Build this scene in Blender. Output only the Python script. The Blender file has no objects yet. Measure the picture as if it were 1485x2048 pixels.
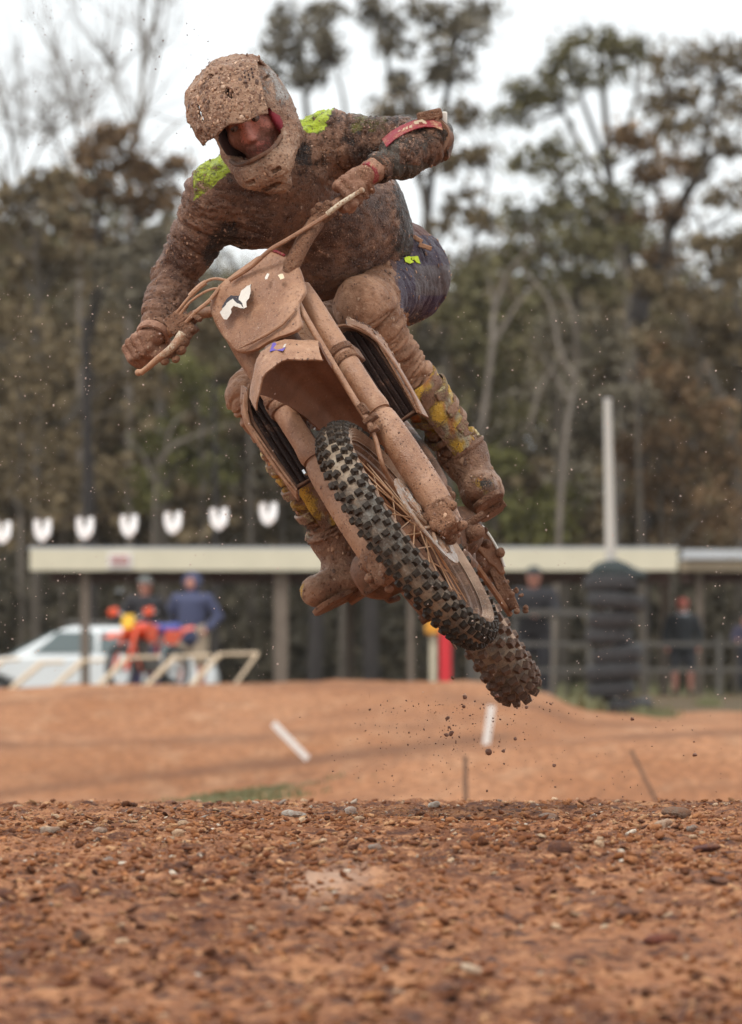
import bpy, math, random
import numpy as np
from mathutils import Vector, Matrix, Euler

random.seed(7)
rng = np.random.default_rng(7)
scene = bpy.context.scene
col = scene.collection

# ------------------------------------------------------------------ camera
D0 = 15.0                                   # metres from the lens to the front axle of the bike
FP = 12000.0                                # focal length in photograph pixels
CAMZ = 1.5
TH = math.atan((1480 - 1024) / FP)          # the lens looks slightly upwards
cam_d = bpy.data.cameras.new('camera')
cam = bpy.data.objects.new('camera', cam_d)
col.objects.link(cam)
cam.location = (0, 0, CAMZ)
cam.rotation_euler = (math.pi / 2 + TH, 0, 0)
cam_d.sensor_fit = 'HORIZONTAL'
cam_d.sensor_width = 14.9
cam_d.lens = 14.9 * FP / 1485.0
cam_d.clip_start = 0.1
cam_d.clip_end = 2000
cam_d.dof.use_dof = True
cam_d.dof.focus_distance = 15.35
cam_d.dof.aperture_fstop = 3.7
cam_d.dof.aperture_blades = 7
scene.camera = cam

# ------------------------------------------------------------------ sky and sun (overcast)
SUN_EL, SUN_AZ = math.radians(55), math.radians(-150)
world = bpy.data.worlds.new('World')
scene.world = world
world.use_nodes = True
wn, wl = world.node_tree.nodes, world.node_tree.links
wn.clear()
w_out = wn.new('ShaderNodeOutputWorld')
w_bg = wn.new('ShaderNodeBackground')
w_bg.inputs['Strength'].default_value = 0.1
w_sky = wn.new('ShaderNodeTexSky')
w_sky.sky_type = 'NISHITA'
w_sky.sun_disc = False
w_sky.sun_elevation = SUN_EL
w_sky.sun_rotation = SUN_AZ
w_tc = wn.new('ShaderNodeTexCoord')
w_sep = wn.new('ShaderNodeSeparateXYZ')
w_ramp = wn.new('ShaderNodeMapRange')       # overcast sky: brighter towards the zenith
w_ramp.inputs['From Min'].default_value = 0.0
w_ramp.inputs['From Max'].default_value = 1.0
w_ramp.inputs['To Min'].default_value = 9.9
w_ramp.inputs['To Max'].default_value = 17.5
w_noise = wn.new('ShaderNodeTexNoise')
w_noise.inputs['Scale'].default_value = 2.2
w_noise.inputs['Detail'].default_value = 5
w_nr = wn.new('ShaderNodeMapRange')
w_nr.inputs['To Min'].default_value = 0.9
w_nr.inputs['To Max'].default_value = 1.1
w_mul = wn.new('ShaderNodeMath'); w_mul.operation = 'MULTIPLY'
w_col = wn.new('ShaderNodeMix'); w_col.data_type = 'RGBA'; w_col.blend_type = 'MULTIPLY'
w_col.inputs['Factor'].default_value = 1.0
w_col.inputs[6].default_value = (0.965, 1.0, 1.01, 1)
w_mix = wn.new('ShaderNodeMix'); w_mix.data_type = 'RGBA'
w_mix.inputs['Factor'].default_value = 0.93
wl.new(w_tc.outputs['Generated'], w_sep.inputs[0])
wl.new(w_sep.outputs['Z'], w_ramp.inputs['Value'])
wl.new(w_tc.outputs['Generated'], w_noise.inputs['Vector'])
wl.new(w_noise.outputs['Fac'], w_nr.inputs['Value'])
wl.new(w_ramp.outputs[0], w_mul.inputs[0])
wl.new(w_nr.outputs[0], w_mul.inputs[1])
wl.new(w_mul.outputs[0], w_col.inputs[7])
wl.new(w_sky.outputs[0], w_mix.inputs[6])
wl.new(w_col.outputs[2], w_mix.inputs[7])
wl.new(w_mix.outputs[2], w_bg.inputs['Color'])
wl.new(w_bg.outputs[0], w_out.inputs['Surface'])

sun_d = bpy.data.lights.new('sun', 'SUN')
sun_d.energy = 1.5
sun_d.angle = math.radians(14)
sun_d.color = (1.0, 0.96, 0.9)
sun = bpy.data.objects.new('sun', sun_d)
col.objects.link(sun)
# the veiled sun stands high, behind the camera and to the left
_dir = Vector((-math.cos(SUN_EL) * 0.55, -math.cos(SUN_EL) * 0.83, math.sin(SUN_EL)))
sun.rotation_euler = _dir.to_track_quat('Z', 'Y').to_euler()
w_sky.sun_rotation = math.atan2(_dir.x, _dir.y)

scene.view_settings.view_transform = 'Standard'
scene.view_settings.look = 'None'
scene.view_settings.exposure = 0.12
scene.view_settings.gamma = 1.0
scene.view_settings.use_curve_mapping = False
scene.render.engine = 'CYCLES'
scene.cycles.max_bounces = 5
scene.cycles.transparent_max_bounces = 4

# ------------------------------------------------------------------ geometry helpers
_r = np.array([1.0, 0, 0]); _u = np.array([0, -math.sin(TH), math.cos(TH)]); _f = np.array([0, math.cos(TH), math.sin(TH)])

def to_world(p):
    """lens axes (x right, y up, w towards the viewer from the 15 m plane) to world axes"""
    p = np.atleast_2d(np.asarray(p, float))
    return np.array([0, 0, CAMZ]) + p[:, :1] * _r + p[:, 1:2] * _u + (D0 - p[:, 2:3]) * _f

def Q(px, py, w=0.0):
    d = D0 - w
    return np.array([(px - 742.5) / FP * d, (1024 - py) / FP * d, w])

def B(px, py, Y):
    """a point at ground distance Y seen at that pixel, in world axes"""
    d = Y / (math.cos(TH) - (1024 - py) / FP * math.sin(TH))
    return (to_world(Q(px, py, D0 - d))[0])

def nrm(v):
    v = np.asarray(v, float)
    return v / np.linalg.norm(v)

_RN = np.random.default_rng(3).random((64, 64, 64)).astype(np.float32)
def vnoise(p, scale=1.0, seed=0):
    """smooth value noise, -1..1"""
    q = np.asarray(p, float) * scale + seed * 17.31 + 1000.0
    i = np.floor(q).astype(int); f = q - i; f = f * f * (3 - 2 * f)
    i0 = i & 63; i1 = (i + 1) & 63
    r = 0
    for dx in (0, 1):
        for dy in (0, 1):
            for dz in (0, 1):
                w = (f[:, 0] if dx else 1 - f[:, 0]) * (f[:, 1] if dy else 1 - f[:, 1]) * (f[:, 2] if dz else 1 - f[:, 2])
                r = r + w * _RN[(i1 if dx else i0)[:, 0], (i1 if dy else i0)[:, 1], (i1 if dz else i0)[:, 2]]
    return r * 2 - 1

def fbm(p, scale=1.0, seed=0, octs=4, gain=0.5):
    r = 0; a = 1.0; t = 0
    for k in range(octs):
        r = r + a * vnoise(p, scale * 2 ** k, seed + k); t += a; a *= gain
    return r / t

class MB:
    """collects shapes of one part; frame = (origin, ax, ay, az) in lens axes, None = world/plain axes"""
    def __init__(self, frame=None):
        self.v = []; self.f = []; self.n = 0; self.frame = frame; self.c = []
    def add(self, v, f, c=None):
        v = np.asarray(v, float)
        self.v.append(v)
        for q in f: self.f.append(tuple(int(i) + self.n for i in q))
        if c is not None:
            c = np.asarray(c, float)
            if c.ndim == 1: c = np.tile(c, (len(v), 1))
            self.c.append(c)
        self.n += len(v)
        return self
    def box(self, c, h, ax=None, taper=1.0, c3=None):
        c = np.asarray(c, float)
        A = np.eye(3) if ax is None else np.array([nrm(a) for a in ax])
        s = []
        for z in (-1, 1):
            t = taper if z > 0 else 1.0
            for x, y in ((-1, -1), (1, -1), (1, 1), (-1, 1)):
                s.append(c + x * t * h[0] * A[0] + y * t * h[1] * A[1] + z * h[2] * A[2])
        return self.add(s, [(0, 3, 2, 1), (4, 5, 6, 7), (0, 1, 5, 4), (1, 2, 6, 5), (2, 3, 7, 6), (3, 0, 4, 7)], c3)
    def tube(self, pts, r, n=10, cap=True, flat=None, up=None, c3=None):
        pts = np.asarray(pts, float)
        m = len(pts)
        r = np.full(m, r) if np.isscalar(r) else np.asarray(r, float)
        T = np.zeros_like(pts)
        T[1:-1] = pts[2:] - pts[:-2]; T[0] = pts[1] - pts[0]; T[-1] = pts[-1] - pts[-2]
        T /= np.linalg.norm(T, axis=1)[:, None] + 1e-12
        if up is None: up = np.array([0, 0, 1.0]) if abs(T[0][2]) < 0.9 else np.array([1.0, 0, 0])
        up = np.asarray(up, float)
        V = []
        for i in range(m):
            x = np.cross(T[i], up); x /= np.linalg.norm(x) + 1e-12
            y = np.cross(x, T[i]); up = y
            for k in range(n):
                a = 2 * math.pi * k / n
                V.append(pts[i] + r[i] * (math.cos(a) * x * (flat if flat else 1) + math.sin(a) * y))
        F = []
        for i in range(m - 1):
            for k in range(n):
                k2 = (k + 1) % n
                F.append((i * n + k, i * n + k2, (i + 1) * n + k2, (i + 1) * n + k))
        if cap:
            F.append(tuple(range(n))[::-1]); F.append(tuple(range((m - 1) * n, m * n)))
        return self.add(V, F, c3)
    def rings(self, R, closed_u=True, cap=True):
        m, n = len(R), len(R[0])
        F = []
        for i in range(m - 1):
            for k in range(n if closed_u else n - 1):
                k2 = (k + 1) % n
                F.append((i * n + k, i * n + k2, (i + 1) * n + k2, (i + 1) * n + k))
        if cap and closed_u:
            F.append(tuple(range(n))[::-1]); F.append(tuple(range((m - 1) * n, m * n)))
        return self.add(np.array(R).reshape(-1, 3), F)
    def revolve(self, prof, axis_o, ax, ex, n=48, closed=False, a0=0, a1=2 * math.pi):
        """prof: (offset along ax, radius) list"""
        ax = nrm(ax); ex = nrm(ex); ey = np.cross(ax, ex)
        full = abs(a1 - a0 - 2 * math.pi) < 1e-6
        m = n if full else n + 1
        V = []
        for k in range(m):
            a = a0 + (a1 - a0) * k / n
            d = math.cos(a) * ex + math.sin(a) * ey
            for (o, r) in prof: V.append(np.asarray(axis_o) + o * ax + r * d)
        p = len(prof); F = []
        for k in range(n):
            k2 = (k + 1) % m
            for j in range(p if closed else p - 1):
                j2 = (j + 1) % p
                F.append((k * p + j, k2 * p + j, k2 * p + j2, k * p + j2))
        return self.add(V, F)
    def plate(self, poly, nv, t):
        """closed outline of 3-D points thickened along nv"""
        poly = np.asarray(poly, float); nv = nrm(nv); n = len(poly)
        V = np.vstack([poly - nv * t / 2, poly + nv * t / 2])
        F = [tuple(range(n))[::-1], tuple(range(n, 2 * n))] + [(i, (i + 1) % n, n + (i + 1) % n, n + i) for i in range(n)]
        return self.add(V, F)
    def sheet(self, G, t):
        """grid of points thickened both ways"""
        G = np.asarray(G, float); m, n = G.shape[:2]
        du = np.gradient(G, axis=0); dv = np.gradient(G, axis=1)
        N = np.cross(du, dv); N /= np.linalg.norm(N, axis=2)[:, :, None] + 1e-12
        V = np.vstack([(G + N * t / 2).reshape(-1, 3), (G - N * t / 2).reshape(-1, 3)])
        o = m * n; F = []
        for i in range(m - 1):
            for k in range(n - 1):
                a, b, c, d = i * n + k, i * n + k + 1, (i + 1) * n + k + 1, (i + 1) * n + k
                F.append((a, d, c, b)); F.append((o + a, o + b, o + c, o + d))
        for i in range(m - 1):
            F.append((i * n, o + i * n, o + (i + 1) * n, (i + 1) * n))
            F.append((i * n + n - 1, (i + 1) * n + n - 1, o + (i + 1) * n + n - 1, o + i * n + n - 1))
        for k in range(n - 1):
            F.append((k, k + 1, o + k + 1, o + k)); b = (m - 1) * n
            F.append((b + k, o + b + k, o + b + k + 1, b + k + 1))
        return self.add(V, F)
    def ball(self, c, r, n=10, m=7):
        c = np.asarray(c, float); r = np.ones(3) * r
        V = [c + r * np.array([0, 0, 1])]
        for i in range(1, m):
            t = math.pi * i / m
            for k in range(n):
                a = 2 * math.pi * k / n
                V.append(c + r * np.array([math.sin(t) * math.cos(a), math.sin(t) * math.sin(a), math.cos(t)]))
        V.append(c - r * np.array([0, 0, 1]))
        F = [(0, 1 + k, 1 + (k + 1) % n) for k in range(n)]
        for i in range(m - 2):
            for k in range(n):
                a = 1 + i * n; F.append((a + k, a + n + k, a + n + (k + 1) % n, a + (k + 1) % n))
        e = len(V) - 1; a = 1 + (m - 2) * n
        F += [(e, a + (k + 1) % n, a + k) for k in range(n)]
        return self.add(V, F)
    def verts(self):
        v = np.vstack(self.v)
        if self.frame is not None:
            o, x, y, z = [np.asarray(q, float) for q in self.frame]
            v = o + v[:, :1] * x + v[:, 1:2] * y + v[:, 2:3] * z
        return v
    def build(self, name, mat, parent=None, smooth=True, bevel=0.0, space='lens', angle=40, cols=None, loc=None):
        v = self.verts()
        if space == 'lens': v = to_world(v)
        base = np.zeros(3)
        if parent is not None and space in ('lens', 'world'):
            p = parent
            while p is not None:
                base = base + np.array(p.location); p = p.parent
        elif parent is None and space in ('lens', 'world'):
            base = np.array([(v[:, 0].min() + v[:, 0].max()) / 2, (v[:, 1].min() + v[:, 1].max()) / 2, v[:, 2].min()])
        o = mesh_obj(name, v - base, self.f, mat, parent, smooth, angle)
        if parent is None and space in ('lens', 'world'): o.location = base
        if loc is not None: o.location = loc
        cc = cols if cols is not None else (np.vstack(self.c) if self.c else None)
        if cc is not None: set_col(o.data, cc)
        if bevel:
            m = o.modifiers.new('bevel', 'BEVEL'); m.width = bevel; m.segments = 2; m.limit_method = 'ANGLE'; m.angle_limit = math.radians(35)
        return o

def set_col(me, cc, name='Col'):
    cc = np.asarray(cc, float)
    if cc.ndim == 1: cc = np.tile(cc, (len(me.vertices), 1))
    if cc.shape[1] == 3: cc = np.hstack([cc, np.ones((len(cc), 1))])
    at = me.color_attributes.new(name, 'FLOAT_COLOR', 'POINT')
    at.data.foreach_set('color', cc.astype(np.float32).ravel())

def set_val(me, vals, name):
    at = me.attributes.new(name, 'FLOAT', 'POINT')
    at.data.foreach_set('value', np.asarray(vals, np.float32))

def mesh_obj(name, v, f, mat=None, parent=None, smooth=True, angle=40):
    me = bpy.data.meshes.new(name)
    v = np.asarray(v, np.float32)
    if isinstance(f, np.ndarray):
        me.vertices.add(len(v)); me.vertices.foreach_set('co', v.ravel())
        k = f.shape[1]
        me.loops.add(f.size); me.loops.foreach_set('vertex_index', f.astype(np.int32).ravel())
        me.polygons.add(len(f)); me.polygons.foreach_set('loop_start', (np.arange(len(f)) * k).astype(np.int32))
        me.update(calc_edges=True); me.validate()
    else:
        me.from_pydata(v.tolist(), [], f)
        me.update()
    if smooth:
        me.polygons.foreach_set('use_smooth', np.ones(len(me.polygons), bool))
        if angle < 180 and hasattr(me, 'set_sharp_from_angle'): me.set_sharp_from_angle(angle=math.radians(angle))
    if mat: me.materials.append(mat)
    o = bpy.data.objects.new(name, me)
    col.objects.link(o)
    if parent is not None: o.parent = parent
    return o

def tag(o, label=None, cat=None, group=None, kind=None):
    if label: o['label'] = label
    if cat: o['category'] = cat
    if group: o['group'] = group
    if kind: o['kind'] = kind
    return o

def thing(name, label, cat, loc, group=None):
    o = bpy.data.objects.new(name, None)
    o.empty_display_size = 0.2
    col.objects.link(o); o.location = tuple(float(q) for q in loc)
    return tag(o, label, cat, group)

def copy_tree(o, parent=None):
    c = o.copy(); col.objects.link(c)
    if parent is not None: c.parent = parent
    for ch in [x for x in bpy.data.objects if x.parent == o]: copy_tree(ch, c)
    return c

# ------------------------------------------------------------------ signed distance shapes and surface nets
def smin(a, b, k):
    if k <= 0: return np.minimum(a, b)
    h = np.clip(0.5 + 0.5 * (b - a) / k, 0, 1)
    return b + (a - b) * h - k * h * (1 - h)

def s_cone(P, a, b, ra, rb):
    a = np.asarray(a, float); b = np.asarray(b, float)
    ba = b - a; t = np.clip(((P - a) @ ba) / (ba @ ba), 0, 1)
    return np.linalg.norm(P - a - t[:, None] * ba, axis=1) - (ra + (rb - ra) * t)

def s_ell(P, c, r, ax=None):
    q = P - np.asarray(c, float)
    if ax is not None: q = q @ np.array(ax, float).T
    r = np.asarray(r, float)
    k0 = np.linalg.norm(q / r, axis=1); k1 = np.linalg.norm(q / (r * r), axis=1) + 1e-9
    return k0 * (k0 - 1) / k1

def s_box(P, c, h, rad=0.0, ax=None):
    q = P - np.asarray(c, float)
    if ax is not None: q = q @ np.array(ax, float).T
    q = np.abs(q) - (np.asarray(h, float) - rad)
    return np.linalg.norm(np.maximum(q, 0), axis=1) + np.minimum(q.max(axis=1), 0) - rad

def surface(fn, lo, hi, h):
    lo = np.asarray(lo, float); hi = np.asarray(hi, float)
    n = np.ceil((hi - lo) / h).astype(int) + 1
    xs = [lo[i] + h * np.arange(n[i]) for i in range(3)]
    K = 5
    nc = (n + K - 1) // K
    V = np.empty(nc * K, np.float32)
    cx = [lo[i] + h * (K * np.arange(nc[i]) + (K - 1) / 2) for i in range(3)]
    CP = np.stack(np.meshgrid(*cx, indexing='ij'), -1).reshape(-1, 3)
    cv = np.concatenate([fn(CP[i:i + 200000]) for i in range(0, len(CP), 200000)])
    V[:] = np.repeat(np.repeat(np.repeat(cv.reshape(nc), K, 0), K, 1), K, 2)
    near = np.argwhere((np.abs(cv) < h * K * 1.25 + 0.004).reshape(nc))
    off = np.stack(np.meshgrid(np.arange(K), np.arange(K), np.arange(K), indexing='ij'), -1).reshape(-1, 3)
    for i in range(0, len(near), 2500):
        J = (near[i:i + 2500, None, :] * K + off[None]).reshape(-1, 3)
        V[J[:, 0], J[:, 1], J[:, 2]] = fn(lo + h * J)
    V = V[:n[0], :n[1], :n[2]].copy()
    V[0] = V[-1] = 1e-3 + np.abs(V[0]); V[:, 0] = np.abs(V[:, 0]) + 1e-3; V[:, -1] = np.abs(V[:, -1]) + 1e-3
    V[:, :, 0] = np.abs(V[:, :, 0]) + 1e-3; V[:, :, -1] = np.abs(V[:, :, -1]) + 1e-3; V[-1] = np.abs(V[-1]) + 1e-3
    S = V < 0
    C = [S[a:n[0] - 1 + a, b:n[1] - 1 + b, c:n[2] - 1 + c] for a in (0, 1) for b in (0, 1) for c in (0, 1)]
    cnt = sum(c.astype(np.int8) for c in C)
    act = (cnt > 0) & (cnt < 8)
    I = np.argwhere(act)
    idx = -np.ones(act.shape, np.int64); idx[act] = np.arange(len(I))
    corners = np.array([(a, b, c) for a in (0, 1) for b in (0, 1) for c in (0, 1)])
    val = np.stack([V[I[:, 0] + a, I[:, 1] + b, I[:, 2] + c] for a, b, c in corners], 1)
    acc = np.zeros((len(I), 3)); num = np.zeros(len(I))
    for i in range(8):
        for j in range(i + 1, 8):
            if np.abs(corners[i] - corners[j]).sum() != 1: continue
            a, b = val[:, i], val[:, j]; m = (a < 0) != (b < 0)
            t = np.where(m, a / np.where(a == b, 1, a - b), 0)
            acc += np.where(m[:, None], corners[i] + t[:, None] * (corners[j] - corners[i]), 0); num += m
    verts = lo + h * (I + acc / num[:, None])
    quads = []
    for ax in range(3):
        s0 = [slice(None)] * 3; s1 = [slice(None)] * 3
        s0[ax] = slice(0, n[ax] - 1); s1[ax] = slice(1, n[ax])
        A, Bv = S[tuple(s0)], S[tuple(s1)]
        E = np.argwhere(A != Bv)
        o1, o2 = [(1, 2), (2, 0), (0, 1)][ax]
        ok = (E[:, o1] > 0) & (E[:, o2] > 0) & (E[:, o1] < n[o1] - 1) & (E[:, o2] < n[o2] - 1)
        E = E[ok]
        def at(d1, d2):
            q = E.copy(); q[:, o1] -= d1; q[:, o2] -= d2
            return idx[q[:, 0], q[:, 1], q[:, 2]]
        q = np.stack([at(1, 1), at(0, 1), at(0, 0), at(1, 0)], 1)
        fl = ~A[E[:, 0], E[:, 1], E[:, 2]]
        q[fl] = q[fl][:, ::-1]
        quads.append(q)
    F = np.vstack(quads)
    F = F[(F >= 0).all(1)]
    return verts, F

def vnormals(v, f):
    N = np.zeros_like(v)
    fn = np.cross(v[f[:, 2]] - v[f[:, 0]], v[f[:, 3]] - v[f[:, 1]])
    for k in range(4): np.add.at(N, f[:, k], fn)
    return N / (np.linalg.norm(N, axis=1)[:, None] + 1e-12)

def place(name, v, f, mat, parent, smooth=True, angle=180):
    """mesh from lens axes under a parent that has only a location"""
    w = to_world(v)
    base = np.zeros(3); p = parent
    while p is not None: base = base + np.array(p.location); p = p.parent
    return mesh_obj(name, w - base, f, mat, parent, smooth, angle)

def spline(pts, m=6):
    p = np.asarray(pts, float); P = np.vstack([2 * p[0] - p[1], p, 2 * p[-1] - p[-2]]); out = []
    for i in range(1, len(P) - 2):
        for t in np.linspace(0, 1, m, endpoint=False):
            a, b, c, d = P[i - 1], P[i], P[i + 1], P[i + 2]
            out.append(0.5 * ((2 * b) + (-a + c) * t + (2 * a - 5 * b + 4 * c - d) * t * t + (-a + 3 * b - 3 * c + d) * t ** 3))
    out.append(P[-2]); return np.array(out)
# ------------------------------------------------------------------ materials
def new_mat(name):
    m = bpy.data.materials.new(name); m.use_nodes = True
    nt = m.node_tree; b = nt.nodes['Principled BSDF']
    return m, nt.nodes, nt.links, b

def N_(n, t, **kw):
    x = n.new('ShaderNode' + t)
    for k, v in kw.items():
        if k in x.inputs: x.inputs[k].default_value = v
        else: setattr(x, k, v)
    return x

def noise(n, l, scale, detail=4, rough=0.55, coord='Object', dist=0.0):
    tc = n.get('tc') or n.new('ShaderNodeTexCoord'); tc.name = 'tc'
    x = n.new('ShaderNodeTexNoise')
    x.inputs['Scale'].default_value = scale; x.inputs['Detail'].default_value = detail
    x.inputs['Roughness'].default_value = rough; x.inputs['Distortion'].default_value = dist
    l.new(tc.outputs[coord], x.inputs['Vector'])
    return x.outputs['Fac']

def ramp(n, l, src, a, b, lo=0.0, hi=1.0):
    x = n.new('ShaderNodeMapRange'); x.interpolation_type = 'SMOOTHSTEP'
    x.inputs['From Min'].default_value = a; x.inputs['From Max'].default_value = b
    x.inputs['To Min'].default_value = lo; x.inputs['To Max'].default_value = hi
    l.new(src, x.inputs['Value']); return x.outputs[0]

def math_(n, l, op, a, b):
    x = n.new('ShaderNodeMath'); x.operation = op
    for i, q in enumerate((a, b)):
        if isinstance(q, (int, float)): x.inputs[i].default_value = q
        else: l.new(q, x.inputs[i])
    return x.outputs[0]

def mixc(n, l, fac, a, b, mode='MIX'):
    x = n.new('ShaderNodeMix'); x.data_type = 'RGBA'; x.blend_type = mode
    if isinstance(fac, (int, float)): x.inputs[0].default_value = fac
    else: l.new(fac, x.inputs[0])
    for i, q in ((6, a), (7, b)):
        if isinstance(q, tuple): x.inputs[i].default_value = (*q[:3], 1)
        else: l.new(q, x.inputs[i])
    return x.outputs[2]

def attr(n, name, out='Color'):
    x = n.new('ShaderNodeAttribute'); x.attribute_name = name
    return x.outputs[out]

def bump(n, l, b, h, strength=0.5, dist=0.01):
    x = n.new('ShaderNodeBump'); x.inputs['Strength'].default_value = strength; x.inputs['Distance'].default_value = dist
    l.new(h, x.inputs['Height']); l.new(x.outputs[0], b.inputs['Normal'])

def plain(name, c, rough=0.6, metal=0.0, var=0.12, scale=8.0, bmp=0.0, spec=0.5):
    m, n, l, b = new_mat(name)
    f = noise(n, l, scale, 5)
    d = tuple(x * (1 - var * 1.6) for x in c); u = tuple(min(1, x * (1 + var * 1.6)) for x in c)
    l.new(mixc(n, l, f, d, u), b.inputs['Base Color'])
    b.inputs['Roughness'].default_value = rough; b.inputs['Metallic'].default_value = metal
    b.inputs['Specular IOR Level'].default_value = spec
    if bmp: bump(n, l, b, noise(n, l, scale * 6, 4), bmp, 0.01)
    return m

MUD = (0.40, 0.212, 0.120); MUD_D = (0.26, 0.122, 0.064); MUD_L = (0.50, 0.31, 0.20)
def muddy(name, base=None, amount=0.8, lump=0.5, rough=0.55, fine=1.0, mud=MUD, dark=MUD_D, light=MUD_L, scale=1.0, spec=0.35, dist=0.006, fleck=0.5, wet=0.5):
    """base colour (or the Col attribute) under a coat of dried and wet clay; the mud attribute adds to amount"""
    m, n, l, b = new_mat(name)
    big = noise(n, l, 8 * scale, 6, 0.68)
    mid = noise(n, l, 42 * scale, 6, 0.7)
    fin = noise(n, l, 210 * scale, 4, 0.7)
    def vor(sc, out='Distance'):
        v = n.new('ShaderNodeTexVoronoi'); v.inputs['Scale'].default_value = sc * scale
        l.new(n['tc'].outputs['Object'], v.inputs['Vector']); return v.outputs[out]
    spat = math_(n, l, 'ADD', vor(95), math_(n, l, 'MULTIPLY', mid, 0.55))       # thrown drops
    dark_sp = ramp(n, l, spat, 0.55, 0.45, 0, fleck * 0.85)
    spat2 = math_(n, l, 'ADD', vor(150), math_(n, l, 'MULTIPLY', big, 0.7))
    light_sp = ramp(n, l, spat2, 0.58, 0.48, 0, fleck * 0.8)
    mc = mixc(n, l, ramp(n, l, big, 0.38, 0.62), dark, mud)
    mc = mixc(n, l, ramp(n, l, mid, 0.54, 0.70, 0, 0.55), mc, light)
    mc = mixc(n, l, ramp(n, l, mid, 0.46, 0.34, 0, 0.55), mc, dark)
    mc = mixc(n, l, dark_sp, mc, tuple(x * 0.62 for x in dark))
    mc = mixc(n, l, light_sp, mc, light)
    bc = attr(n, 'Col') if base is None else base
    if isinstance(bc, tuple):
        bc = mixc(n, l, mid, tuple(x * 0.75 for x in bc), tuple(min(1, x * 1.2) for x in bc))
    s = math_(n, l, 'ADD', math_(n, l, 'MULTIPLY', big, 0.45), math_(n, l, 'MULTIPLY', mid, 0.4))
    s = math_(n, l, 'ADD', s, math_(n, l, 'MULTIPLY', fin, 0.25))
    s = math_(n, l, 'ADD', s, math_(n, l, 'MULTIPLY', light_sp, 0.35))
    s = math_(n, l, 'ADD', s, attr(n, 'mud', 'Fac'))
    th = 0.95 - 0.85 * amount
    mask = ramp(n, l, s, th - 0.06, th + 0.06)
    l.new(mixc(n, l, mask, bc, mc), b.inputs['Base Color'])
    wetm = ramp(n, l, noise(n, l, 17 * scale, 4, 0.6), 0.5, 0.66, 0, wet)
    l.new(math_(n, l, 'SUBTRACT', ramp(n, l, mid, 0.35, 0.65, rough - 0.05, rough + 0.2), math_(n, l, 'MULTIPLY', wetm, 0.32)), b.inputs['Roughness'])
    b.inputs['Specular IOR Level'].default_value = spec
    h = math_(n, l, 'ADD', mid, math_(n, l, 'MULTIPLY', fin, 0.40 * fine))
    h = math_(n, l, 'ADD', h, math_(n, l, 'MULTIPLY', mask, 0.35))
    h = math_(n, l, 'SUBTRACT', h, math_(n, l, 'MULTIPLY', dark_sp, 0.5))
    h = math_(n, l, 'ADD', h, math_(n, l, 'MULTIPLY', light_sp, 0.4))
    bump(n, l, b, h, lump, dist)
    return m

M = {}
M['mud_plastic'] = muddy('mud_plastic', (0.30, 0.03, 0.02), 0.93, 0.6, 0.40, fleck=0.5, spec=0.5)
M['mud_tube'] = muddy('mud_tube', (0.2, 0.1, 0.06), 1.0, 0.6, 0.40, fleck=0.5, spec=0.5)
M['mud_thick'] = muddy('mud_thick', (0.12, 0.06, 0.04), 0.95, 1.0, 0.55, dist=0.018, fleck=0.8, mud=(0.36, 0.18, 0.10), dark=(0.19, 0.085, 0.045))
M['mud_dark'] = muddy('mud_dark', (0.03, 0.02, 0.018), 0.62, 0.6, 0.6, mud=(0.22, 0.11, 0.065), dark=(0.10, 0.05, 0.03), light=(0.3, 0.16, 0.1))
M['underside'] = muddy('underside', (0.12, 0.05, 0.03), 0.95, 0.2, 0.55, mud=(0.23, 0.105, 0.06), dark=(0.16, 0.068, 0.038), light=(0.3, 0.15, 0.09), fleck=0.3, spec=0.5)  # wet packed clay, its colour darkened further to deepen the shade under the fender
M['radiator'] = muddy('radiator', (0.035, 0.02, 0.017), 0.36, 0.4, 0.55, mud=(0.16, 0.08, 0.05), dark=(0.07, 0.035, 0.022), light=(0.25, 0.14, 0.09))
M['jersey'] = muddy('jersey', None, 0.525, 0.95, 0.36, mud=(0.225, 0.105, 0.056), dark=(0.085, 0.035, 0.020), light=(0.46, 0.29, 0.20), dist=0.012, fleck=0.85, spec=0.5, wet=0.7)
M['pants'] = muddy('pants', None, 0.45, 0.8, 0.5, mud=(0.40, 0.215, 0.125), dark=(0.24, 0.115, 0.062), dist=0.008, fleck=0.4)
M['boot'] = muddy('boot', None, 0.52, 1.0, 0.42, fleck=0.5, spec=0.5, mud=(0.38, 0.205, 0.12), dark=(0.21, 0.10, 0.055), light=(0.5, 0.33, 0.22), dist=0.012)
M['glove'] = muddy('glove', None, 0.70, 0.8, 0.6, mud=(0.38, 0.2, 0.13), dark=(0.2, 0.095, 0.055), dist=0.008)
M['helmet'] = muddy('helmet', None, 0.60, 1.0, 0.45, mud=(0.42, 0.25, 0.16), dark=(0.25, 0.13, 0.08), light=(0.60, 0.44, 0.33), dist=0.012, fleck=0.9)
M['skin'] = muddy('skin', None, 0.50, 0.7, 0.38, mud=(0.28, 0.13, 0.09), dark=(0.14, 0.05, 0.035), light=(0.4, 0.2, 0.15), dist=0.004)
M['carcass'] = muddy('carcass', (0.24, 0.22, 0.19), 0.52, 0.9, 0.4, mud=(0.30, 0.22, 0.15), dark=(0.10, 0.068, 0.048), light=(0.42, 0.38, 0.32))
M['sidewall'] = muddy('sidewall', (0.16, 0.14, 0.12), 0.6, 0.4, 0.5, mud=(0.40, 0.27, 0.19), dark=(0.22, 0.13, 0.085), light=(0.5, 0.4, 0.32))
M['knob'] = muddy('knob', (0.036, 0.026, 0.019), 0.40, 0.6, 0.5, spec=0.2, fleck=0.3, mud=(0.13, 0.082, 0.054), dark=(0.07, 0.045, 0.032), light=(0.25, 0.2, 0.15))
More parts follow.
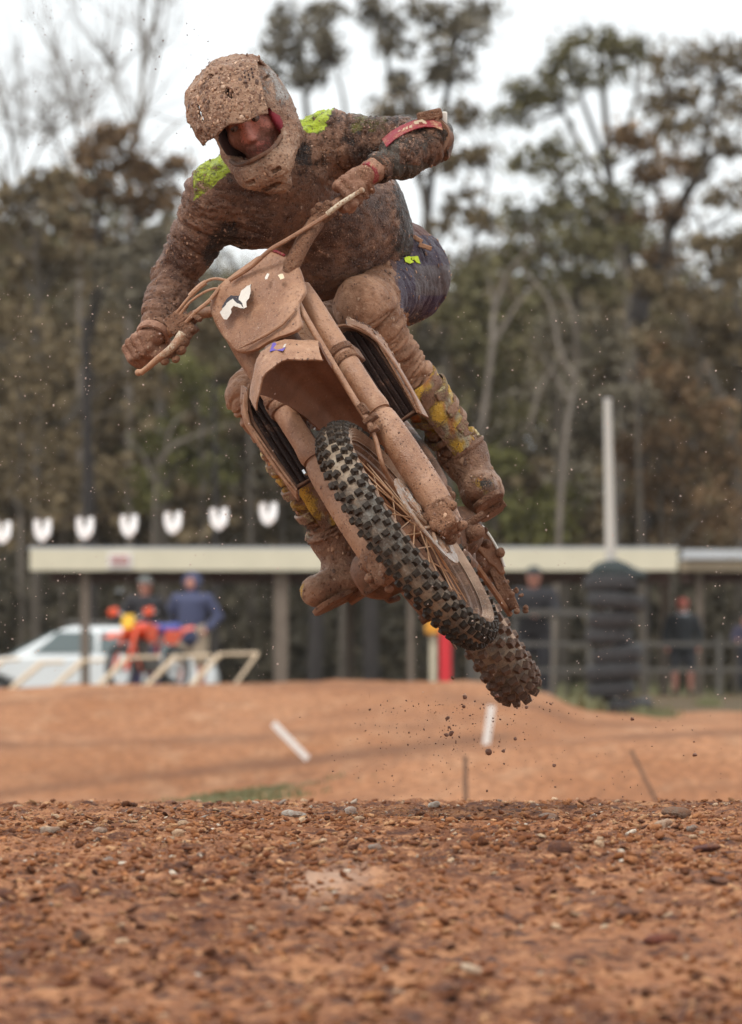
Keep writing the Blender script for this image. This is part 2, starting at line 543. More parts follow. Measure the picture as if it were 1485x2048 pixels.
M['knob_rear'] = muddy('knob_rear', (0.06, 0.04, 0.03), 0.6, 0.6, 0.45, mud=(0.2, 0.115, 0.075), dark=(0.1, 0.055, 0.036), light=(0.36, 0.25, 0.17))
M['chain_steel'] = muddy('chain_steel', (0.35, 0.3, 0.26), 0.6, 0.6, 0.45)
M['steel'] = plain('steel', (0.55, 0.55, 0.55), 0.3, 0.9, 0.2, 40)
M['spoke'] = plain('spoke', (0.46, 0.27, 0.15), 0.45, 0.3, 0.3, 40)
M['lever'] = muddy('lever', (0.62, 0.52, 0.38), 0.50, 0.5, 0.45)
M['white_print'] = muddy('white_print', (0.70, 0.65, 0.58), 0.22, 0.2, 0.5)
M['black_print'] = muddy('black_print', (0.05, 0.045, 0.055), 0.3, 0.2, 0.5)
M['purple_print'] = muddy('purple_print', (0.12, 0.08, 0.34), 0.25, 0.2, 0.5)
M['red_cloth'] = muddy('red_cloth', (0.24, 0.018, 0.03), 0.42, 0.4, 0.6)
M['cream_print'] = muddy('cream_print', (0.72, 0.6, 0.42), 0.15, 0.2, 0.6)
M['eye_white'] = plain('eye_white', (0.17, 0.12, 0.105), 0.15, 0, 0.05)
M['eye_dark'] = plain('eye_dark', (0.012, 0.008, 0.006), 0.08, 0, 0.05)
M['foam_red'] = plain('foam_red', (0.20, 0.014, 0.025), 0.8, 0, 0.3, 60)
M['foam_dark'] = plain('foam_dark', (0.03, 0.012, 0.01), 0.9, 0, 0.3, 60)
M['disc_steel'] = muddy('disc_steel', (0.42, 0.40, 0.37), 0.50, 0.3, 0.4, mud=(0.30, 0.19, 0.12))
M['rim_mud'] = muddy('rim_mud', (0.10, 0.06, 0.04), 0.8, 0.6, 0.45, mud=(0.24, 0.13, 0.08), dark=(0.12, 0.06, 0.035), fleck=0.4)
M['splat'] = muddy('splat', None, 0.0, 0.8, 0.35, spec=0.5)
# ------------------------------------------------------------------ ground beyond the jump
def mat_clay(name, c, c2, c3, s=1.0, bmp=0.5, dist=0.05):
    m, n, l, b = new_mat(name)
    tc = n.new('ShaderNodeTexCoord'); tc.name = 'tc'
    mp = n.new('ShaderNodeMapping'); mp.inputs['Scale'].default_value = (1.0, 0.35, 1.6)
    l.new(tc.outputs['Object'], mp.inputs['Vector'])
    def nz(sc, d=4):
        x = n.new('ShaderNodeTexNoise'); x.inputs['Scale'].default_value = sc; x.inputs['Detail'].default_value = d; x.inputs['Roughness'].default_value = 0.6
        l.new(mp.outputs[0], x.inputs['Vector']); return x.outputs['Fac']
    a, d_, e = nz(0.5 * s, 5), nz(3.0 * s, 5), nz(16 * s, 4)
    x = mixc(n, l, ramp(n, l, a, 0.38, 0.62), c, c2)
    x = mixc(n, l, ramp(n, l, d_, 0.48, 0.72, 0, 0.7), x, c3)
    x = mixc(n, l, ramp(n, l, e, 0.35, 0.7, 0.6, 0.0), x, tuple(q * 0.42 for q in c))
    x = mixc(n, l, attr(n, 'rut', 'Fac'), x, (0.14, 0.062, 0.032))
    l.new(x, b.inputs['Base Color']); b.inputs['Roughness'].default_value = 0.85; b.inputs['Specular IOR Level'].default_value = 0.12
    h = math_(n, l, 'ADD', e, math_(n, l, 'MULTIPLY', d_, 2.0)); bump(n, l, b, h, bmp, dist)
    return m
M['clay'] = mat_clay('clay', (0.33, 0.138, 0.060), (0.41, 0.190, 0.092), (0.49, 0.275, 0.155))
M['paddock'] = mat_clay('paddock', (0.11, 0.075, 0.04), (0.15, 0.095, 0.05), (0.08, 0.07, 0.03))

def zpix(py, Y): return CAMZ + (1480 - py) / FP * Y
def sst(a, b, x):
    t = np.clip((x - a) / (b - a), 0, 1); return t * t * (3 - 2 * t)
def ground_z(x, y):
    """height of the track beyond the crest; px = picture column of that bearing"""
    x = np.asarray(x, float); y = np.asarray(y, float)
    px = 742.5 + x / y * FP
    zc = lambda py, Y: CAMZ + (1480 - py) / FP * Y
    # heights at successive distances, each from the outlines of its bank
    py42 = np.interp(px, [-3000, 0, 330, 640, 800, 1000, 1250, 1485, 4000], [1640, 1606, 1598, 1560, 1518, 1488, 1470, 1458, 1420])
    py62 = np.interp(px, [-3000, 0, 400, 600, 720, 950, 1080, 1160, 1300, 1485, 4000], [1372, 1374, 1372, 1366, 1360, 1364, 1385, 1425, 1438, 1430, 1420])
    pts = [(20, CAMZ - 0.9), (27, CAMZ - 1.0), (34, CAMZ - 0.75)]
    Ys = [22, 30, 36, 42, 45, 50, 55, 62, 66, 72, 80, 92, 99, 110, 400]
    z42 = zc(py42, 42.0); z62 = zc(py62, 62.0)
    low = np.full_like(px, CAMZ - 0.42)
    base = np.interp(px, [-4000, 300, 1000, 1485, 4000], [CAMZ + 0.42, CAMZ + 0.45, CAMZ + 0.35, CAMZ + 0.42, CAMZ + 0.4])
    far = CAMZ + 0.68 + 0 * px
    Z = [CAMZ - 1.0 + 0 * px, CAMZ - 1.0 + 0 * px, z42 - 0.50, z42, z42 - 0.06, np.minimum(z42 - 0.25, low), z62 * 0.55 + np.minimum(z42 - 0.25, low) * 0.45, z62, z62 - 0.12,
         np.where(px > 1100, zc(1425, 72.0), z62 - 0.2), zc(1405, 80.0) + 0 * px, far, far - 0.25, far - 0.1, far + 2.5]
    out = np.empty_like(px)
    yi = np.clip(np.searchsorted(Ys, y) - 1, 0, len(Ys) - 2)
    Yv = np.array(Ys, float); Zs = np.stack(np.broadcast_arrays(*Z), 0)
    t = np.clip((y - Yv[yi]) / (Yv[yi + 1] - Yv[yi]), 0, 1); t = t * t * (3 - 2 * t)
    ii = np.indices(px.shape)
    z0 = np.take_along_axis(Zs, yi[None], 0)[0]; z1 = np.take_along_axis(Zs, (yi + 1)[None], 0)[0]
    return z0 + (z1 - z0) * t
ys = np.concatenate([np.arange(20, 70, 0.25), np.arange(70, 110, 0.8), np.geomspace(110, 420, 16)])
xs_ = np.concatenate([-np.geomspace(90, 14, 12)[:-1], np.arange(-14, 14.01, 0.22), np.geomspace(14, 90, 12)[1:]])
GX, GY = np.meshgrid(xs_, ys)
GZ = ground_z(GX, GY)
pn = np.stack([GX.ravel(), GY.ravel(), np.zeros(GX.size)], 1)
GZ = GZ + (0.05 * fbm(pn * [1, 0.5, 1], 1.3, 2, 5) + 0.05 * np.maximum(fbm(pn * [1, 0.8, 1], 2.6, 6, 4), -0.1)).reshape(GX.shape) * (GY < 75)
m_, n_ = GX.shape
V = np.stack([GX, GY, GZ], -1).reshape(-1, 3)
I = np.arange(m_ * n_).reshape(m_, n_)
F = np.stack([I[:-1, :-1], I[:-1, 1:], I[1:, 1:], I[1:, :-1]], -1).reshape(-1, 4)
near = V[F[:, 0], 1] < 71.9
o = mesh_obj('dirt_track', V, F[near], M['clay'], None, True, 180); tag(o, kind='structure')
PX = 742.5 + V[:, 0] / V[:, 1] * FP
# wheel ruts run between the two banks
rut = 0.55 * np.exp(-((V[:, 1] - 49 - 1.5 * np.sin(V[:, 0] * 0.7)) / 2.2) ** 2) + 0.5 * np.exp(-((V[:, 1] - 54.5) / 0.6) ** 2) * (PX < 900) + 0.35 * np.exp(-((V[:, 1] - 41.2) / 0.35) ** 2) * (PX > 600)
rut = np.clip(rut * (1 + 0.6 * fbm(V, 1.6, 4, 3)) + 0.5 * np.exp(-((V[:, 1] - 60 + 1.2 * np.sin(V[:, 0])) / 0.5) ** 2) * (fbm(V, 1.1, 12, 3) > -0.1) + 0.45 * np.clip(fbm(V * [0.6, 1.5, 1], 0.9, 15, 4) * 2.2 - 0.25, 0, 1), 0, 1); PYV = 1480 - (V[:, 2] - CAMZ) / V[:, 1] * FP
line = 1588 - 0.112 * PX + 8 * fbm(V, 0.9, 21, 3)
rut = np.clip(rut + 0.75 * np.exp(-((PYV - line) / 9) ** 2) * (PX < 1050) * (V[:, 1] < 62) * (V[:, 1] > 43) + 0.45 * np.exp(-((PYV - line - 34) / 6) ** 2) * (PX < 900) * (V[:, 1] < 62) * (V[:, 1] > 43), 0, 1)
set_val(o.data, rut, 'rut')
o = mesh_obj('paddock_ground', V, F[~near], M['paddock'], None, True, 180); tag(o, kind='structure')
def gz(x, y): return float(ground_z(np.array([x]), np.array([y]))[0])
def XY(px, Y): return ((px - 742.5) / FP * Y, Y)

# ------------------------------------------------------------------ grass tufts
M['grass'] = plain('grass', (0.15, 0.145, 0.06), 0.6, 0, 0.4, 6)
def grass_patch(name, px0, px1, Y0, Y1, n, h, seed, label=None, zf=None):
    rg = np.random.default_rng(seed); V = []; F = []
    for i in range(n):
        px_ = rg.normal((px0 + px1) / 2, (px1 - px0) / 4.2); Y = rg.uniform(Y0, Y1); x = (px_ - 742.5) / FP * Y; z = (zf or gz)(x, Y)
        a = rg.uniform(0, 6.28); hh_ = h * rg.uniform(0.4, 1.1); w = 0.006 + hh_ * 0.05; lx, ly = math.cos(a) * hh_ * 0.5, math.sin(a) * hh_ * 0.5
        k = len(V); V += [(x - w, Y, z - 0.01), (x + w, Y, z - 0.01), (x + lx * .5 + w * .7, Y + ly * .5, z + hh_ * .7), (x + lx * .5 - w * .7, Y + ly * .5, z + hh_ * .7), (x + lx, Y + ly, z + hh_)]
        F += [(k, k + 1, k + 2, k + 3), (k + 3, k + 2, k + 4)]
    mb = MB(); mb.add(V, F); o = mb.build(name, M['grass'], None, smooth=False, space='world'); tag(o, kind='stuff'); return o
grass_patch('grass', 330, 650, 40.3, 41.4, 1000, 0.04, 1)
grass_patch('grass', 1115, 1200, 70, 72.5, 1100, 0.20, 2)
grass_patch('grass', 1255, 1350, 67, 70, 1000, 0.14, 3)
grass_patch('grass', 1395, 1440, 76, 78, 200, 0.10, 4)
grass_patch('grass', 640, 1485, 110, 128, 2500, 0.5, 5)

# ------------------------------------------------------------------ marker stakes on the banks
M['white_paint'] = plain('white_paint', (0.75, 0.72, 0.68), 0.5, 0, 0.1, 20)
M['grey_wood'] = plain('grey_wood', (0.17, 0.10, 0.065), 0.8, 0, 0.3, 20)
M['cream_paint'] = plain('cream_paint', (0.60, 0.53, 0.39), 0.6, 0, 0.12, 5)
M['post_wood'] = plain('post_wood', (0.17, 0.13, 0.10), 0.8, 0, 0.25, 6)
def stake(p0, p1, Y, w, mat, label, name='marker_stake', group=None):
    a, b = B(p0[0], p0[1], Y), B(p1[0], p1[1], Y); a = a - (b - a) * 0.25
    d = nrm(b - a); x = nrm(np.cross(d, [0, 1, 0])); mb = MB(); mb.box((a + b) / 2, (w / 2, 0.015, np.linalg.norm(b - a) / 2), ax=(x, np.cross(d, x), d))
    o = mb.build(name, mat, None, space='world', bevel=0.003); tag(o, label, 'stake', group); return o
stake((602, 1504), (547, 1447), 52, 0.060, M['white_paint'], 'white marker stake knocked flat on the clay bank left of the rear wheel', group='white marker stakes')
stake((972, 1496), (984, 1412), 52, 0.062, M['white_paint'], 'white marker stake standing almost upright beneath the rear wheel', group='white marker stakes')
stake((932, 1603), (931, 1512), 37.6, 0.030, M['grey_wood'], 'short dark stake standing at the foot of the bank below the rear wheel', group='dark stakes')
stake((1318, 1612), (1262, 1500), 37.6, 0.022, M['grey_wood'], 'thin dark stake leaning on the right-hand clay bank', group='dark stakes')

# ------------------------------------------------------------------ open sheds
M['fascia'] = plain('fascia', (0.66, 0.60, 0.45), 0.5, 0, 0.08, 3)
M['brown_beam'] = plain('brown_beam', (0.06, 0.028, 0.02), 0.8, 0, 0.3, 5)
M['roof_tin'] = plain('roof_tin', (0.55, 0.56, 0.57), 0.4, 0.3, 0.1, 3)
M['shade_wall'] = plain('shade_wall', (0.035, 0.03, 0.026), 0.9, 0, 0.4, 1.5)
shed = thing('shed', 'long open-fronted shed with a cream fascia behind the riders waiting area', 'shed', (*XY(700, 90), gz(*XY(700, 90))))
def wb(mb, px0, px1, py0, py1, Y0, Y1):
    """a box between picture columns and rows at a distance, Y0..Y1 deep"""
    a, b = B(px0, py1, Y0), B(px1, py0, Y0)
    mb.box(((a[0] + b[0]) / 2, (Y0 + Y1) / 2, (a[2] + b[2]) / 2), ((b[0] - a[0]) / 2, (Y1 - Y0) / 2, (b[2] - a[2]) / 2))
def bpart(name, px0, px1, py0, py1, Y0, Y1, mat, parent, bevel=0.0):
    mb = MB(); wb(mb, px0, px1, py0, py1, Y0, Y1); return mb.build(name, mat, parent, space='world', smooth=False, bevel=bevel)
fas = bpart('fascia', 60, 1356, 1099, 1141, 90, 90.06, M['fascia'], shed)
bpart('roof_sheet', 56, 1360, 1094, 1098.5, 90.0, 95.5, M['roof_tin'], shed)
bpart('beam', 100, 1340, 1142, 1166, 90.5, 90.7, M['brown_beam'], shed)
bpart('beam', 100, 1340, 1150, 1166, 95.2, 95.4, M['brown_beam'], shed)
for i, px_ in enumerate((170, 562, 1208)):
    w = (9, 14, 12)[i]
    bpart('post', px_ - w, px_ + w, 1142, 1440, 90.2, 90.4, M['post_wood'], shed)
for px_ in (300, 700, 1050, 1330): bpart('post', px_ - 8, px_ + 8, 1160, 1440, 95.2, 95.35, M['post_wood'], shed)
bpart('post', 816, 828, 1142, 1440, 90.3, 90.4, M['post_wood'], shed)
sg = bpart('sign', 215, 265, 1106, 1137, 89.97, 89.997, M['white_paint'], fas)
mp_ = plain('pink_print', (0.55, 0.22, 0.22), 0.6)
for y in (1112, 1119, 1126): bpart('sign_line', 222, 258, y, y + 3, 89.95, 89.965, mp_, sg)
shed2 = thing('shed', 'second shed with a pale tin roof and tan fascia at the right edge', 'shed', (*XY(1450, 93), gz(*XY(1450, 93))))
bpart('fascia', 1362, 1720, 1120, 1142, 93, 93.06, plain('tan_board', (0.42, 0.33, 0.22), 0.6), shed2)
mb = MB(); a = B(1368, 1118, 93); b = B(1720, 1118, 93); 
mb.sheet(np.array([[B(1368, 1118.5, 93), B(1720, 1118.5, 93)], [np.array([a[0], 98, a[2] + 0.16]), np.array([b[0], 98, b[2] + 0.16])]]), 0.03)
mb.build('roof_sheet', M['roof_tin'], shed2, space='world', smooth=False)
bpart('gutter', 1366, 1720, 1099, 1114, 92.85, 92.98, M['roof_tin'], shed2)
for px_ in (1400, 1600): bpart('post', px_ - 7, px_ + 7, 1143, 1440, 93.2, 93.35, M['post_wood'], shed2)
bpart('beam', 1362, 1720, 1143, 1166, 93.3, 93.5, M['brown_beam'], shed2)

# ------------------------------------------------------------------ fence of rails behind the tyre stack
fence = thing('fence', 'grey post and rail fence running behind the tyre stack', 'fence', (*XY(1250, 87), gz(*XY(1250, 87))))
M['rail'] = plain('rail', (0.09, 0.08, 0.07), 0.6, 0.1, 0.2, 8)
bpart('rail', 1020, 1180, 1219, 1231, 87, 87.05, M['rail'], fence)
bpart('rail', 1020, 1700, 1284, 1292, 87.1, 87.14, M['rail'], fence)
bpart('rail', 1020, 1700, 1336, 1344, 87.1, 87.14, M['rail'], fence)
for px_ in (1030, 1180, 1440, 1640): bpart('post', px_ - 5, px_ + 5, 1219 if px_ < 1200 else 1270, 1430, 87.06, 87.12, M['rail'], fence)

# ------------------------------------------------------------------ lamp pole and tyre stack
pole = thing('lamp_pole', 'tall tapering pale metal pole rising out of the tyre stack', 'pole', (*XY(1226, 71), gz(*XY(1226, 71))))
mb = MB(); a, b = B(1228, 1430, 71), B(1216, 800, 71); mb.tube([a, a * 0.5 + b * 0.5, b], [0.079, 0.066, 0.047], 14)
mb.build('shaft', plain('galvanised', (0.50, 0.49, 0.45), 0.45, 0.2, 0.08, 4), pole, space='world')
mb = MB(); mb.tube([b, b + np.array([0, 0, 0.02])], 0.052, 14); mb.build('cap', M['roof_tin'], pole, space='world')
M['tyre_black'] = plain('tyre_black', (0.022, 0.021, 0.023), 0.6, 0, 0.3, 10, 0.4)
cx_, cy_ = XY(1228, 71); zb = float(B(1228, 1432, 71)[2])
rg = random.Random(9)
ntyre = 8; ht = (float(B(0, 1150, 71)[2]) - zb) / ntyre
names = ['lowest', 'second', 'third', 'fourth', 'fifth', 'sixth', 'seventh', 'eighth']
for i in range(ntyre):
    r = (0.32, 0.29, 0.34, 0.31, 0.28, 0.30, 0.35, 0.33)[i]; z0 = zb + ht * (i + 0.5); dx, dy = (0.09, -0.03, 0.0, 0.05, -0.05, -0.02, 0.03, -0.02)[i], rg.uniform(-.03, .03)
    if i == 0: dx += 0.06
    mb = MB(); hw = ht * 0.49; ri = 0.19
    tl = np.array([rg.uniform(-.14, .14), rg.uniform(-.1, .1), 1])
    prof = [(-hw * .75, ri), (-hw, ri + 0.03), (-hw * 0.98, r * 0.8), (-hw * 0.75, r * 0.97), (-hw * 0.3, r), (hw * 0.3, r), (hw * 0.75, r * 0.97), (hw * 0.98, r * 0.8), (hw, ri + 0.03), (hw * .75, ri), (hw * 0.4, ri + 0.02), (-hw * 0.4, ri + 0.02)]
    mb.revolve(prof, (cx_ + dx, cy_ + dy, z0), tl, nrm(np.cross(tl, [0, 1, 0])), 28, closed=True)
    o = mb.build('tyre', M['tyre_black'], None, space='world')
    tag(o, f'black tyre lying {names[i]} from the ground in the stack round the pole' if i else 'black tyre lying lowest on the ground in the stack round the pole', 'tyre', 'tyres stacked round the pole')
# dark cloth hood bunched over the top of the stack
def f_hood(P):
    d = s_ell(P, (cx_ - 0.02, cy_ - 0.0, zb + ht * ntyre + 0.03), (0.26, 0.26, 0.15))
    d = smin(d, s_ell(P, (cx_ + 0.2, cy_, zb + ht * ntyre - 0.02), (0.2, 0.2, 0.10)), 0.08)
    return d + 0.02 * fbm(P, 7, 3, 3)
v, f = surface(f_hood, (cx_ - 0.5, cy_ - 0.45, zb + ht * ntyre - 0.25), (cx_ + 0.55, cy_ + 0.45, zb + ht * ntyre + 0.35), 0.025)
base = np.array([cx_, cy_, zb + ht * ntyre - 0.1]); o = mesh_obj('cloth_hood', v - base, f, plain('dark_cloth', (0.018, 0.026, 0.026), 0.8, 0, 0.3, 10), None, True, 180); o.location = base
tag(o, 'dark bunched cloth cover tied over the top of the tyre stack', 'cover')

# ------------------------------------------------------------------ flags
M['flag'] = plain('flag', (0.92, 0.94, 0.95), 0.6, 0, 0.04, 3)
fl = [(5, 1065), (85, 1061), (170, 1057), (258, 1052), (346, 1046), (438, 1038), (537, 1028)]
bt = thing('bunting', 'string of seven white pennant flags hanging left of the leaping rider', 'bunting', B(258, 1040, 66))
strg = [B(-160, 1060, 66)] + [B(x, y - 23, 66) for x, y in fl] + [B(700, 990, 66), B(900, 960, 66)]
mb = MB(); mb.tube(spline(strg), 0.0015, 4); mb.build('string', M['grey_wood'], bt, space='world')
for x, y in fl:
    c = B(x, y, 66); s = 66 / FP; mb = MB(); out = []
    for (u, v_) in [(-17, -22), (-5, -22), (-3, -3), (3, -3), (5, -22), (17, -23), (18, -5), (15, 10), (8, 19), (0, 23), (-8, 19), (-15, 10), (-18, -5)]:
        out.append(c + np.array([u * s, 0.02 * math.sin(u * 0.3), -v_ * s]))
    mb.plate(out, (0, 1, 0), 0.004); mb.build('flag', M['flag'], bt, space='world', smooth=False)

# ------------------------------------------------------------------ start gate frames
gates = [(-30, 62, 1318), (20, 150, 1330), (95, 250, 1318), (185, 332, 1316), (280, 430, 1312), (372, 515, 1308)]
M['gate_tube'] = plain('gate_tube', (0.66, 0.50, 0.34), 0.55, 0, 0.15, 10)
gl = ['leftmost, cut by the frame edge', 'second from the left, before the white car', 'third from the left, beside the shed post', 'fourth from the left, under the orange bike', 'fifth from the left, before the khaki shorts', 'rightmost, with its slanting right side in view']
for i, (x0, x1, yt) in enumerate([(-62, 40, 1320), (16, 128, 1326), (98, 212, 1322), (186, 322, 1316), (282, 424, 1314), (372, 516, 1309)]):
    Y = 79; g = thing('start_gate', f'tan tubular start gate frame, {gl[i]}', 'gate', B((x0 + x1) / 2, 1385, Y), 'start gate frames on the bank')
    bl, tl_, tr, br = B(x0, 1384, Y), B(x0 + 68, yt, Y + 0.25), B(x1, yt - 2, Y + 0.25), B(x1 - 56, 1384, Y)
    for nm, a, b, r in (('leg', bl, tl_, 0.036), ('top_bar', tl_, tr, 0.022), ('leg', tr, br, 0.022)):
        if i < 5 and nm == 'leg' and a is tr: continue
        mb = MB(); mb.tube([a, b], r, 8); mb.build(nm, M['gate_tube'], g, space='world')
# ------------------------------------------------------------------ eucalypt wood
m, n, l, b = new_mat('leaf')
lc = attr(n, 'Col'); l.new(mixc(n, l, noise(n, l, 3.0, 2), lc, lc), b.inputs['Base Color'])
b.inputs['Roughness'].default_value = 0.6; b.inputs['Specular IOR Level'].default_value = 0.06
M['leaf'] = m
M['bark'] = plain('bark', (0.085, 0.068, 0.052), 0.85, 0, 0.45, 1.6, 0.4)
M['bark_pale'] = plain('bark_pale', (0.165, 0.135, 0.108), 0.85, 0, 0.4, 2.2, 0.4)
M['bark_dark'] = plain('bark_dark', (0.028, 0.022, 0.02), 0.9, 0, 0.4, 2.0, 0.4)
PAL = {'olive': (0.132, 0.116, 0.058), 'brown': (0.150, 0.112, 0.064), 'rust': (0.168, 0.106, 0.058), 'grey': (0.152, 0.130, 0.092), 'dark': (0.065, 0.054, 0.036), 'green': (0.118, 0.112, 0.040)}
def leaves(rg, cl, dens, size, colr, var=0.25, flat=0.75):
    """cl: (centre xyz, radius); leaf-sized faces gathered in small sprays through each clump"""
    V = []; C = []
    base = np.array(PAL[colr])
    for c, r in cl:
        nsp = max(3, int(dens * r * r * 9)); 
        d = rg.normal(size=(nsp, 3)); d /= np.linalg.norm(d, axis=1)[:, None]
        sp = c + d * (r * rg.random((nsp, 1)) ** 0.45) * np.array([1, 1, flat])
        k = 9
        P = np.repeat(sp, k, 0) + rg.normal(size=(nsp * k, 3)) * np.array([0.16, 0.16, 0.11]) * (0.5 + size * 2.2)
        m_ = len(P)
        a = rg.normal(size=(m_, 3)); a[:, 2] -= 0.8; a /= np.linalg.norm(a, axis=1)[:, None]
        b_ = np.cross(a, rg.normal(size=(m_, 3))); b_ /= np.linalg.norm(b_, axis=1)[:, None] + 1e-9
        s = size * rg.uniform(0.6, 1.3, (m_, 1)); L = a * s; W = b_ * s * 0.30
        q = np.stack([P - L * .5, P + W, P + L * .5, P - W], 1).reshape(-1, 3)
        V.append(q)
        tint = np.repeat(np.repeat(1 + var * rg.normal(size=(nsp, 1)), k, 0) * (1 + 0.12 * rg.normal(size=(m_, 1))), 4, 0)
        C.append(np.clip(base * np.clip(tint, 0.25, 2.2), 0, 1))
    V = np.vstack(V); C = np.vstack(C); F = np.arange(len(V)).reshape(-1, 4)
    return V, F, C
def sub_clumps(rg, c, r, k):
    out = []
    for _ in range(k):
        d = rg.normal(size=3); d /= np.linalg.norm(d); out.append((c + d * r * rg.uniform(0.35, 0.95) * np.array([1, 1, 0.75]), r * rg.uniform(0.28, 0.5)))
    return out
TREES = 0
def tree(label, Y, stems, clumps, colr='olive', bark='bark', dens=1.0, size=0.17, twigs=2, seed=0, name='eucalyptus_tree', cat='tree', group='eucalypts behind the sheds', k=7):
    """stems: lists of (px,py) with radius in px at the foot; clumps: (px,py,r px)"""
    rg = np.random.default_rng(100 + seed)
    b0 = stems[0][0][0] if stems else (clumps[0][0], 1395)
    x, y = XY(b0[0], Y); z = gz(x, Y)
    t = thing(name, label, cat, (x, Y, z), group)
    mb = MB(); S = []
    for pts, r in stems:
        P = []
        dy = 0.0
        for i, (a, c) in enumerate(pts):
            p = B(a, c, Y); p[1] += dy; dy += rg.uniform(-.5, .5) if i else 0
            if c >= 1385: p[2] = z - 0.1
            P.append(p)
        P = spline(P, 5); rr = r / FP * Y
        mb.tube(P, np.linspace(rr, rr * 0.35, len(P)), 8); S.append(P)
    allp = np.vstack(S) if S else None
    cl = []
    for (a, c, r) in clumps:
        p = B(a, c, Y); R = r / FP * Y; p[1] += rg.uniform(-1.0, 1.0) * min(R, 2.0)
        cl += sub_clumps(rg, p, R, k)
        if allp is not None:
            j = np.argmin(np.linalg.norm(allp - (p - np.array([0, 0, R * 0.8])), axis=1)); q = allp[j]
            for _ in range(twigs):
                e = cl[-1 - rg.integers(0, k)][0]; mid = (q + e) / 2 + rg.normal(size=3) * R * 0.15
                mb.tube(spline([q, mid, e], 4), np.linspace(0.05, 0.012, 9) if R > 0.5 else np.linspace(0.03, 0.01, 9), 5)
    if name == 'dead_tree':
        tips = [(S_[j], S_[min(j + 2, len(S_) - 1)] - S_[max(j - 2, 0)]) for S_ in S for j in range(len(S_) // 2, len(S_))]
        for _ in range(46):
            q, dr = tips[rg.integers(0, len(tips))]; dr = nrm(dr)
            e = q + (dr * rg.uniform(.3, 1.1) + rg.normal(size=3) * [0.55, 0.3, 0.3] + [0, 0, .3]) * rg.uniform(.5, 1.3)
            m1 = (q + e) / 2 + rg.normal(size=3) * .08; mb.tube([q, m1, e], [.018, .012, .006], 4)
            for _k in range(2):
                f2 = e + (nrm(e - q) + rg.normal(size=3) * .7) * rg.uniform(.2, .6); mb.tube([m1 * .5 + e * .5, f2], [.009, .005], 4)
    if mb.n: 
        mb.build('trunk', M[bark], t, space='world')
    if cl:
        V, F, C = leaves(rg, cl, dens, size, colr)
        o = mesh_obj('crown', V - np.array([x, Y, z]), F, M['leaf'], t, False); set_col(o.data, C)
    return t
# --- the tall open-crowned ones against the sky
tree('tall thin eucalypt with a small round crown just right of the helmet', 128, [([(668, 1400), (662, 800), (640, 420), (612, 210), (602, 60)], 11), ([(640, 420), (690, 250), (672, 130)], 6)],
     [(600, 30, 62), (556, 95, 44), (640, 70, 52), (612, 120, 48), (668, 110, 30), (565, 45, 45), (655, 25, 40), (540, 150, 24), (620, 160, 30)], 'grey', seed=1, dens=1.9)
tree('tall twin-stemmed eucalypt rising above the outstretched arm', 126, [([(846, 1400), (856, 900), (850, 560), (862, 360), (893, 200), (905, 40)], 13), ([(862, 420), (800, 250), (775, 120), (765, 40)], 7)],
     [(765, 40, 46), (800, 90, 40), (842, 30, 52), (880, 90, 45), (905, 40, 62), (950, 60, 50), (925, 130, 42), (965, 20, 40), (870, 150, 25), (745, 10, 38), (800, 160, 22)], 'grey', 'bark_dark', seed=2, dens=1.8)
tree('brown spreading eucalypt directly behind the raised elbow', 120, [([(905, 1400), (900, 900), (880, 600), (850, 420), (830, 280)], 10), ([(890, 640), (950, 480), (985, 330)], 6)],
     [(822, 218, 52), (770, 232, 36), (870, 250, 42), (930, 235, 38), (960, 320, 42), (900, 330, 32), (925, 410, 42), (880, 470, 40), (965, 440, 34)], 'brown', seed=3, dens=1.8)
tree('tall domed eucalypt standing highest to the right of the rider', 132, [([(1215, 1400), (1240, 900), (1262, 640), (1228, 400), (1215, 260), (1200, 110)], 14), ([(1235, 420), (1150, 270), (1100, 160)], 7), ([(1228, 330), (1275, 200)], 6)],
     [(1090, 140, 46), (1140, 100, 42), (1190, 78, 52), (1240, 98, 44), (1280, 110, 36), (1165, 140, 50), (1220, 150, 45), (1110, 185, 38), (1045, 185, 42), (1010, 235, 45), (1065, 210, 28)], 'olive', seed=4, dens=2.1)
tree('broad eucalypt with layered flat clumps at the top right corner', 124, [([(1500, 1400), (1470, 900), (1400, 700), (1335, 480), (1400, 330), (1440, 160)], 13), ([(1345, 500), (1310, 330), (1340, 180)], 8), ([(1400, 330), (1480, 260)], 6)],
     [(1335, 135, 50), (1385, 110, 46), (1440, 110, 50), (1490, 125, 50), (1360, 180, 40), (1430, 190, 45), (1310, 215, 42), (1480, 210, 55), (1395, 245, 42), (1335, 270, 40), (1450, 300, 55), (1400, 340, 45)], 'brown', seed=5, dens=2.1)
tree('dense dark eucalypt filling the space right of the raised elbow', 116, [([(1110, 1400), (1130, 1000), (1160, 720), (1150, 520), (1120, 350)], 12), ([(1150, 560), (1060, 470)], 6), ([(1155, 540), (1250, 420)], 6)],
     [(1120, 300, 34), (1055, 330, 36), (1150, 350, 60), (1100, 410, 62), (1180, 420, 60), (1040, 430, 50), (1230, 390, 45), (1120, 480, 70), (1190, 490, 62), (1040, 520, 62), (1110, 560, 72), (1190, 565, 62), (1240, 470, 45)], 'olive', seed=6, dens=2.2, size=0.17)
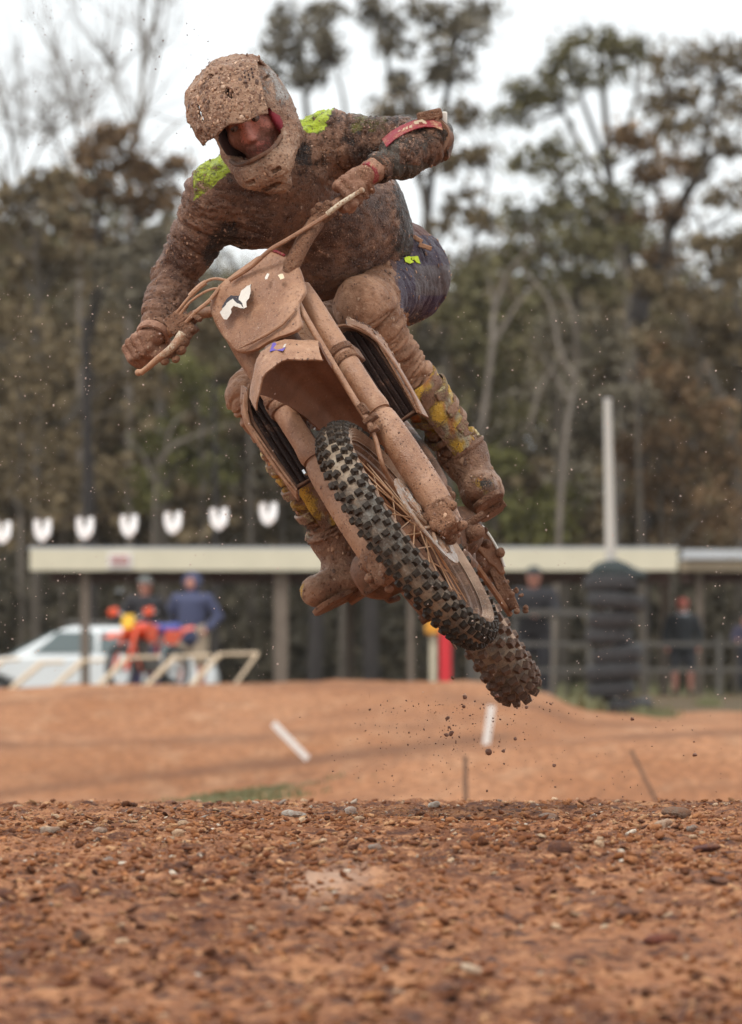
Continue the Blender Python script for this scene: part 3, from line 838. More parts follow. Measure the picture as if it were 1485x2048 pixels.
tree('eucalypt with a black burnt trunk and forked limbs at right', 118, [([(1290, 1400), (1288, 900), (1284, 640), (1262, 520), (1212, 330), (1160, 180)], 12), ([(1284, 640), (1340, 470), (1385, 380), (1440, 300)], 9), ([(1280, 640), (1278, 560)], 22)],
     [(1290, 350, 42), (1335, 330, 36), (1275, 430, 42), (1320, 520, 34), (1355, 420, 34), (1285, 290, 30), (1245, 270, 26)], 'rust', 'bark_dark', seed=7, dens=1.8)
tree('leaning eucalypt along the right edge with long bare limbs', 114, [([(1520, 1400), (1490, 700), (1430, 520), (1395, 420)], 10), ([(1480, 700), (1385, 560), (1320, 470)], 7)],
     [(1455, 400, 44), (1485, 480, 44), (1400, 480, 28), (1465, 560, 42), (1410, 610, 40), (1350, 590, 38), (1485, 640, 50), (1300, 560, 30)], 'brown', seed=8, dens=1.2)
# --- left group
tree('bare dead tree with a forked top in the upper left', 122, [([(262, 1400), (258, 700), (262, 330), (280, 200), (284, 80), (280, -20)], 8), ([(282, 100), (312, 30), (330, -20)], 4), ([(266, 300), (300, 180), (326, 70)], 5), ([(262, 350), (330, 270), (365, 235)], 4), ([(270, 260), (240, 190), (225, 130)], 3), ([(284, 150), (300, 110)], 3)],
     [], 'grey', 'bark_pale', seed=9, name='dead_tree')
tree('slender bare dead tree at the far left', 125, [([(160, 1400), (160, 600), (158, 320), (148, 230), (132, 150), (110, 100)], 6), ([(158, 330), (180, 240), (190, 180)], 3), ([(150, 240), (160, 170)], 3), ([(160, 380), (120, 300), (100, 260)], 3), ([(160, 350), (215, 300)], 3)],
     [], 'grey', 'bark_pale', seed=10, name='dead_tree')
tree('bare sapling at the left frame edge', 121, [([(40, 1400), (42, 500), (34, 330), (20, 260), (0, 200)], 5), ([(40, 380), (78, 300), (88, 240)], 3), ([(36, 340), (50, 270)], 2), ([(40, 420), (10, 360)], 3)], [], 'grey', 'bark_pale', seed=11, name='dead_tree')
tree('brown round-crowned eucalypt behind the right shoulder', 118, [([(185, 1400), (178, 900), (190, 600), (200, 400)], 15), ([(190, 620), (270, 450)], 6)],
     [(200, 275, 40), (240, 270, 34), (170, 310, 36), (215, 330, 52), (265, 320, 40), (165, 380, 52), (225, 395, 50), (305, 345, 34), (340, 330, 26), (290, 400, 36), (180, 460, 60), (330, 390, 30)], 'rust', 'bark_dark', seed=12, dens=2.1, size=0.17)
tree('wide brown eucalypt at the left edge of the wood', 116, [([(70, 1400), (76, 900), (80, 600), (70, 450)], 12)],
     [(20, 400, 42), (75, 385, 44), (120, 365, 34), (40, 450, 60), (110, 450, 60), (60, 530, 80), (140, 530, 70), (20, 600, 80)], 'brown', seed=13, dens=1.7, size=0.2)
tree('grey-brown eucalypt between the arm and the dead trees', 115, [([(330, 1400), (322, 900), (318, 650), (310, 480)], 11)],
     [(320, 470, 40), (280, 520, 50), (340, 540, 40), (300, 600, 60), (250, 600, 55), (350, 620, 40), (395, 560, 26), (230, 520, 34)], 'grey', seed=14, dens=2.1, size=0.17)
tree('eucalypt seen between the jersey and the handlebar', 119, [([(505, 1400), (500, 800), (490, 560)], 9)], [(480, 600, 50), (440, 640, 50), (520, 640, 40), (400, 680, 50), (560, 560, 40), (420, 450, 22)], 'brown', seed=15, dens=1.8)
# --- understorey
bl = [('olive bush glowing green at the left behind the flags', 112, [(400, 830, 90), (330, 900, 90), (420, 930, 80), (280, 980, 70), (380, 760, 60)], 'green'),
      ('dark scrub at the far left under the flags', 112, [(40, 760, 120), (120, 860, 110), (20, 930, 110), (100, 1010, 100), (160, 720, 90), (210, 960, 80), (220, 820, 80), (30, 660, 80), (290, 740, 70)], 'brown'),
      ('greenish bush low behind the left boot', 111, [(980, 1010, 62), (1050, 1040, 62), (1120, 1010, 55), (1000, 920, 50), (1100, 1070, 50), (930, 1040, 60)], 'green'),
      ('tall scrubby bush behind the brown trouser leg', 113, [(950, 690, 70), (960, 800, 80), (1030, 850, 80), (900, 620, 50), (1020, 720, 70), (1060, 640, 60), (940, 560, 34), (980, 620, 34)], 'olive'),
      ('greyish scrub in the middle right above the shed', 112, [(1130, 760, 90), (1110, 880, 90), (1180, 840, 80), (1120, 660, 60), (1200, 700, 70), (1180, 960, 80), (1240, 800, 60)], 'grey'),
      ('rust-tinted scrub right of the lamp pole', 113, [(1340, 740, 80), (1320, 860, 90), (1420, 820, 90), (1300, 990, 90), (1400, 960, 100), (1475, 900, 90), (1470, 1030, 80), (1370, 1050, 80), (1260, 900, 50)], 'rust'),
      ('brown scrub at the right edge under the leaning eucalypt', 114, [(1400, 690, 60), (1470, 740, 70), (1440, 650, 50), (1290, 690, 40), (1490, 700, 60)], 'brown'),
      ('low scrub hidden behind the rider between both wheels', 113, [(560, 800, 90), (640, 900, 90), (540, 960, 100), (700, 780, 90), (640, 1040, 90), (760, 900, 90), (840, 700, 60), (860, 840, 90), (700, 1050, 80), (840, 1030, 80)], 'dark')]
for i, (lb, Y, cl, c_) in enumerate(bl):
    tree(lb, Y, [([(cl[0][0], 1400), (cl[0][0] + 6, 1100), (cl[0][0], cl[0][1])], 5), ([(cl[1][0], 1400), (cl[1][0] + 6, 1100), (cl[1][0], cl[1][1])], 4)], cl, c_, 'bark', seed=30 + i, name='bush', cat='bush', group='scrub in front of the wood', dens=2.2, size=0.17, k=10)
# dark stems close behind the sheds
for i, (x0, x1, yt, r, bk, lb) in enumerate([(628, 640, 700, 17, 'bark_dark', 'dark tree trunk behind the shed, left of the boot sole'), (742, 735, 700, 18, 'bark_dark', 'dark tree trunk behind the shed beneath the front wheel'), (180, 172, 640, 20, 'bark_dark', 'thick dark trunk above the left shed post'),
                                        (985, 1000, 560, 8, 'bark_pale', 'pale bare forked trunk beyond the yellow boot'), (690, 684, 800, 14, 'bark', 'brown trunk between two darker trunks behind the shed'), (430, 428, 760, 10, 'bark_dark', 'narrow dark trunk behind the blue-jacketed person'),
                                        (1290, 1270, 700, 10, 'bark', 'thin trunk seen through the right shed'), (1105, 1120, 760, 8, 'bark', 'thin trunk above the black-clothed watcher')]):
    st = [([(x0, 1400), ((x0 + x1) / 2 + 3, 1100), (x1, yt)], r)]
    if bk == 'bark_pale': st = [([(x0 - 20, 860), (985, 700), (990, 620), (1020, 540), (1075, 480)], 7), ([(x0 - 20, 1400), (960, 1100), (962, 840)], 9), ([(986, 690), (1035, 610), (1080, 560)], 5), ([(990, 620), (975, 540)], 4)]
    tree(lb, 108.5 + 0.3 * i, st, [], bark=bk, seed=50 + i, name='tree_trunk', cat='tree trunk', group='bare stems behind the sheds')
tree('pale bare limbs slanting through the scrub at centre right', 107, [([(1150, 760), (1120, 700), (1100, 600), (1040, 520)], 5), ([(1100, 1400), (1130, 900), (1152, 770), (1150, 640), (1120, 560)], 6), ([(1140, 800), (1090, 720), (1050, 680)], 4), ([(1060, 860), (1080, 780), (1140, 690)], 4)], [], bark='bark_pale', seed=70, name='tree_trunk', cat='tree trunk', group='bare stems behind the sheds')
tree('pale twiggy bush skeleton at the left, above the flags', 107, [([(300, 1400), (310, 1000), (330, 910), (420, 860), (470, 850)], 4), ([(316, 930), (360, 880), (400, 900)], 3), ([(305, 960), (280, 900), (240, 870)], 3), ([(330, 910), (345, 850), (380, 820)], 3)], [], bark='bark_pale', seed=71, name='tree_trunk', cat='tree trunk', group='bare stems behind the sheds')
# the rest of the wood reads as one mass
rg = np.random.default_rng(78)
for cname, k0 in (('brown', 0), ('olive', 1), ('grey', 2)):
    cl = []
    for i in range(230):
        px_ = rg.uniform(-500, 2000)
        top = np.interp(px_, [-500, 0, 90, 200, 350, 420, 560, 840, 900, 1000, 1060, 1240, 1330, 1400, 1485, 2000], [430, 425, 400, 340, 400, 500, 560, 560, 500, 470, 400, 380, 470, 520, 440, 400])
        py_ = top + 20 + abs(rg.normal(0, 170)); Y = rg.uniform(134, 146); cl.append((B(px_, py_, Y), rg.uniform(0.35, 0.85)))
    V, F, C = leaves(rg, cl, 2.0, 0.19, cname, 0.3)
    o = mesh_obj('middle_wood', V, F, M['leaf'], None, False); set_col(o.data, C); tag(o, kind='stuff')
rg = np.random.default_rng(77)
cl = []
for i in range(1400):
    px_ = rg.uniform(-700, 2200)
    top = np.interp(px_, [-700, 0, 130, 400, 560, 900, 1000, 1150, 1300, 1485, 2200], [500, 500, 540, 600, 600, 600, 600, 600, 620, 640, 560])
    py_ = rg.uniform(top, 1120) if i % 4 else rg.uniform(1080, 1400)
    Y = rg.uniform(150, 175); cl.append((B(px_, py_, Y), rg.uniform(0.8, 1.5)))
V, F, C = leaves(rg, cl, 1.3, 0.46, 'brown', 0.3)
o = mesh_obj('distant_wood', V, F, M['leaf'], None, False); set_col(o.data, C); tag(o, kind='stuff')
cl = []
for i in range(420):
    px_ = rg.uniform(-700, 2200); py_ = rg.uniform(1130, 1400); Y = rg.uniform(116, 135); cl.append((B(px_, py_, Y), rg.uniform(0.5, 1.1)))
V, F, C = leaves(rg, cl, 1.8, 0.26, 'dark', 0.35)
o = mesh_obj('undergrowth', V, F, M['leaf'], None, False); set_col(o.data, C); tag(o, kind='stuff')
cl = []
for i in range(620):                                       # the wood goes on to both sides of the view
    px_ = rg.uniform(-4200, -500) if i % 2 else rg.uniform(1950, 5600)
    Y = rg.uniform(150, 172); tp = 330 + 140 * math.sin(px_ * 0.004) + 80 * math.sin(px_ * 0.011); cl.append((B(px_, rg.uniform(tp, 1400), Y), rg.uniform(1.4, 2.4)))
V, F, C = leaves(rg, cl, 0.35, 0.95, 'brown', 0.3)
o = mesh_obj('outer_wood', V, F, M['leaf'], None, False); set_col(o.data, C); tag(o, kind='stuff')
# ------------------------------------------------------------------ white car behind the shed
M['car_white'] = plain('car_white', (0.74, 0.76, 0.76), 0.3, 0, 0.03, 2)
M['car_glass'] = plain('car_glass', (0.10, 0.13, 0.13), 0.08, 0, 0.05, 2, 0, 0.8)
M['rubber'] = plain('rubber', (0.02, 0.02, 0.02), 0.7)
def car(px, Y, label, roof_rack=True):
    x, y = XY(px, Y); z = gz(x, Y); t = thing('parked_car', label, 'car', (x, Y, z))
    fr = (np.array([x, Y, z]), np.array([-1.0, 0, 0]), np.array([0, 1.0, 0]), np.array([0, 0, 1.0]))   # forward = left in the picture
    body = [(-2.3, .32), (-2.33, .62), (-2.25, .86), (-1.9, .95), (-1.0, .98), (0.9, .98), (1.35, .93), (2.0, .80), (2.28, .66), (2.33, .42), (2.2, .28), (1.82, .27), (1.72, .50), (1.42, .62), (1.12, .50), (1.02, .25), (-1.0, .25), (-1.1, .50), (-1.4, .62), (-1.7, .50), (-1.8, .30)]
    mb = MB(fr); mb.plate([(a, 0, b_) for a, b_ in body], (0, 1, 0), 1.72); bo = mb.build('body', M['car_white'], t, space='world', bevel=0.07)
    R = []
    for z_, x0, x1, hw in ((0.97, -2.15, 1.15, 0.80), (1.20, -2.05, 0.72, 0.76), (1.40, -1.90, 0.34, 0.70), (1.46, -1.75, 0.15, 0.62)):
        R.append([(x0, -hw, z_), (x0 + .1, -hw - .02, z_), (x1 - .1, -hw - .02, z_), (x1, -hw + .05, z_), (x1, hw - .05, z_), (x1 - .1, hw + .02, z_), (x0 + .1, hw + .02, z_), (x0, hw, z_)])
    mb = MB(fr); mb.rings(R); mb.build('cabin', M['car_white'], t, space='world')
    mb = MB(fr); mb.plate([(1.14, -.68, 1.0), (1.14, .68, 1.0), (0.44, .60, 1.36), (0.44, -.60, 1.36)], (0.46, 0, 0.89), 0.07); mb.build('windscreen', M['car_glass'], t, space='world', smooth=False)
    for a, b_, c_, d in ((-0.25, 0.80, 0.38, -0.25), (-1.1, -0.33, -0.33, -1.1), (-2.0, -1.2, -1.2, -1.85)):
        mb = MB(fr); mb.plate([(a, -.81, 1.0), (b_, -.81, 1.0), (c_, -.72, 1.37), (d, -.72, 1.37)], (0, 1, 0.32), 0.05); mb.build('window', M['car_glass'], t, space='world', smooth=False)
    for wx in (1.42, -1.4):
        for wy in (-0.78, 0.78):
            mb = MB(fr); mb.revolve([(-.1, .12), (-.1, .29), (-.07, .32), (.07, .32), (.1, .29), (.1, .12)], (wx, wy, .32), (0, 1, 0), (1, 0, 0), 24); w = mb.build('wheel', M['rubber'], t, space='world')
            mb = MB(fr); mb.tube([(wx, wy - .09, .32), (wx, wy + .09, .32)], 0.19, 16); mb.build('rim', M['roof_tin'], w, space='world')
    for wy in (-0.62, 0.62):
        mb = MB(fr); mb.box((2.27, wy, .66), (0.05, .17, .07)); mb.build('headlight', M['roof_tin'], t, space='world', bevel=0.02)
    if roof_rack:
        mb = MB(fr); mb.box((-0.25, 0, 1.52), (0.5, 0.62, 0.035)); mb.build('roof_rack', M['rail'], t, space='world', bevel=0.02)
car(165, 103, 'white station wagon with a grey roof rack parked behind the start gates')

# ------------------------------------------------------------------ onlookers
M['skin_far'] = plain('skin_far', (0.50, 0.22, 0.16), 0.6, 0, 0.1, 8)
CM = {}
def cmat(nm, c):
    if nm not in CM: CM[nm] = plain(nm, c, 0.8, 0, 0.2, 8, 0.3)
    return CM[nm]
def onlooker(px, Y, top_py, label, coat, legs, hat, coat_len=0.46, bare=False, arms='down', face=0.0, hood=False, hatname='cap', foot_py=None, lean=0.0, extra=None, bulk=1.0):
    x, y = XY(px, Y); z = gz(x, Y) if foot_py is None else float(B(px, foot_py, Y)[2]); H = float(B(px, top_py, Y)[2]) - z
    s = H / 1.78
    t = thing('person', label, 'person', (x, Y, z))
    cf, sf = math.cos(face), math.sin(face)
    ax = (np.array([x, Y, z]), s * bulk * np.array([cf, sf, 0]), s * np.array([-sf, cf, 0]), s * np.array([0, 0, 1.0]))   # x, away, up
    L = lean
    hip, sh, hd = np.array([0, 0, .93]), np.array([0, -L, 1.42]), np.array([0, -L * 1.3 - 0.01, 1.64])
    A = []
    for k in (-1, 1):
        s0 = sh + [k * .18, 0, 0]
        if arms == 'down': e, w = s0 + [k * .07, .03, -.29], s0 + [k * .05, -.06, -.54]
        elif arms == 'clasp': e, w = s0 + [k * .07, -.08, -.28], np.array([k * .035, -L - .30, 1.12])
        elif arms == 'pockets': e, w = s0 + [k * .12, .05, -.27], s0 + [k * .03, -.12, -.46]
        else: e, w = s0 + [k * .10, -.16, -.22], np.array([-k * .10, -L - .23, 1.17])
        A.append((s0, e, w))
    Lg = [(hip + [k * .09, 0, 0], np.array([k * .11, -.02, .50]), np.array([k * .12, 0.02, .08])) for k in (-1, 1)]
    def head(P):
        d = s_ell(P, hd, (.074, .092, .112)); d = smin(d, s_ell(P, hd + [0, -.02, -.06], (.055, .065, .06)), .03)
        d = smin(d, s_cone(P, hd + [0, -.09, 0], hd + [0, -.105, -.03], .010, .015), .01)
        for k in (-1, 1):
            d = smin(d, s_ell(P, hd + [k * .075, 0, -.01], (.012, .02, .03)), .01); d = np.maximum(d, -s_ell(P, hd + [k * .03, -.095, .01], (.014, .012, .009)))
        return d
    def fb(P):
        d = smin(s_cone(P, hip + [0, 0, .05], sh + [0, 0, -.08], .12, .135), s_cone(P, sh + [-.1, 0, -.02], sh + [.1, 0, -.02], .07, .07), .05)
        d = smin(d, s_cone(P, sh, hd, .055, .05), .03); d = smin(d, head(P), .01)
        for (a, e, w) in A: d = smin(d, s_cone(P, a, e, .05, .038), .02); d = smin(d, s_cone(P, e, w, .038, .026), .02); d = smin(d, s_ell(P, w + (w - e) * .22, (.03, .035, .05)), .01)
        for (a, k_, f_) in Lg: d = smin(d, s_cone(P, a, k_, .085, .055), .03); d = smin(d, s_cone(P, k_, f_, .058, .038), .02); d = smin(d, s_cone(P, f_ + [0, .03, -.03], f_ + [0, -.15, -.04], .035, .035), .02)
        return d
    def fc(P):
        d = smin(s_cone(P, hip + [0, 0, .0 + .46 - coat_len], sh + [0, 0, -.08], .165, .165), s_cone(P, sh + [-.13, 0, -.03], sh + [.13, 0, -.03], .085, .085), .05)
        for (a, e, w) in A: d = smin(d, s_cone(P, a, e, .075, .062), .03); d = smin(d, s_cone(P, e, w - (w - e) * .08, .06, .045), .02)
        if hood: d = smin(d, np.maximum(s_ell(P, hd + [0, .02, .01], (.115, .13, .145)), -s_ell(P, hd + [0, -.13, -.01], (.075, .11, .095))), .03)
        return d + .008 * fbm(P, 12, 3, 2)
    def fl(P):
        d = s_cone(P, hip + [-.05, 0, .02], hip + [.05, 0, .02], .15, .15)
        for (a, k_, f_) in Lg:
            d = smin(d, s_cone(P, a, k_, .11, .085), .03)
            if not bare: d = smin(d, s_cone(P, k_, f_, .085, .065), .02)
        return np.maximum(d, (.44 - P[:, 2]) if bare else (.07 - P[:, 2])) + .006 * fbm(P, 14, 5, 2)
    def fs1(P): return np.maximum(s_cone(P, Lg[0][2] + [0, .05, -.025], Lg[0][2] + [0, -.17, -.035], .05, .045), -P[:, 2] + 0.002)
    def fs2(P): return np.maximum(s_cone(P, Lg[1][2] + [0, .05, -.025], Lg[1][2] + [0, -.17, -.035], .05, .045), -P[:, 2] + 0.002)
    def fh(P):
        d = np.maximum(s_ell(P, hd + [0, .01, .03], (.098, .115, .115)), hd[2] + .03 - P[:, 2])
        if hatname == 'cap': d = smin(d, s_box(P, hd + [0, -.13, .035], (.07, .07, .008), .006), .01)
        elif hatname == 'hat': d = smin(d, s_ell(P, hd + [0, .0, .035], (.17, .18, .014)), .01)
        return d
    for nm, fn_, hh_, mt in (('body', fb, .024, M['skin_far']), ('jacket', fc, .026, coat), ('shorts' if bare else 'trousers', fl, .026, legs), ('shoe', fs1, .02, cmat('shoe', (0.05, 0.04, 0.035))), ('shoe', fs2, .02, cmat('shoe', (0.05, 0.04, 0.035))), (hatname, fh, .018, hat)):
        if nm == hatname and hood: continue
        v, f = surface(fn_, (-.48, -.55, -.03), (.48, .35, 1.86), hh_)
        o_, X_, Y_, Z_ = ax
        w_ = v[:, :1] * X_ + v[:, 1:2] * Y_ + v[:, 2:3] * Z_
        mesh_obj(nm, w_, f, mt, t, True, 180)
    if extra: extra(t, ax, hd, sh)
    return t
onlooker(290, 86, 1152, 'person in dark clothes and grey cap standing right behind the orange bike', cmat('black_cloth', (0.02, 0.018, 0.022)), cmat('purple_cloth', (0.045, 0.035, 0.10)), cmat('grey_cap', (0.13, 0.13, 0.12)), arms='pockets', face=0.4, bulk=1.2)
onlooker(384, 87.5, 1146, 'person in a hooded blue jacket and khaki shorts beside the orange bike', cmat('blue_cloth', (0.055, 0.062, 0.125)), cmat('khaki', (0.36, 0.28, 0.20)), cmat('grey_cap', (0.1, 0.1, 0.1)), coat_len=0.52, bare=True, arms='pockets', face=-0.35, hood=True, bulk=1.28)
onlooker(1068, 89, 1133, 'black-clothed person leaning on the rail with both hands clasped', cmat('black_cloth', (0, 0, 0)), cmat('black_cloth', (0, 0, 0)), cmat('dark_cap', (0.03, 0.035, 0.035)), arms='clasp', lean=0.1, bulk=1.25)
def scarf(t, ax, hd, sh):
    mb = MB(ax); mb.tube([sh + [0, 0, .03], sh + [0, -.01, .11]], [.10, .085], 12); mb.build('scarf', cmat('pale_scarf', (0.45, 0.48, 0.52)), t, space='world')
onlooker(1366, 91.5, 1197, 'person in black jacket, reddish cap and pale scarf with bare legs, right of the tyres', cmat('black_cloth2', (0.018, 0.02, 0.024)), cmat('dark_shorts', (0.03, 0.03, 0.035)), cmat('red_cap', (0.42, 0.10, 0.07)), coat_len=0.52, bare=True, arms='down', extra=scarf, bulk=1.25)
onlooker(1492, 90, 1225, 'dark-clothed person half cut off by the right frame edge', cmat('purple_dark', (0.03, 0.025, 0.05)), cmat('black_cloth', (0, 0, 0)), cmat('dark_cap', (0.03, 0.035, 0.035)), arms='cross')

# ------------------------------------------------------------------ posts beyond the rear wheel
M['post_red'] = plain('post_red', (0.62, 0.02, 0.03), 0.5, 0, 0.08, 6)
M['post_yellow'] = plain('post_yellow', (0.75, 0.33, 0.03), 0.5, 0, 0.08, 6)
t = thing('marshal_post', 'bright red marker post standing behind the rear wheel', 'post', B(891, 1400, 84))
mb = MB(); wb(mb, 880, 903, 1262, 1400, 84, 84.16); mb.build('post', M['post_red'], t, space='world', bevel=0.01)
mb = MB(); wb(mb, 878, 905, 1256, 1262, 83.99, 84.17); mb.build('post_cap', M['post_red'], t, space='world', bevel=0.01)
t = thing('sign_post', 'pale post carrying a small yellow box left of the red marker post', 'post', B(866, 1400, 85))
mb = MB(); wb(mb, 860, 873, 1266, 1400, 85, 85.09); mb.build('post', M['cream_paint'], t, space='world', bevel=0.008)
mb = MB(); wb(mb, 852, 882, 1238, 1268, 84.9, 85.2); mb.build('box', M['post_yellow'], t, space='world', bevel=0.02)
t = thing('fence_post', 'grey wooden post right of the red marker post', 'post', B(944, 1400, 86))
mb = MB(); wb(mb, 936, 950, 1280, 1400, 86, 86.1); mb.build('post', M['rail'], t, space='world', bevel=0.01); mb = MB(); wb(mb, 934, 952, 1274, 1280, 85.98, 86.12); mb.build('post_cap', M['rail'], t, space='world')

# ------------------------------------------------------------------ parked orange motocross bike
M['orange'] = plain('orange', (0.80, 0.10, 0.03), 0.4, 0, 0.08, 6)
M['yellow_plate'] = plain('yellow_plate', (0.85, 0.50, 0.03), 0.4, 0, 0.05, 6)
M['blue_plastic'] = plain('blue_plastic', (0.03, 0.05, 0.35), 0.4, 0, 0.08, 6)
yaw = math.radians(58)
o0 = B(240, 1386, 84); fw_ = np.array([-math.cos(yaw), -math.sin(yaw), 0]); lf_ = np.array([math.sin(yaw), -math.cos(yaw), 0]); up_ = np.array([0, 0, 1.0])
fr = (o0 + up_ * 0.34, lf_, up_, fw_)
pb = thing('dirt_bike', 'orange motocross bike with a yellow number plate parked beside the blue jacket', 'motorcycle', o0)
for fz, nm in ((0, 'front_wheel'), (-1.40, 'rear_wheel')):
    mb = MB(fr); mb.revolve([(-.03, .25), (-.045, .30), (-.03, .335), (.03, .335), (.045, .30), (.03, .25)], (0, 0, fz), (1, 0, 0), (0, 1, 0), 32, closed=True); w = mb.build(nm, M['rubber'], pb, space='world')
    mb = MB(fr); mb.revolve([(-.02, .245), (.02, .245), (.02, .232), (-.02, .232)], (0, 0, fz), (1, 0, 0), (0, 1, 0), 32, closed=True)
    for i in range(12):
        a = i * math.pi / 6; mb.tube([(0, 0, fz), (0, .235 * math.cos(a), fz + .235 * math.sin(a))], .004, 4)
    mb.tube([(-.07, 0, fz), (.07, 0, fz)], .03, 10); mb.build('rim', M['roof_tin'], w, space='world')
for s in (1, -1):
    mb = MB(fr); mb.tube([(s * .1, -.02, 0), (s * .1, .40, -.19), (s * .1, .62, -.29)], [.034, .03, .026], 10); mb.build('fork_leg', M['orange'], pb, space='world')
    mb = MB(fr); mb.box((s * .30, .80, -.27), (.075, .055, .03), ax=((1, .2, 0), (-.2, 1, 0), (0, 0, 1))); mb.build('hand_guard', M['orange'], pb, space='world', bevel=.02)
    mb = MB(fr); mb.plate([(s * .16, .66, -.42), (s * .2, .62, -.36), (s * .2, .38, -.40), (s * .13, .40, -.66), (s * .12, .60, -.82)], (1, 0, .1), .02); mb.build('shroud', M['orange'], pb, space='world', bevel=.006)
    mb = MB(fr); mb.plate([(s * .14, .56, -.95), (s * .14, .36, -.90), (s * .13, .34, -1.2), (s * .1, .56, -1.5)], (1, 0, 0), .02); mb.build('side_panel', M['orange'], pb, space='world', bevel=.006)
mb = MB(fr); mb.tube([(-.38, .80, -.36), (-.2, .78, -.33), (-.08, .70, -.31), (.08, .70, -.31), (.2, .78, -.33), (.38, .80, -.36)], .013, 8); mb.build('handlebar', M['roof_tin'], pb, space='world')
mb = MB(fr); mb.plate([(-.09, .76, -.22), (.09, .76, -.22), (.11, .66, -.2), (.08, .56, -.18), (-.08, .56, -.18), (-.11, .66, -.2)], (0, .2, 1), .02); mb.build('number_plate', M['yellow_plate'], pb, space='world', bevel=.006)
mb = MB(fr); mb.sheet([[(t_ * hw, k_ - .03 * t_ * t_, f_) for t_ in (-1, -.5, 0, .5, 1)] for f_, k_, hw in ((-.30, .40, .05), (-.05, .50, .08), (.15, .50, .10), (.38, .44, .09))], .01); mb.build('front_fender', M['orange'], pb, space='world')
mb = MB(fr); mb.sheet([[(t_ * hw, k_ - .03 * t_ * t_, f_) for t_ in (-1, -.5, 0, .5, 1)] for f_, k_, hw in ((-1.15, .50, .09), (-1.4, .56, .09), (-1.8, .62, .07))], .01); mb.build('rear_fender', M['orange'], pb, space='world')
mb = MB(fr); mb.tube([(0, .60, -.55), (0, .57, -.8), (0, .56, -1.1), (0, .60, -1.45)], [.06, .075, .08, .06], 10); mb.build('seat', M['blue_plastic'], pb, space='world')
mb = MB(fr); mb.tube([(0, .52, -.36), (0, .54, -.5), (0, .52, -.68)], [.06, .12, .1], 12); mb.build('fuel_tank', M['orange'], pb, space='world')
mb = MB(fr); mb.box((0, .08, -.68), (.11, .13, .17)); mb.box((0, .30, -.58), (.08, .12, .08)); mb.build('engine', M['rail'], pb, space='world', bevel=.03)
mb = MB(fr); mb.tube([(0, .55, -.32), (0, .2, -.4), (0, -.05, -.55), (0, -.05, -.85), (0, .3, -.95), (0, .5, -.85), (0, .58, -.35)], .02, 8); mb.build('frame', M['orange'], pb, space='world')
mb = MB(fr)
for s in (1, -1): mb.tube([(s * .08, .06, -.88), (s * .08, 0, -1.42)], .022, 8)
mb.build('swingarm', M['roof_tin'], pb, space='world')
mb = MB(fr); mb.tube([(-.1, .2, -.5), (-.14, .3, -.9), (-.13, .42, -1.2), (-.13, .48, -1.5)], [.02, .02, .045, .04], 10); mb.build('exhaust', M['roof_tin'], pb, space='world')
# ------------------------------------------------------------------ the crest of the jump in the foreground
yk = [0, 3, 5, 7, 8, 9, 10, 11, 12, 13, 14, 15.5, 17, 18.2, 19.2, 20.2, 21.5, 24]
zk = [-1.45, -1.0, -.76, -.585, -.50, -.428, -.365, -.31, -.27, -.238, -.217, -.203, -.198, -.2015, -.2135, -.27, -.5, -1.15]
def crest_z(x, y):
    x = np.asarray(x, float); y = np.asarray(y, float)
    yy = np.clip(y, 0, 24); i = np.clip(np.searchsorted(yk, yy) - 1, 0, len(yk) - 2)
    Y = np.array(yk); Z = np.array(zk); S = np.gradient(Z, Y)
    h = Y[i + 1] - Y[i]; t = (yy - Y[i]) / h
    z = (2 * t ** 3 - 3 * t ** 2 + 1) * Z[i] + (t ** 3 - 2 * t ** 2 + t) * h * S[i] + (-2 * t ** 3 + 3 * t ** 2) * Z[i + 1] + (t ** 3 - t ** 2) * h * S[i + 1]
    P = np.stack([x.ravel(), y.ravel(), np.zeros(x.size)], 1)
    n = 0.016 * fbm(P, 0.9, 3, 3) + 0.012 * fbm(P, 5.5, 5, 3)
    lump = np.maximum(fbm(P, 17, 9, 4, 0.6), -0.15)
    n = n + 0.024 * lump + 0.014 * np.maximum(fbm(P, 9, 19, 3, 0.6), -0.1) + 0.009 * np.maximum(fbm(P, 55, 4, 3, 0.6), -0.1)
    tilt = 0.006 * x / 1.0
    return CAMZ + z + n.reshape(x.shape) * np.interp(y, [0, 6, 9, 20, 24], [1, 1, 1, 0.9, 2]) + tilt
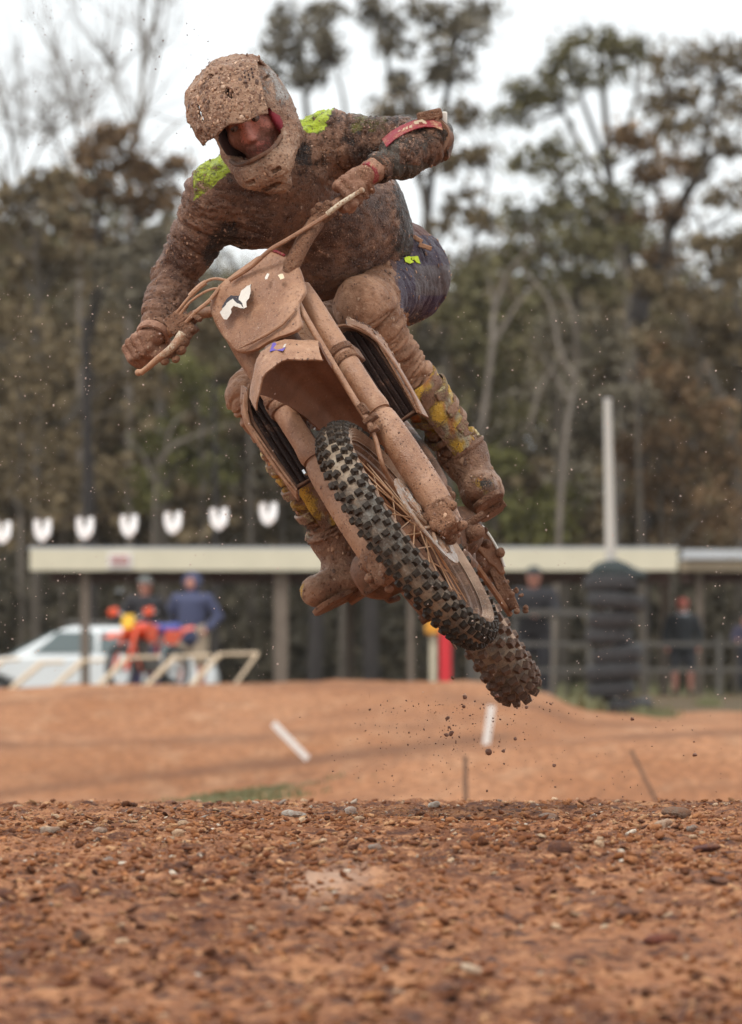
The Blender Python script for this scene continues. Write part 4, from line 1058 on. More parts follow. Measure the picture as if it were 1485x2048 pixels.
def mat_soil(name, stone=False):
    m, n, l, b = new_mat(name)
    a = noise(n, l, 1.3, 5, 0.6); d = noise(n, l, 11, 6, 0.7); e = noise(n, l, 60, 5, 0.7); g = noise(n, l, 240, 3, 0.6)
    if stone:
        x = attr(n, 'Col'); x = mixc(n, l, ramp(n, l, e, 0.4, 0.65, 0.0, 0.55), x, (0.24, 0.095, 0.042))
    else:
        x = mixc(n, l, ramp(n, l, a, 0.40, 0.60), (0.18, 0.068, 0.032), (0.33, 0.140, 0.068))
        x = mixc(n, l, ramp(n, l, d, 0.51, 0.62), x, (0.46, 0.22, 0.11))
        x = mixc(n, l, ramp(n, l, d, 0.49, 0.38), x, (0.085, 0.030, 0.016))
        x = mixc(n, l, ramp(n, l, e, 0.57, 0.68, 0, 0.7), x, (0.54, 0.31, 0.17))
        x = mixc(n, l, ramp(n, l, e, 0.46, 0.36, 0, 0.9), x, (0.07, 0.027, 0.015))  # low spots of the bump darkened, crevice shade put into the colour
        x = mixc(n, l, attr(n, 'pale', 'Fac'), x, (0.52, 0.33, 0.23))
    l.new(x, b.inputs['Base Color'])
    l.new(ramp(n, l, d, 0.35, 0.6, 0.6, 0.9), b.inputs['Roughness']); b.inputs['Specular IOR Level'].default_value = 0.12
    bump(n, l, b, math_(n, l, 'ADD', e, math_(n, l, 'MULTIPLY', g, 0.4)), 0.8, 0.012)
    return m
M['soil'] = mat_soil('soil'); M['pebble'] = mat_soil('pebble', True)
xs1 = np.concatenate([-np.geomspace(30, 1.72, 14)[:-1], np.arange(-1.7, 1.7001, 0.0135), np.geomspace(1.72, 30, 14)[1:]])
ys1 = np.concatenate([np.linspace(0, 8.2, 24)[:-1], np.arange(8.2, 14, 0.022), np.arange(14, 19.6, 0.014), np.linspace(19.6, 24, 40)])
GX, GY = np.meshgrid(xs1, ys1); GZ = crest_z(GX, GY)
m_, n_ = GX.shape; V = np.stack([GX, GY, GZ], -1).reshape(-1, 3); I = np.arange(m_ * n_).reshape(m_, n_)
F = np.stack([I[:-1, :-1], I[:-1, 1:], I[1:, 1:], I[1:, :-1]], -1).reshape(-1, 4)
o = mesh_obj('jump_crest', V, F, M['soil'], None, True, 180)
set_val(o.data, np.clip(0.8 * np.exp(-((V[:, 0] + 0.09 - 0.05 * (V[:, 1] - 11.7)) / 0.075) ** 2 - ((V[:, 1] - 11.7) / 0.45) ** 2) * (1 + 1.2 * fbm(V, 12, 3, 4)), 0, 0.8), 'pale'); tag(o, kind='structure')
mb = MB(); mb.sheet([[(-300, -60, CAMZ - 1.6), (-300, 24, CAMZ - 1.6)], [(300, -60, CAMZ - 1.6), (300, 24, CAMZ - 1.6)]], 0.05); o = mb.build('ground', M['clay'], None, space='world', smooth=False); tag(o, kind='structure')

# loose stones and clods: icosahedra knocked out of round
_ico = []
ph = (1 + 5 ** .5) / 2
ICO = np.array([(-1, ph, 0), (1, ph, 0), (-1, -ph, 0), (1, -ph, 0), (0, -1, ph), (0, 1, ph), (0, -1, -ph), (0, 1, -ph), (ph, 0, -1), (ph, 0, 1), (-ph, 0, -1), (-ph, 0, 1)]) / math.sqrt(1 + ph * ph)
ICF = np.array([(0, 11, 5), (0, 5, 1), (0, 1, 7), (0, 7, 10), (0, 10, 11), (1, 5, 9), (5, 11, 4), (11, 10, 2), (10, 7, 6), (7, 1, 8), (3, 9, 4), (3, 4, 2), (3, 2, 6), (3, 6, 8), (3, 8, 9), (4, 9, 5), (2, 4, 11), (6, 2, 10), (8, 6, 7), (9, 8, 1)])
SC = np.array([(0.19, 0.066, 0.030), (0.32, 0.125, 0.052), (0.44, 0.19, 0.083), (0.56, 0.31, 0.16), (0.62, 0.44, 0.29), (0.085, 0.034, 0.020), (0.33, 0.28, 0.24), (0.72, 0.62, 0.50)])
def scatter(name, n, x0, x1, y0, y1, smin_, smax_, probs, seed, sink=0.25, flat=0.55, power=2.4):
    rg = np.random.default_rng(seed)
    Y = rg.uniform(y0, y1, n); half = Y * 0.066 + 0.1
    X = rg.uniform(-1, 1, n) * np.minimum(half, x1)
    s = smin_ + (smax_ - smin_) * rg.random(n) ** power
    # clumpiness
    cm = fbm(np.stack([X, Y * 0.6, 0 * X], 1), 2.2, seed, 3); keep = rg.random(n) < np.clip(0.65 + 0.9 * cm, 0.15, 1); X, Y, s = X[keep], Y[keep], s[keep]; n = len(X)
    Z = crest_z(X, Y) + s * (flat - sink) * 0.6
    sc = s[:, None] * rg.uniform(0.6, 1.25, (n, 3)) * np.array([1, 1, flat])
    J = rg.uniform(0.5, 1.4, (n, 12, 1)); a = rg.uniform(0, 6.28, n); ca, sa = np.cos(a)[:, None], np.sin(a)[:, None]
    P = ICO[None] * J * sc[:, None, :] * 0.5
    ti = rg.uniform(-.5, .5, (n, 1))
    x = P[:, :, 0] * ca - P[:, :, 1] * sa; y = P[:, :, 0] * sa + P[:, :, 1] * ca; z = P[:, :, 2] + x * ti
    V = np.stack([x + X[:, None], y + Y[:, None], z + Z[:, None]], -1).reshape(-1, 3)
    F = (ICF[None] + (np.arange(n) * 12)[:, None, None]).reshape(-1, 3)
    pr = np.array(probs, float); 
    ci = rg.choice(len(SC), n, p=pr / pr.sum()); C = np.repeat(SC[ci] * rg.uniform(0.7, 1.25, (n, 1)), 12, 0)
    o = mesh_obj(name, V, F, M['pebble'], None, False); set_col(o.data, np.clip(C, 0, 1)); tag(o, kind='stuff'); return o
scatter('gravel', 44000, -1.5, 1.5, 12.0, 19.4, 0.003, 0.013, (3, 5, 6, 6, 2.4, 1.4, 0.5, 1.0), 1)
scatter('clods', 27000, -1.2, 1.2, 8.4, 15.5, 0.0035, 0.028, (6, 7, 6, 3, 0.4, 3, 0.1, 0.12), 2, power=3.2)
scatter('gravel', 1500, -1.5, 1.5, 15.0, 19.3, 0.014, 0.034, (3, 4, 4, 3, 1, 3, 1.0, 0.4), 3)

def stone(px, py, w, h, c, label, seed, group=None, name='stone'):
    """a single stone resting where that sight line meets the crest"""
    ys_ = np.arange(9, 19.2, 0.02); zl = CAMZ + (1480 - py) / FP * ys_; zc = crest_z((px - 742.5) / FP * ys_, ys_)
    hit_ = np.nonzero(zc >= zl)[0]; Y = ys_[hit_[0]] if len(hit_) else 18.3
    x = (px - 742.5) / FP * Y; s = Y / FP; rg = np.random.default_rng(seed); W, Hh = w * s / 2, h * s / 2
    mb = MB(); mb.ball((0, 0, 0), (W, W * rg.uniform(.6, .9), Hh), 12, 8); v = mb.v[-1]
    v *= (1 + 0.45 * vnoise(v / max(W, .001), 1.1, seed))[:, None]; v *= (1 + 0.15 * vnoise(v / max(W, .001), 3.1, seed))[:, None]
    v[:, 2] += rg.uniform(-.3, .3) * v[:, 0]
    o = mesh_obj(name, v, mb.f, M['pebble'], None, True, 25); set_col(o.data, c); o.location = (x, Y, float(crest_z(np.array([x]), np.array([Y]))[0]) + Hh * 0.45)
    tag(o, label, 'stone', group); return o
G_ = 'loose stones on the jump crest'
named = [(104, 1667, 38, 17, (0.34, 0.26, 0.20), 'flat grey stone on the left of the crest'), (12, 1800, 50, 28, (0.09, 0.04, 0.03), 'dark lump at the left frame edge half way down the clay'),
         (1122, 1706, 52, 32, (0.12, 0.06, 0.045), 'largest dark angular stone, on the right side of the crest'), (1356, 1637, 62, 22, (0.20, 0.135, 0.10), 'wide grey-brown stone near the right end of the crest line'),
         (1330, 1657, 40, 28, (0.40, 0.28, 0.2), 'tan stone just below the wide grey-brown one at right'), (1413, 1702, 56, 16, (0.12, 0.06, 0.055), 'low dark slab near the right frame edge'),
         (585, 1633, 44, 18, (0.50, 0.45, 0.39), 'pale grey slab on the crest line left of centre'), (868, 1615, 26, 14, (0.52, 0.47, 0.40), 'pale grey stone on the skyline right of centre'),
         (1320, 1886, 66, 22, (0.16, 0.055, 0.04), 'long dark red stone low on the right'), (950, 1950, 56, 22, (0.55, 0.42, 0.3), 'pale blurred pebble at the bottom right of centre'),
         (160, 1893, 44, 32, (0.10, 0.06, 0.045), 'dark clod low on the left'), (700, 1626, 24, 16, (0.5, 0.42, 0.36), 'small cream stone on the skyline in the middle'),
         (1095, 1638, 40, 17, (0.27, 0.2, 0.16), 'grey stone on the crest below the rear wheel'), (1263, 1835, 44, 24, (0.15, 0.08, 0.06), 'dark rounded stone right, between crest and bottom edge'),
         (200, 1665, 26, 14, (0.36, 0.28, 0.22), 'small grey stone right of the flat grey one'), (740, 1999, 58, 22, (0.42, 0.19, 0.08), 'orange-brown clod at the bottom near the middle'),
         (210, 1975, 70, 30, (0.16, 0.065, 0.04), 'broad dark red clod near the bottom left corner'), (1440, 1768, 40, 18, (0.12, 0.065, 0.05), 'dark stone near the right edge below the low slab')]
for i, (a, b_, w, h, c, lb) in enumerate(named): stone(a, b_, w, h, c, lb, 300 + i, G_)
rg2 = random.Random(21)
CN = ['brown', 'rusty brown', 'orange-tan', 'tan', 'cream', 'very dark', 'grey']
for i in range(46):
    a = rg2.uniform(0, 1485); b_ = rg2.choice([rg2.uniform(1622, 1700), rg2.uniform(1700, 2000)]); w = rg2.uniform(14, 26); ci = rg2.choice([0, 1, 1, 2, 3, 5, 6, 4]); c = SC[ci] * rg2.uniform(.8, 1.1)
    where = ('far left', 'left', 'middle', 'right', 'far right')[min(4, int(a / 297))]; row = 'just under the skyline' if b_ < 1660 else ('in the sharp gravel band' if b_ < 1720 else ('half way down the blurred clay' if b_ < 1860 else 'in the blurred clay near the bottom'))
    stone(a, b_, w, w * rg2.uniform(.5, .8), c, f'small {CN[ci]} stone at the {where}, {row}', 400 + i, 'small stones sunk in the crest')
# ------------------------------------------------------------------ the motocross bike in the air
C_F = Q(815, 1070, 0.0)
A_ = nrm([0.79, 0.587, 0.16])
K_ = np.array([-0.492, 0.766, -0.41]); K_ = nrm(K_ - A_ * (K_ @ A_))
Nn_ = np.cross(A_, K_)
F_B = nrm([-0.104, 0.116, 0.988])
A_B = np.array([0.84, 0.54, 0.025]); A_B = nrm(A_B - F_B * (A_B @ F_B))
U_B = np.cross(F_B, A_B)
STEER = (C_F, A_, K_, Nn_)
BODY = (C_F, A_B, U_B, F_B)

def on(px, py, frame, axis, val):
    """the point on that sight line whose frame coordinate (0,1,2) equals val, in frame coordinates"""
    o = frame[0]; ax = frame[1 + axis]
    w0, w1 = -2.0, 1.0
    f0 = (Q(px, py, w0) - o) @ ax - val; f1 = (Q(px, py, w1) - o) @ ax - val
    w = w0 - f0 * (w1 - w0) / (f1 - f0)
    p = Q(px, py, w) - o
    return np.array([p @ frame[1], p @ frame[2], p @ frame[3]])
def sn(px, py, n): return on(px, py, STEER, 2, n)
def bf(px, py, f): return on(px, py, BODY, 2, f)

bike = thing('dirt_bike', 'clay-caked motocross bike leaping through the air with its front wheel towards us', 'motorcycle',
             to_world(C_F + U_B * -0.0)[0])
WBASE = np.array(bike.location)

def wdir(d): d = np.asarray(d, float); return d[0] * _r + d[1] * _u - d[2] * _f

# ---- wheels
def wheel(name, C, ax, ex, R, wid, rimr, knob_rows, npitch, kmat, smat, label=None, disc=None, ksize=(0.0068, 0.0075, 0.007)):
    """C centre in lens axes, ax axle direction, ex any radial direction"""
    ax = nrm(ax); ex = nrm(ex - ax * (ex @ ax)); ey = np.cross(ax, ex)
    e = bpy.data.objects.new(name, None); col.objects.link(e); e.parent = bike
    e.empty_display_size = 0.1
    e.location = to_world(C)[0] - WBASE
    if label: e['label'] = label
    Rc = R - 0.0135; hw = wid / 2
    # tyre carcass
    prof = []
    def cprof(t):            # t -1..1 across the crown
        a = t * 1.25
        return (hw * 0.93 * math.sin(a) / math.sin(1.25), Rc - (1 - math.cos(a)) * hw * 0.92)
    for t in np.linspace(-1, 1, 17): prof.append(cprof(t))
    side = []
    o0, r0 = prof[-1]
    for j, t in enumerate(np.linspace(0.08, 1, 17)):
        o = o0 + math.sin(t * math.pi * 0.85) * 0.006 - t * (o0 - rimr[1]) * t
        r = r0 + (rimr[0] - r0) * t
        side.append((o + (0.0032 if j % 3 == 1 else (-0.0015 if j % 3 == 2 else 0)), r))
    full = [(-o, r) for o, r in side[::-1]] + prof + side
    z3 = [np.zeros(3)]
    mb = MB(); mb.revolve(full, C, ax, ex, 96); 
    v = mb.verts(); d = v - C; r = np.linalg.norm(d - np.outer(d @ ax, ax), axis=1)
    tread = MB(); tread.revolve(prof, C, ax, ex, 96)
    tread.build('tread', M['carcass'], e)
    sw = MB(); sw.revolve(side, C, ax, ex, 96); sw.revolve([(-o, r) for o, r in side[::-1]], C, ax, ex, 96)
    sw.build('tyre', M['sidewall'], e)
    # rim
    rm = MB(); a, b = rimr[0], rimr[1]
    rm.revolve([(-b, a + 0.002), (-b * 0.95, a - 0.008), (-b * 0.5, a - 0.012), (-b * 0.4, a - 0.022), (0, a - 0.025), (b * 0.4, a - 0.022), (b * 0.5, a - 0.012), (b * 0.95, a - 0.008), (b, a + 0.002), (b + 0.004, a + 0.004), (b + 0.003, a + 0.008), (-b - 0.003, a + 0.008), (-b - 0.004, a + 0.004)], C, ax, ex, 96, closed=True)
    rm.build('rim', M['rim_mud'], e)
    hb = MB()
    hb.revolve([(-0.06, 0.0), (-0.06, 0.022), (-0.045, 0.024), (-0.04, 0.034), (-0.034, 0.034), (-0.028, 0.02), (0.028, 0.02), (0.034, 0.034), (0.04, 0.034), (0.045, 0.024), (0.06, 0.022), (0.06, 0.0)], C, ax, ex, 24)
    hb.build('hub', M['mud_thick'], e)
    sp = None
    for i in range(36):
        a0 = 2 * math.pi * i / 36; s = 1 if i % 2 else -1; off = (1 if (i // 2) % 2 else -1) * 0.62
        p1 = C + (a - 0.022) * (math.cos(a0) * ex + math.sin(a0) * ey) + ax * 0.003 * s
        a1 = a0 + off
        p0 = C + 0.033 * (math.cos(a1) * ex + math.sin(a1) * ey) + ax * 0.037 * s
        m_ = MB(); m_.tube([p0, p0 * 0.5 + p1 * 0.5, p1], 0.0019, 5)
        m_.build('spoke', M['spoke'], e)
    # knobs: one mesh per size, shared
    meshes = {}
    arr = []
    for (rowphase, ts, sz) in knob_rows:
        for k in range(npitch):
            for t in ts: arr.append(((k + rowphase) / npitch * 2 * math.pi, t, sz))
    rr = random.Random(5)
    for (ang, t, sz) in arr:
        key = (sz, rr.randrange(6))
        if key not in meshes:
            kk = MB()
            x, y, z = [q * s for q, s in zip(ksize, sz)]
            j = [rr.uniform(0.74, 1.14) for _ in range(4)]
            base = [(-x * 1.15, -y * 1.15, -0.006), (x * 1.15, -y * 1.15, -0.006), (x * 1.15, y * 1.15, -0.006), (-x * 1.15, y * 1.15, -0.006)]
            top = [(-x * j[0], -y * j[1], z * 2), (x * j[1], -y * j[2], z * 2), (x * j[2], y * j[3], z * 2), (-x * j[3], y * j[0], z * 2)]
            sh = [(px_ * 1.0, py_ * 1.0, z * 1.6) for px_, py_, _ in top]
            top = [(px_ * 0.86, py_ * 0.86, pz) for px_, py_, pz in top]
            kk.add(base + sh + top, [(0, 1, 5, 4), (1, 2, 6, 5), (2, 3, 7, 6), (3, 0, 4, 7), (4, 5, 9, 8), (5, 6, 10, 9), (6, 7, 11, 10), (7, 4, 8, 11), (8, 9, 10, 11), (3, 2, 1, 0)])
            me = bpy.data.meshes.new('knob'); me.from_pydata(np.vstack(kk.v).tolist(), [], kk.f); me.materials.append(kmat)
            meshes[key] = me
        o_, r_ = cprof(t)
        o2, r2 = cprof(t + 0.01)
        rd = math.cos(ang) * ex + math.sin(ang) * ey
        tv = np.cross(ax, rd)
        av = nrm((o2 - o_) * ax + (r2 - r_) * rd); nv = nrm(np.cross(tv, av))
        if nv @ rd < 0: nv = -nv
        p = C + o_ * ax + r_ * rd
        ob = bpy.data.objects.new('knob', meshes[key]); col.objects.link(ob); ob.parent = e
        tvx = np.cross(nv, av)
        W = [wdir(av), wdir(tvx), wdir(nv)]
        pos = to_world(p)[0] - WBASE - np.array(e.location)
        mt = Matrix(((W[0][0], W[1][0], W[2][0], pos[0]), (W[0][1], W[1][1], W[2][1], pos[1]), (W[0][2], W[1][2], W[2][2], pos[2]), (0, 0, 0, 1)))
        ob.matrix_local = mt @ Matrix.Rotation(rr.uniform(-.12, .12), 4, 'Z')
    return e

fw = wheel('front_wheel', C_F, A_, K_, 0.345, 0.086, (0.272, 0.023),
           [(0.0, (-0.24, 0.24), (1.1, 1.1, 0.9)), (0.5, (-0.56, 0.56), (1.0, 1.15, 0.9)), (0.04, (-0.92, 0.92), (0.95, 1.2, 0.85))],
           50, M['knob'], M['sidewall'], ksize=(0.0082, 0.0066, 0.0066))
C_R = C_F - 1.48 * F_B
rw = wheel('rear_wheel', C_R, A_B, U_B, 0.348, 0.124, (0.246, 0.03),
           [(0.0, (0.0,), (1.5, 1.1, 1.05)), (0.5, (-0.36, 0.36), (1.2, 1.1, 1.05)), (0.02, (-0.7, 0.7), (1.2, 1.2, 1.0)), (0.5, (-1.0, 1.0), (1.0, 1.3, 0.9))],
           38, M['knob_rear'], M['sidewall'], ksize=(0.0080, 0.0084, 0.0078))

# front brake disc with its carrier, on the side facing right in the picture
mb = MB(STEER)
ax0 = np.array([1.0, 0, 0]); ex0 = np.array([0, 1.0, 0])
prof_o = []
mb.revolve([(0.058, 0.10), (0.058, 0.131), (0.0615, 0.131), (0.0615, 0.10)], (0, 0, 0), ax0, ex0, 60, closed=True)
for k in range(12):
    a = 2 * math.pi * k / 12
    mb.tube([(0.0598, 0.03 * math.cos(a + .5), 0.03 * math.sin(a + .5)), (0.0598, 0.104 * math.cos(a), 0.104 * math.sin(a))], 0.005, 6)
mb.build('brake_disc', M['disc_steel'], fw)
mb = MB(STEER)
mb.box((0.07, 0.02, -0.125), (0.022, 0.045, 0.028)); mb.box((0.078, 0.065, -0.1), (0.012, 0.03, 0.018))
mb.build('brake_caliper', M['mud_thick'], bike, bevel=0.006)
mb = MB(STEER); mb.tube([(-0.135, 0, 0), (0.14, 0, 0)], 0.013, 12); mb.build('front_axle', M['mud_thick'], bike)

# ---- fork legs
FX = 0.103; FN = -0.032
def guard(s):
    """long plastic shield round the front of a lower leg"""
    R = []
    for k, hw, fr in ((-0.035, 0.030, 0.026), (0.0, 0.036, 0.034), (0.05, 0.040, 0.040), (0.12, 0.041, 0.042), (0.2, 0.040, 0.041), (0.27, 0.038, 0.038), (0.31, 0.035, 0.035), (0.325, 0.031, 0.031)):
        ring = []
        for i in range(20):
            a = 2 * math.pi * i / 20
            ring.append((s * FX + hw * math.cos(a), k, FN + (fr if math.sin(a) > 0 else 0.026) * math.sin(a)))
        R.append(ring)
    return R
for s in (1, -1):
    mb = MB(STEER); mb.rings(guard(s)[::-1]); g = mb.build('fork_guard', M['mud_tube'], bike)
    mb = MB(STEER)
    mb.tube([(s * FX, 0.30, FN), (s * FX, 0.345, FN)], 0.0245, 20)
    mb.tube([(s * FX, 0.335, FN), (s * FX, 0.345, FN), (s * FX, 0.36, FN), (s * FX, 0.39, FN), (s * FX, 0.50, FN), (s * FX, 0.70, FN), (s * FX, 0.745, FN)],
            [0.031, 0.0335, 0.033, 0.0295, 0.0295, 0.030, 0.028], 24)
    mb.build('fork_tube', M['mud_tube'], bike)
    mb = MB(STEER)
    for k in (0.525, 0.497):
        mb.tube([(s * FX, k, FN), (s * FX, k + 0.02, FN)], 0.0345, 24)
    mb.box((s * FX, 0.515, FN - 0.02), (0.036, 0.02, 0.03))
    mb.build('fork_clamp', M['mud_thick'], bike, bevel=0.004)
    # axle lug below the shield with lumps of clay
    mb = MB(STEER)
    mb.box((s * (FX - 0.002), -0.02, FN + 0.02), (0.030, 0.042, 0.038)); mb.tube([(s * 0.06, 0, 0), (s * 0.142, 0, 0)], 0.021, 14)
    mb.build('axle_lug', M['mud_thick'], bike, bevel=0.01)
mb = MB(STEER)
mb.box((0, 0.515, -0.05), (0.10, 0.018, 0.03)); mb.box((0, 0.72, -0.05), (0.125, 0.014, 0.035)); mb.tube([(0, 0.50, -0.07), (0, 0.735, -0.07)], 0.03, 16)
mb.build('triple_clamp', M['mud_dark'], bike, bevel=0.005)

# ---- front fender: an arched blade that droops at the nose
def tab(xs, ys, x): return float(np.interp(x, xs, ys))
G = []
fn_ = [-0.27, -0.22, -0.16, -0.1, -0.04, 0.02, 0.08, 0.14, 0.2, 0.25, 0.285, 0.31, 0.325]
for n in fn_:
    k = tab([-0.27, -0.2, -0.1, 0, 0.1, 0.2, 0.26, 0.30, 0.325], [0.335, 0.405, 0.47, 0.512, 0.54, 0.55, 0.525, 0.487, 0.440], n)
    hw = tab([-0.27, -0.2, -0.1, 0, 0.1, 0.2, 0.28, 0.325], [0.05, 0.062, 0.066, 0.072, 0.088, 0.102, 0.108, 0.104], n)
    dr = tab([-0.27, -0.1, 0.1, 0.25, 0.325], [0.02, 0.03, 0.04, 0.05, 0.046], n)
    row = []
    for t in np.linspace(-1, 1, 17):
        crease = -0.006 * math.cos(t * 3 * math.pi) * (1 if abs(t) < 0.9 else 0.3)
        row.append((t * hw, k - dr * abs(t) ** 1.7 + crease * 0.5, n - 0.050 * t * t * (1 if n > 0.2 else max(0, (n - 0.1) / 0.1))))
    G.append(row)
mb = MB(STEER); mb.sheet(G, 0.004)
mb.build('front_fender', M['mud_plastic'], bike)
# thick clay packed under the fender between the legs
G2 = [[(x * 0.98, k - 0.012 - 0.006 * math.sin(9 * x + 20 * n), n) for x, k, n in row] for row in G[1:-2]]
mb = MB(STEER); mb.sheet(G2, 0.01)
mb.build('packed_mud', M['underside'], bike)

def shield(mb, pts, bulge=0.02, lip=0.008, t=0.006, ss=(1.0, 0.985, 0.95, 0.85, 0.7, 0.5, 0.25)):
    pts = np.asarray(pts, float); c = pts.mean(0); R = []
    def nz(p, s):
        return p + np.array([0, 0, bulge * (1 - s * s) - (lip if s == 1.0 else (lip * 0.25 if s > 0.98 else 0))])
    rings = [np.array([nz(c + (p - c) * s, s) for p in pts]) for s in ss]
    n = len(pts); V = np.vstack([pts - [0, 0, lip + t]] + rings + [nz(c, 0)[None]])
    F = []
    for i in range(len(ss)):
        for k in range(n):
            k2 = (k + 1) % n; F.append((i * n + k, i * n + k2, (i + 1) * n + k2, (i + 1) * n + k))
    e = len(V) - 1; b = len(ss) * n
    F += [(b + k, b + (k + 1) % n, e) for k in range(n)]
    F.append(tuple(range(n))[::-1])
    # make the winding face the viewer
    a = np.cross(pts[1] - pts[0], pts[n // 2] - pts[0])
    if a[2] < 0: F = [q[::-1] for q in F]
    mb.add(V, F)

def smooth_poly(p, it=2):
    p = np.asarray(p, float)
    for _ in range(it):
        q = np.roll(p, -1, 0)
        p = np.stack([p * 0.75 + q * 0.25, p * 0.25 + q * 0.75], 1).reshape(-1, p.shape[1])
    return p

PN = 0.085
plate_px = [(535, 498), (575, 514), (592, 527), (600, 546), (610, 580), (604, 592), (594, 606), (596, 630), (604, 650), (585, 664), (545, 676), (510, 700), (478, 704), (462, 690), (440, 660), (426, 632), (421, 604), (431, 579), (451, 559)]
ppts = np.array([sn(x, y, PN) for x, y in smooth_poly(plate_px, 1)])
cen = ppts.mean(0)
for _ in range(4):
    ppts = np.array([sn(x, y, PN - 2.2 * (p[0] - cen[0]) ** 2 - 0.25 * (p[1] - cen[1])) for (x, y), p in zip(smooth_poly([(548 + (a - 548) * 1.03, 600 + (b - 600) * 1.02) for a, b in plate_px], 1), ppts)])
# the plate leans back at its top and wraps back at both sides
def curve(p):
    p = p.copy(); p[:, 2] = PN - 2.2 * (p[:, 0] - cen[0]) ** 2 - 0.25 * (p[:, 1] - cen[1]); return p
mb = MB(STEER); shield(mb, ppts, 0.012)
number_plate = mb.build('number_plate', M['mud_plastic'], bike, angle=50)
def plate_at(x, y, off=0.012):
    p = sn(x, y, PN)
    for _ in range(4):
        n = PN - 2.2 * (p[0] - cen[0]) ** 2 - 0.25 * (p[1] - cen[1]) + off
        p = sn(x, y, n)
    return p
def decal(name, px, mat, off=0.0145, parent=None):
    px = np.array(px, float)
    # finely ragged outline as where clay has flaked off
    n = len(px); P = []
    rg = random.Random(len(px) * 7 + int(px[0][0]))
    for i in range(n):
        a, b = px[i], px[(i + 1) % n]; L = np.linalg.norm(b - a); k = max(2, int(L / 3))
        for j in range(k):
            q = a + (b - a) * j / k
            P.append(q + np.array([rg.uniform(-.7, .7), rg.uniform(-.7, .7)]) * (j > 0))
    mb = MB(STEER); pp = np.array([plate_at(x, y, off) for x, y in P]); mb.plate(pp, (0, 0, 1), 0.0012)
    return mb.build(name, mat, parent or number_plate, smooth=False)
# crease ridge across the lower plate
mb = MB(STEER); mb.tube([plate_at(x, y, 0.0095) for x, y in ((478, 697), (505, 684), (535, 668), (565, 648), (588, 622), (594, 606))], [0.001, 0.004, 0.0045, 0.005, 0.005, 0.001], 8)
mb.build('plate_crease', M['mud_plastic'], number_plate)
decal('sticker_edge', [(443, 616), (452, 600), (462, 590), (476, 592), (489, 578), (503, 568), (497, 590), (492, 616), (484, 618), (470, 606), (456, 612)], M['black_print'], 0.013)
decal('sticker', [(440, 625), (456, 604), (466, 597), (474, 606), (482, 609), (488, 617), (478, 615), (468, 611), (462, 618), (463, 626), (454, 639), (448, 638)], M['white_print'])
decal('sticker', [(479, 592), (483, 581), (492, 574), (502, 568), (501, 584), (498, 597), (493, 603), (494, 614), (488, 617), (485, 606), (478, 600)], M['white_print'])
decal('sticker', [(530, 556), (535, 546), (539, 547), (535, 558), (531, 559)], M['white_print'])
decal('sticker', [(556, 550), (566, 547), (569, 556), (561, 559)], M['cream_print'])
mb = MB(STEER); mb.tube([plate_at(x, y, 0.0) for x, y in ((540, 499), (556, 504), (570, 511))], 0.004, 6)
mb.build('plate_rim', M['red_cloth'], number_plate)
# purple badge on the fender nose
mb = MB(STEER)
bp = [(541, 695), (546, 686), (560, 683), (572, 681), (577, 684), (572, 694), (566, 702), (552, 700), (540, 703)]
def fender_at(x, y):
    best = None
    Pn = np.array(G).reshape(-1, 3); Pw = C_F + Pn @ np.array([A_, K_, Nn_])
    d = D0 - Pw[:, 2]; X = Pw[:, 0] / d * FP + 742.5; Y = 1024 - Pw[:, 1] / d * FP
    ok = Pn[:, 2] > 0.12
    i = np.argmin(np.where(ok, (X - x) ** 2 + (Y - y) ** 2, 1e9))
    return sn(x, y, Pn[i, 2] + 0.018)
pp = np.array([fender_at(x, y) for x, y in bp]); pp[:, 2] = pp[:, 2].mean() + 0.02
pp = np.array([sn(x, y, fender_at(x, y)[2] - 0.006) for x, y in bp])
mb.plate(pp, (0, 0.5, 1), 0.001); bd = mb.build('badge', M['purple_print'], bike, smooth=False)
mb = MB(STEER); mb.plate([sn(x, y, fender_at(x, y)[2] - 0.004) for x, y in ((566, 695), (569, 688), (573, 687), (570, 694))], (0, 0.5, 1), 0.001); mb.build('badge_letter', M['white_print'], bd, smooth=False)

# ---- handlebar, grips, levers
def bars(pxn): return [sn(x, y, n) for x, y, n in pxn]
barpts = [(266, 718, -0.10), (330, 670, -0.07), (388, 632, -0.03), (432, 622, -0.015), (478, 622, 0.0), (528, 585, 0.0), (578, 545, 0.0), (600, 498, -0.015), (636, 438, -0.03), (690, 397, -0.07), (756, 348, -0.10)]
mb = MB(STEER); mb.tube(spline(bars(barpts)), 0.0145, 14); mb.build('handlebar', M['mud_tube'], bike)
for pts in ([(262, 721, -0.102), (325, 674, -0.073)], [(692, 395, -0.071), (760, 345, -0.102)]):
    q = np.array(bars(pts)); mb = MB(STEER)
    P = [q[0] + (q[1] - q[0]) * t for t in np.linspace(0, 1, 15)]
    mb.tube(P, [0.0175 + 0.0018 * (i % 2) for i in range(15)], 14); mb.build('grip', M['mud_dark'], bike)
mb = MB(STEER); q = spline(bars([(578, 545, 0.03), (590, 518, 0.035), (612, 476, 0.028), (634, 443, 0.0)])); mb.tube(q, [0.021] * len(q), 12)
mb.build('bar_pad', M['mud_thick'], bike)
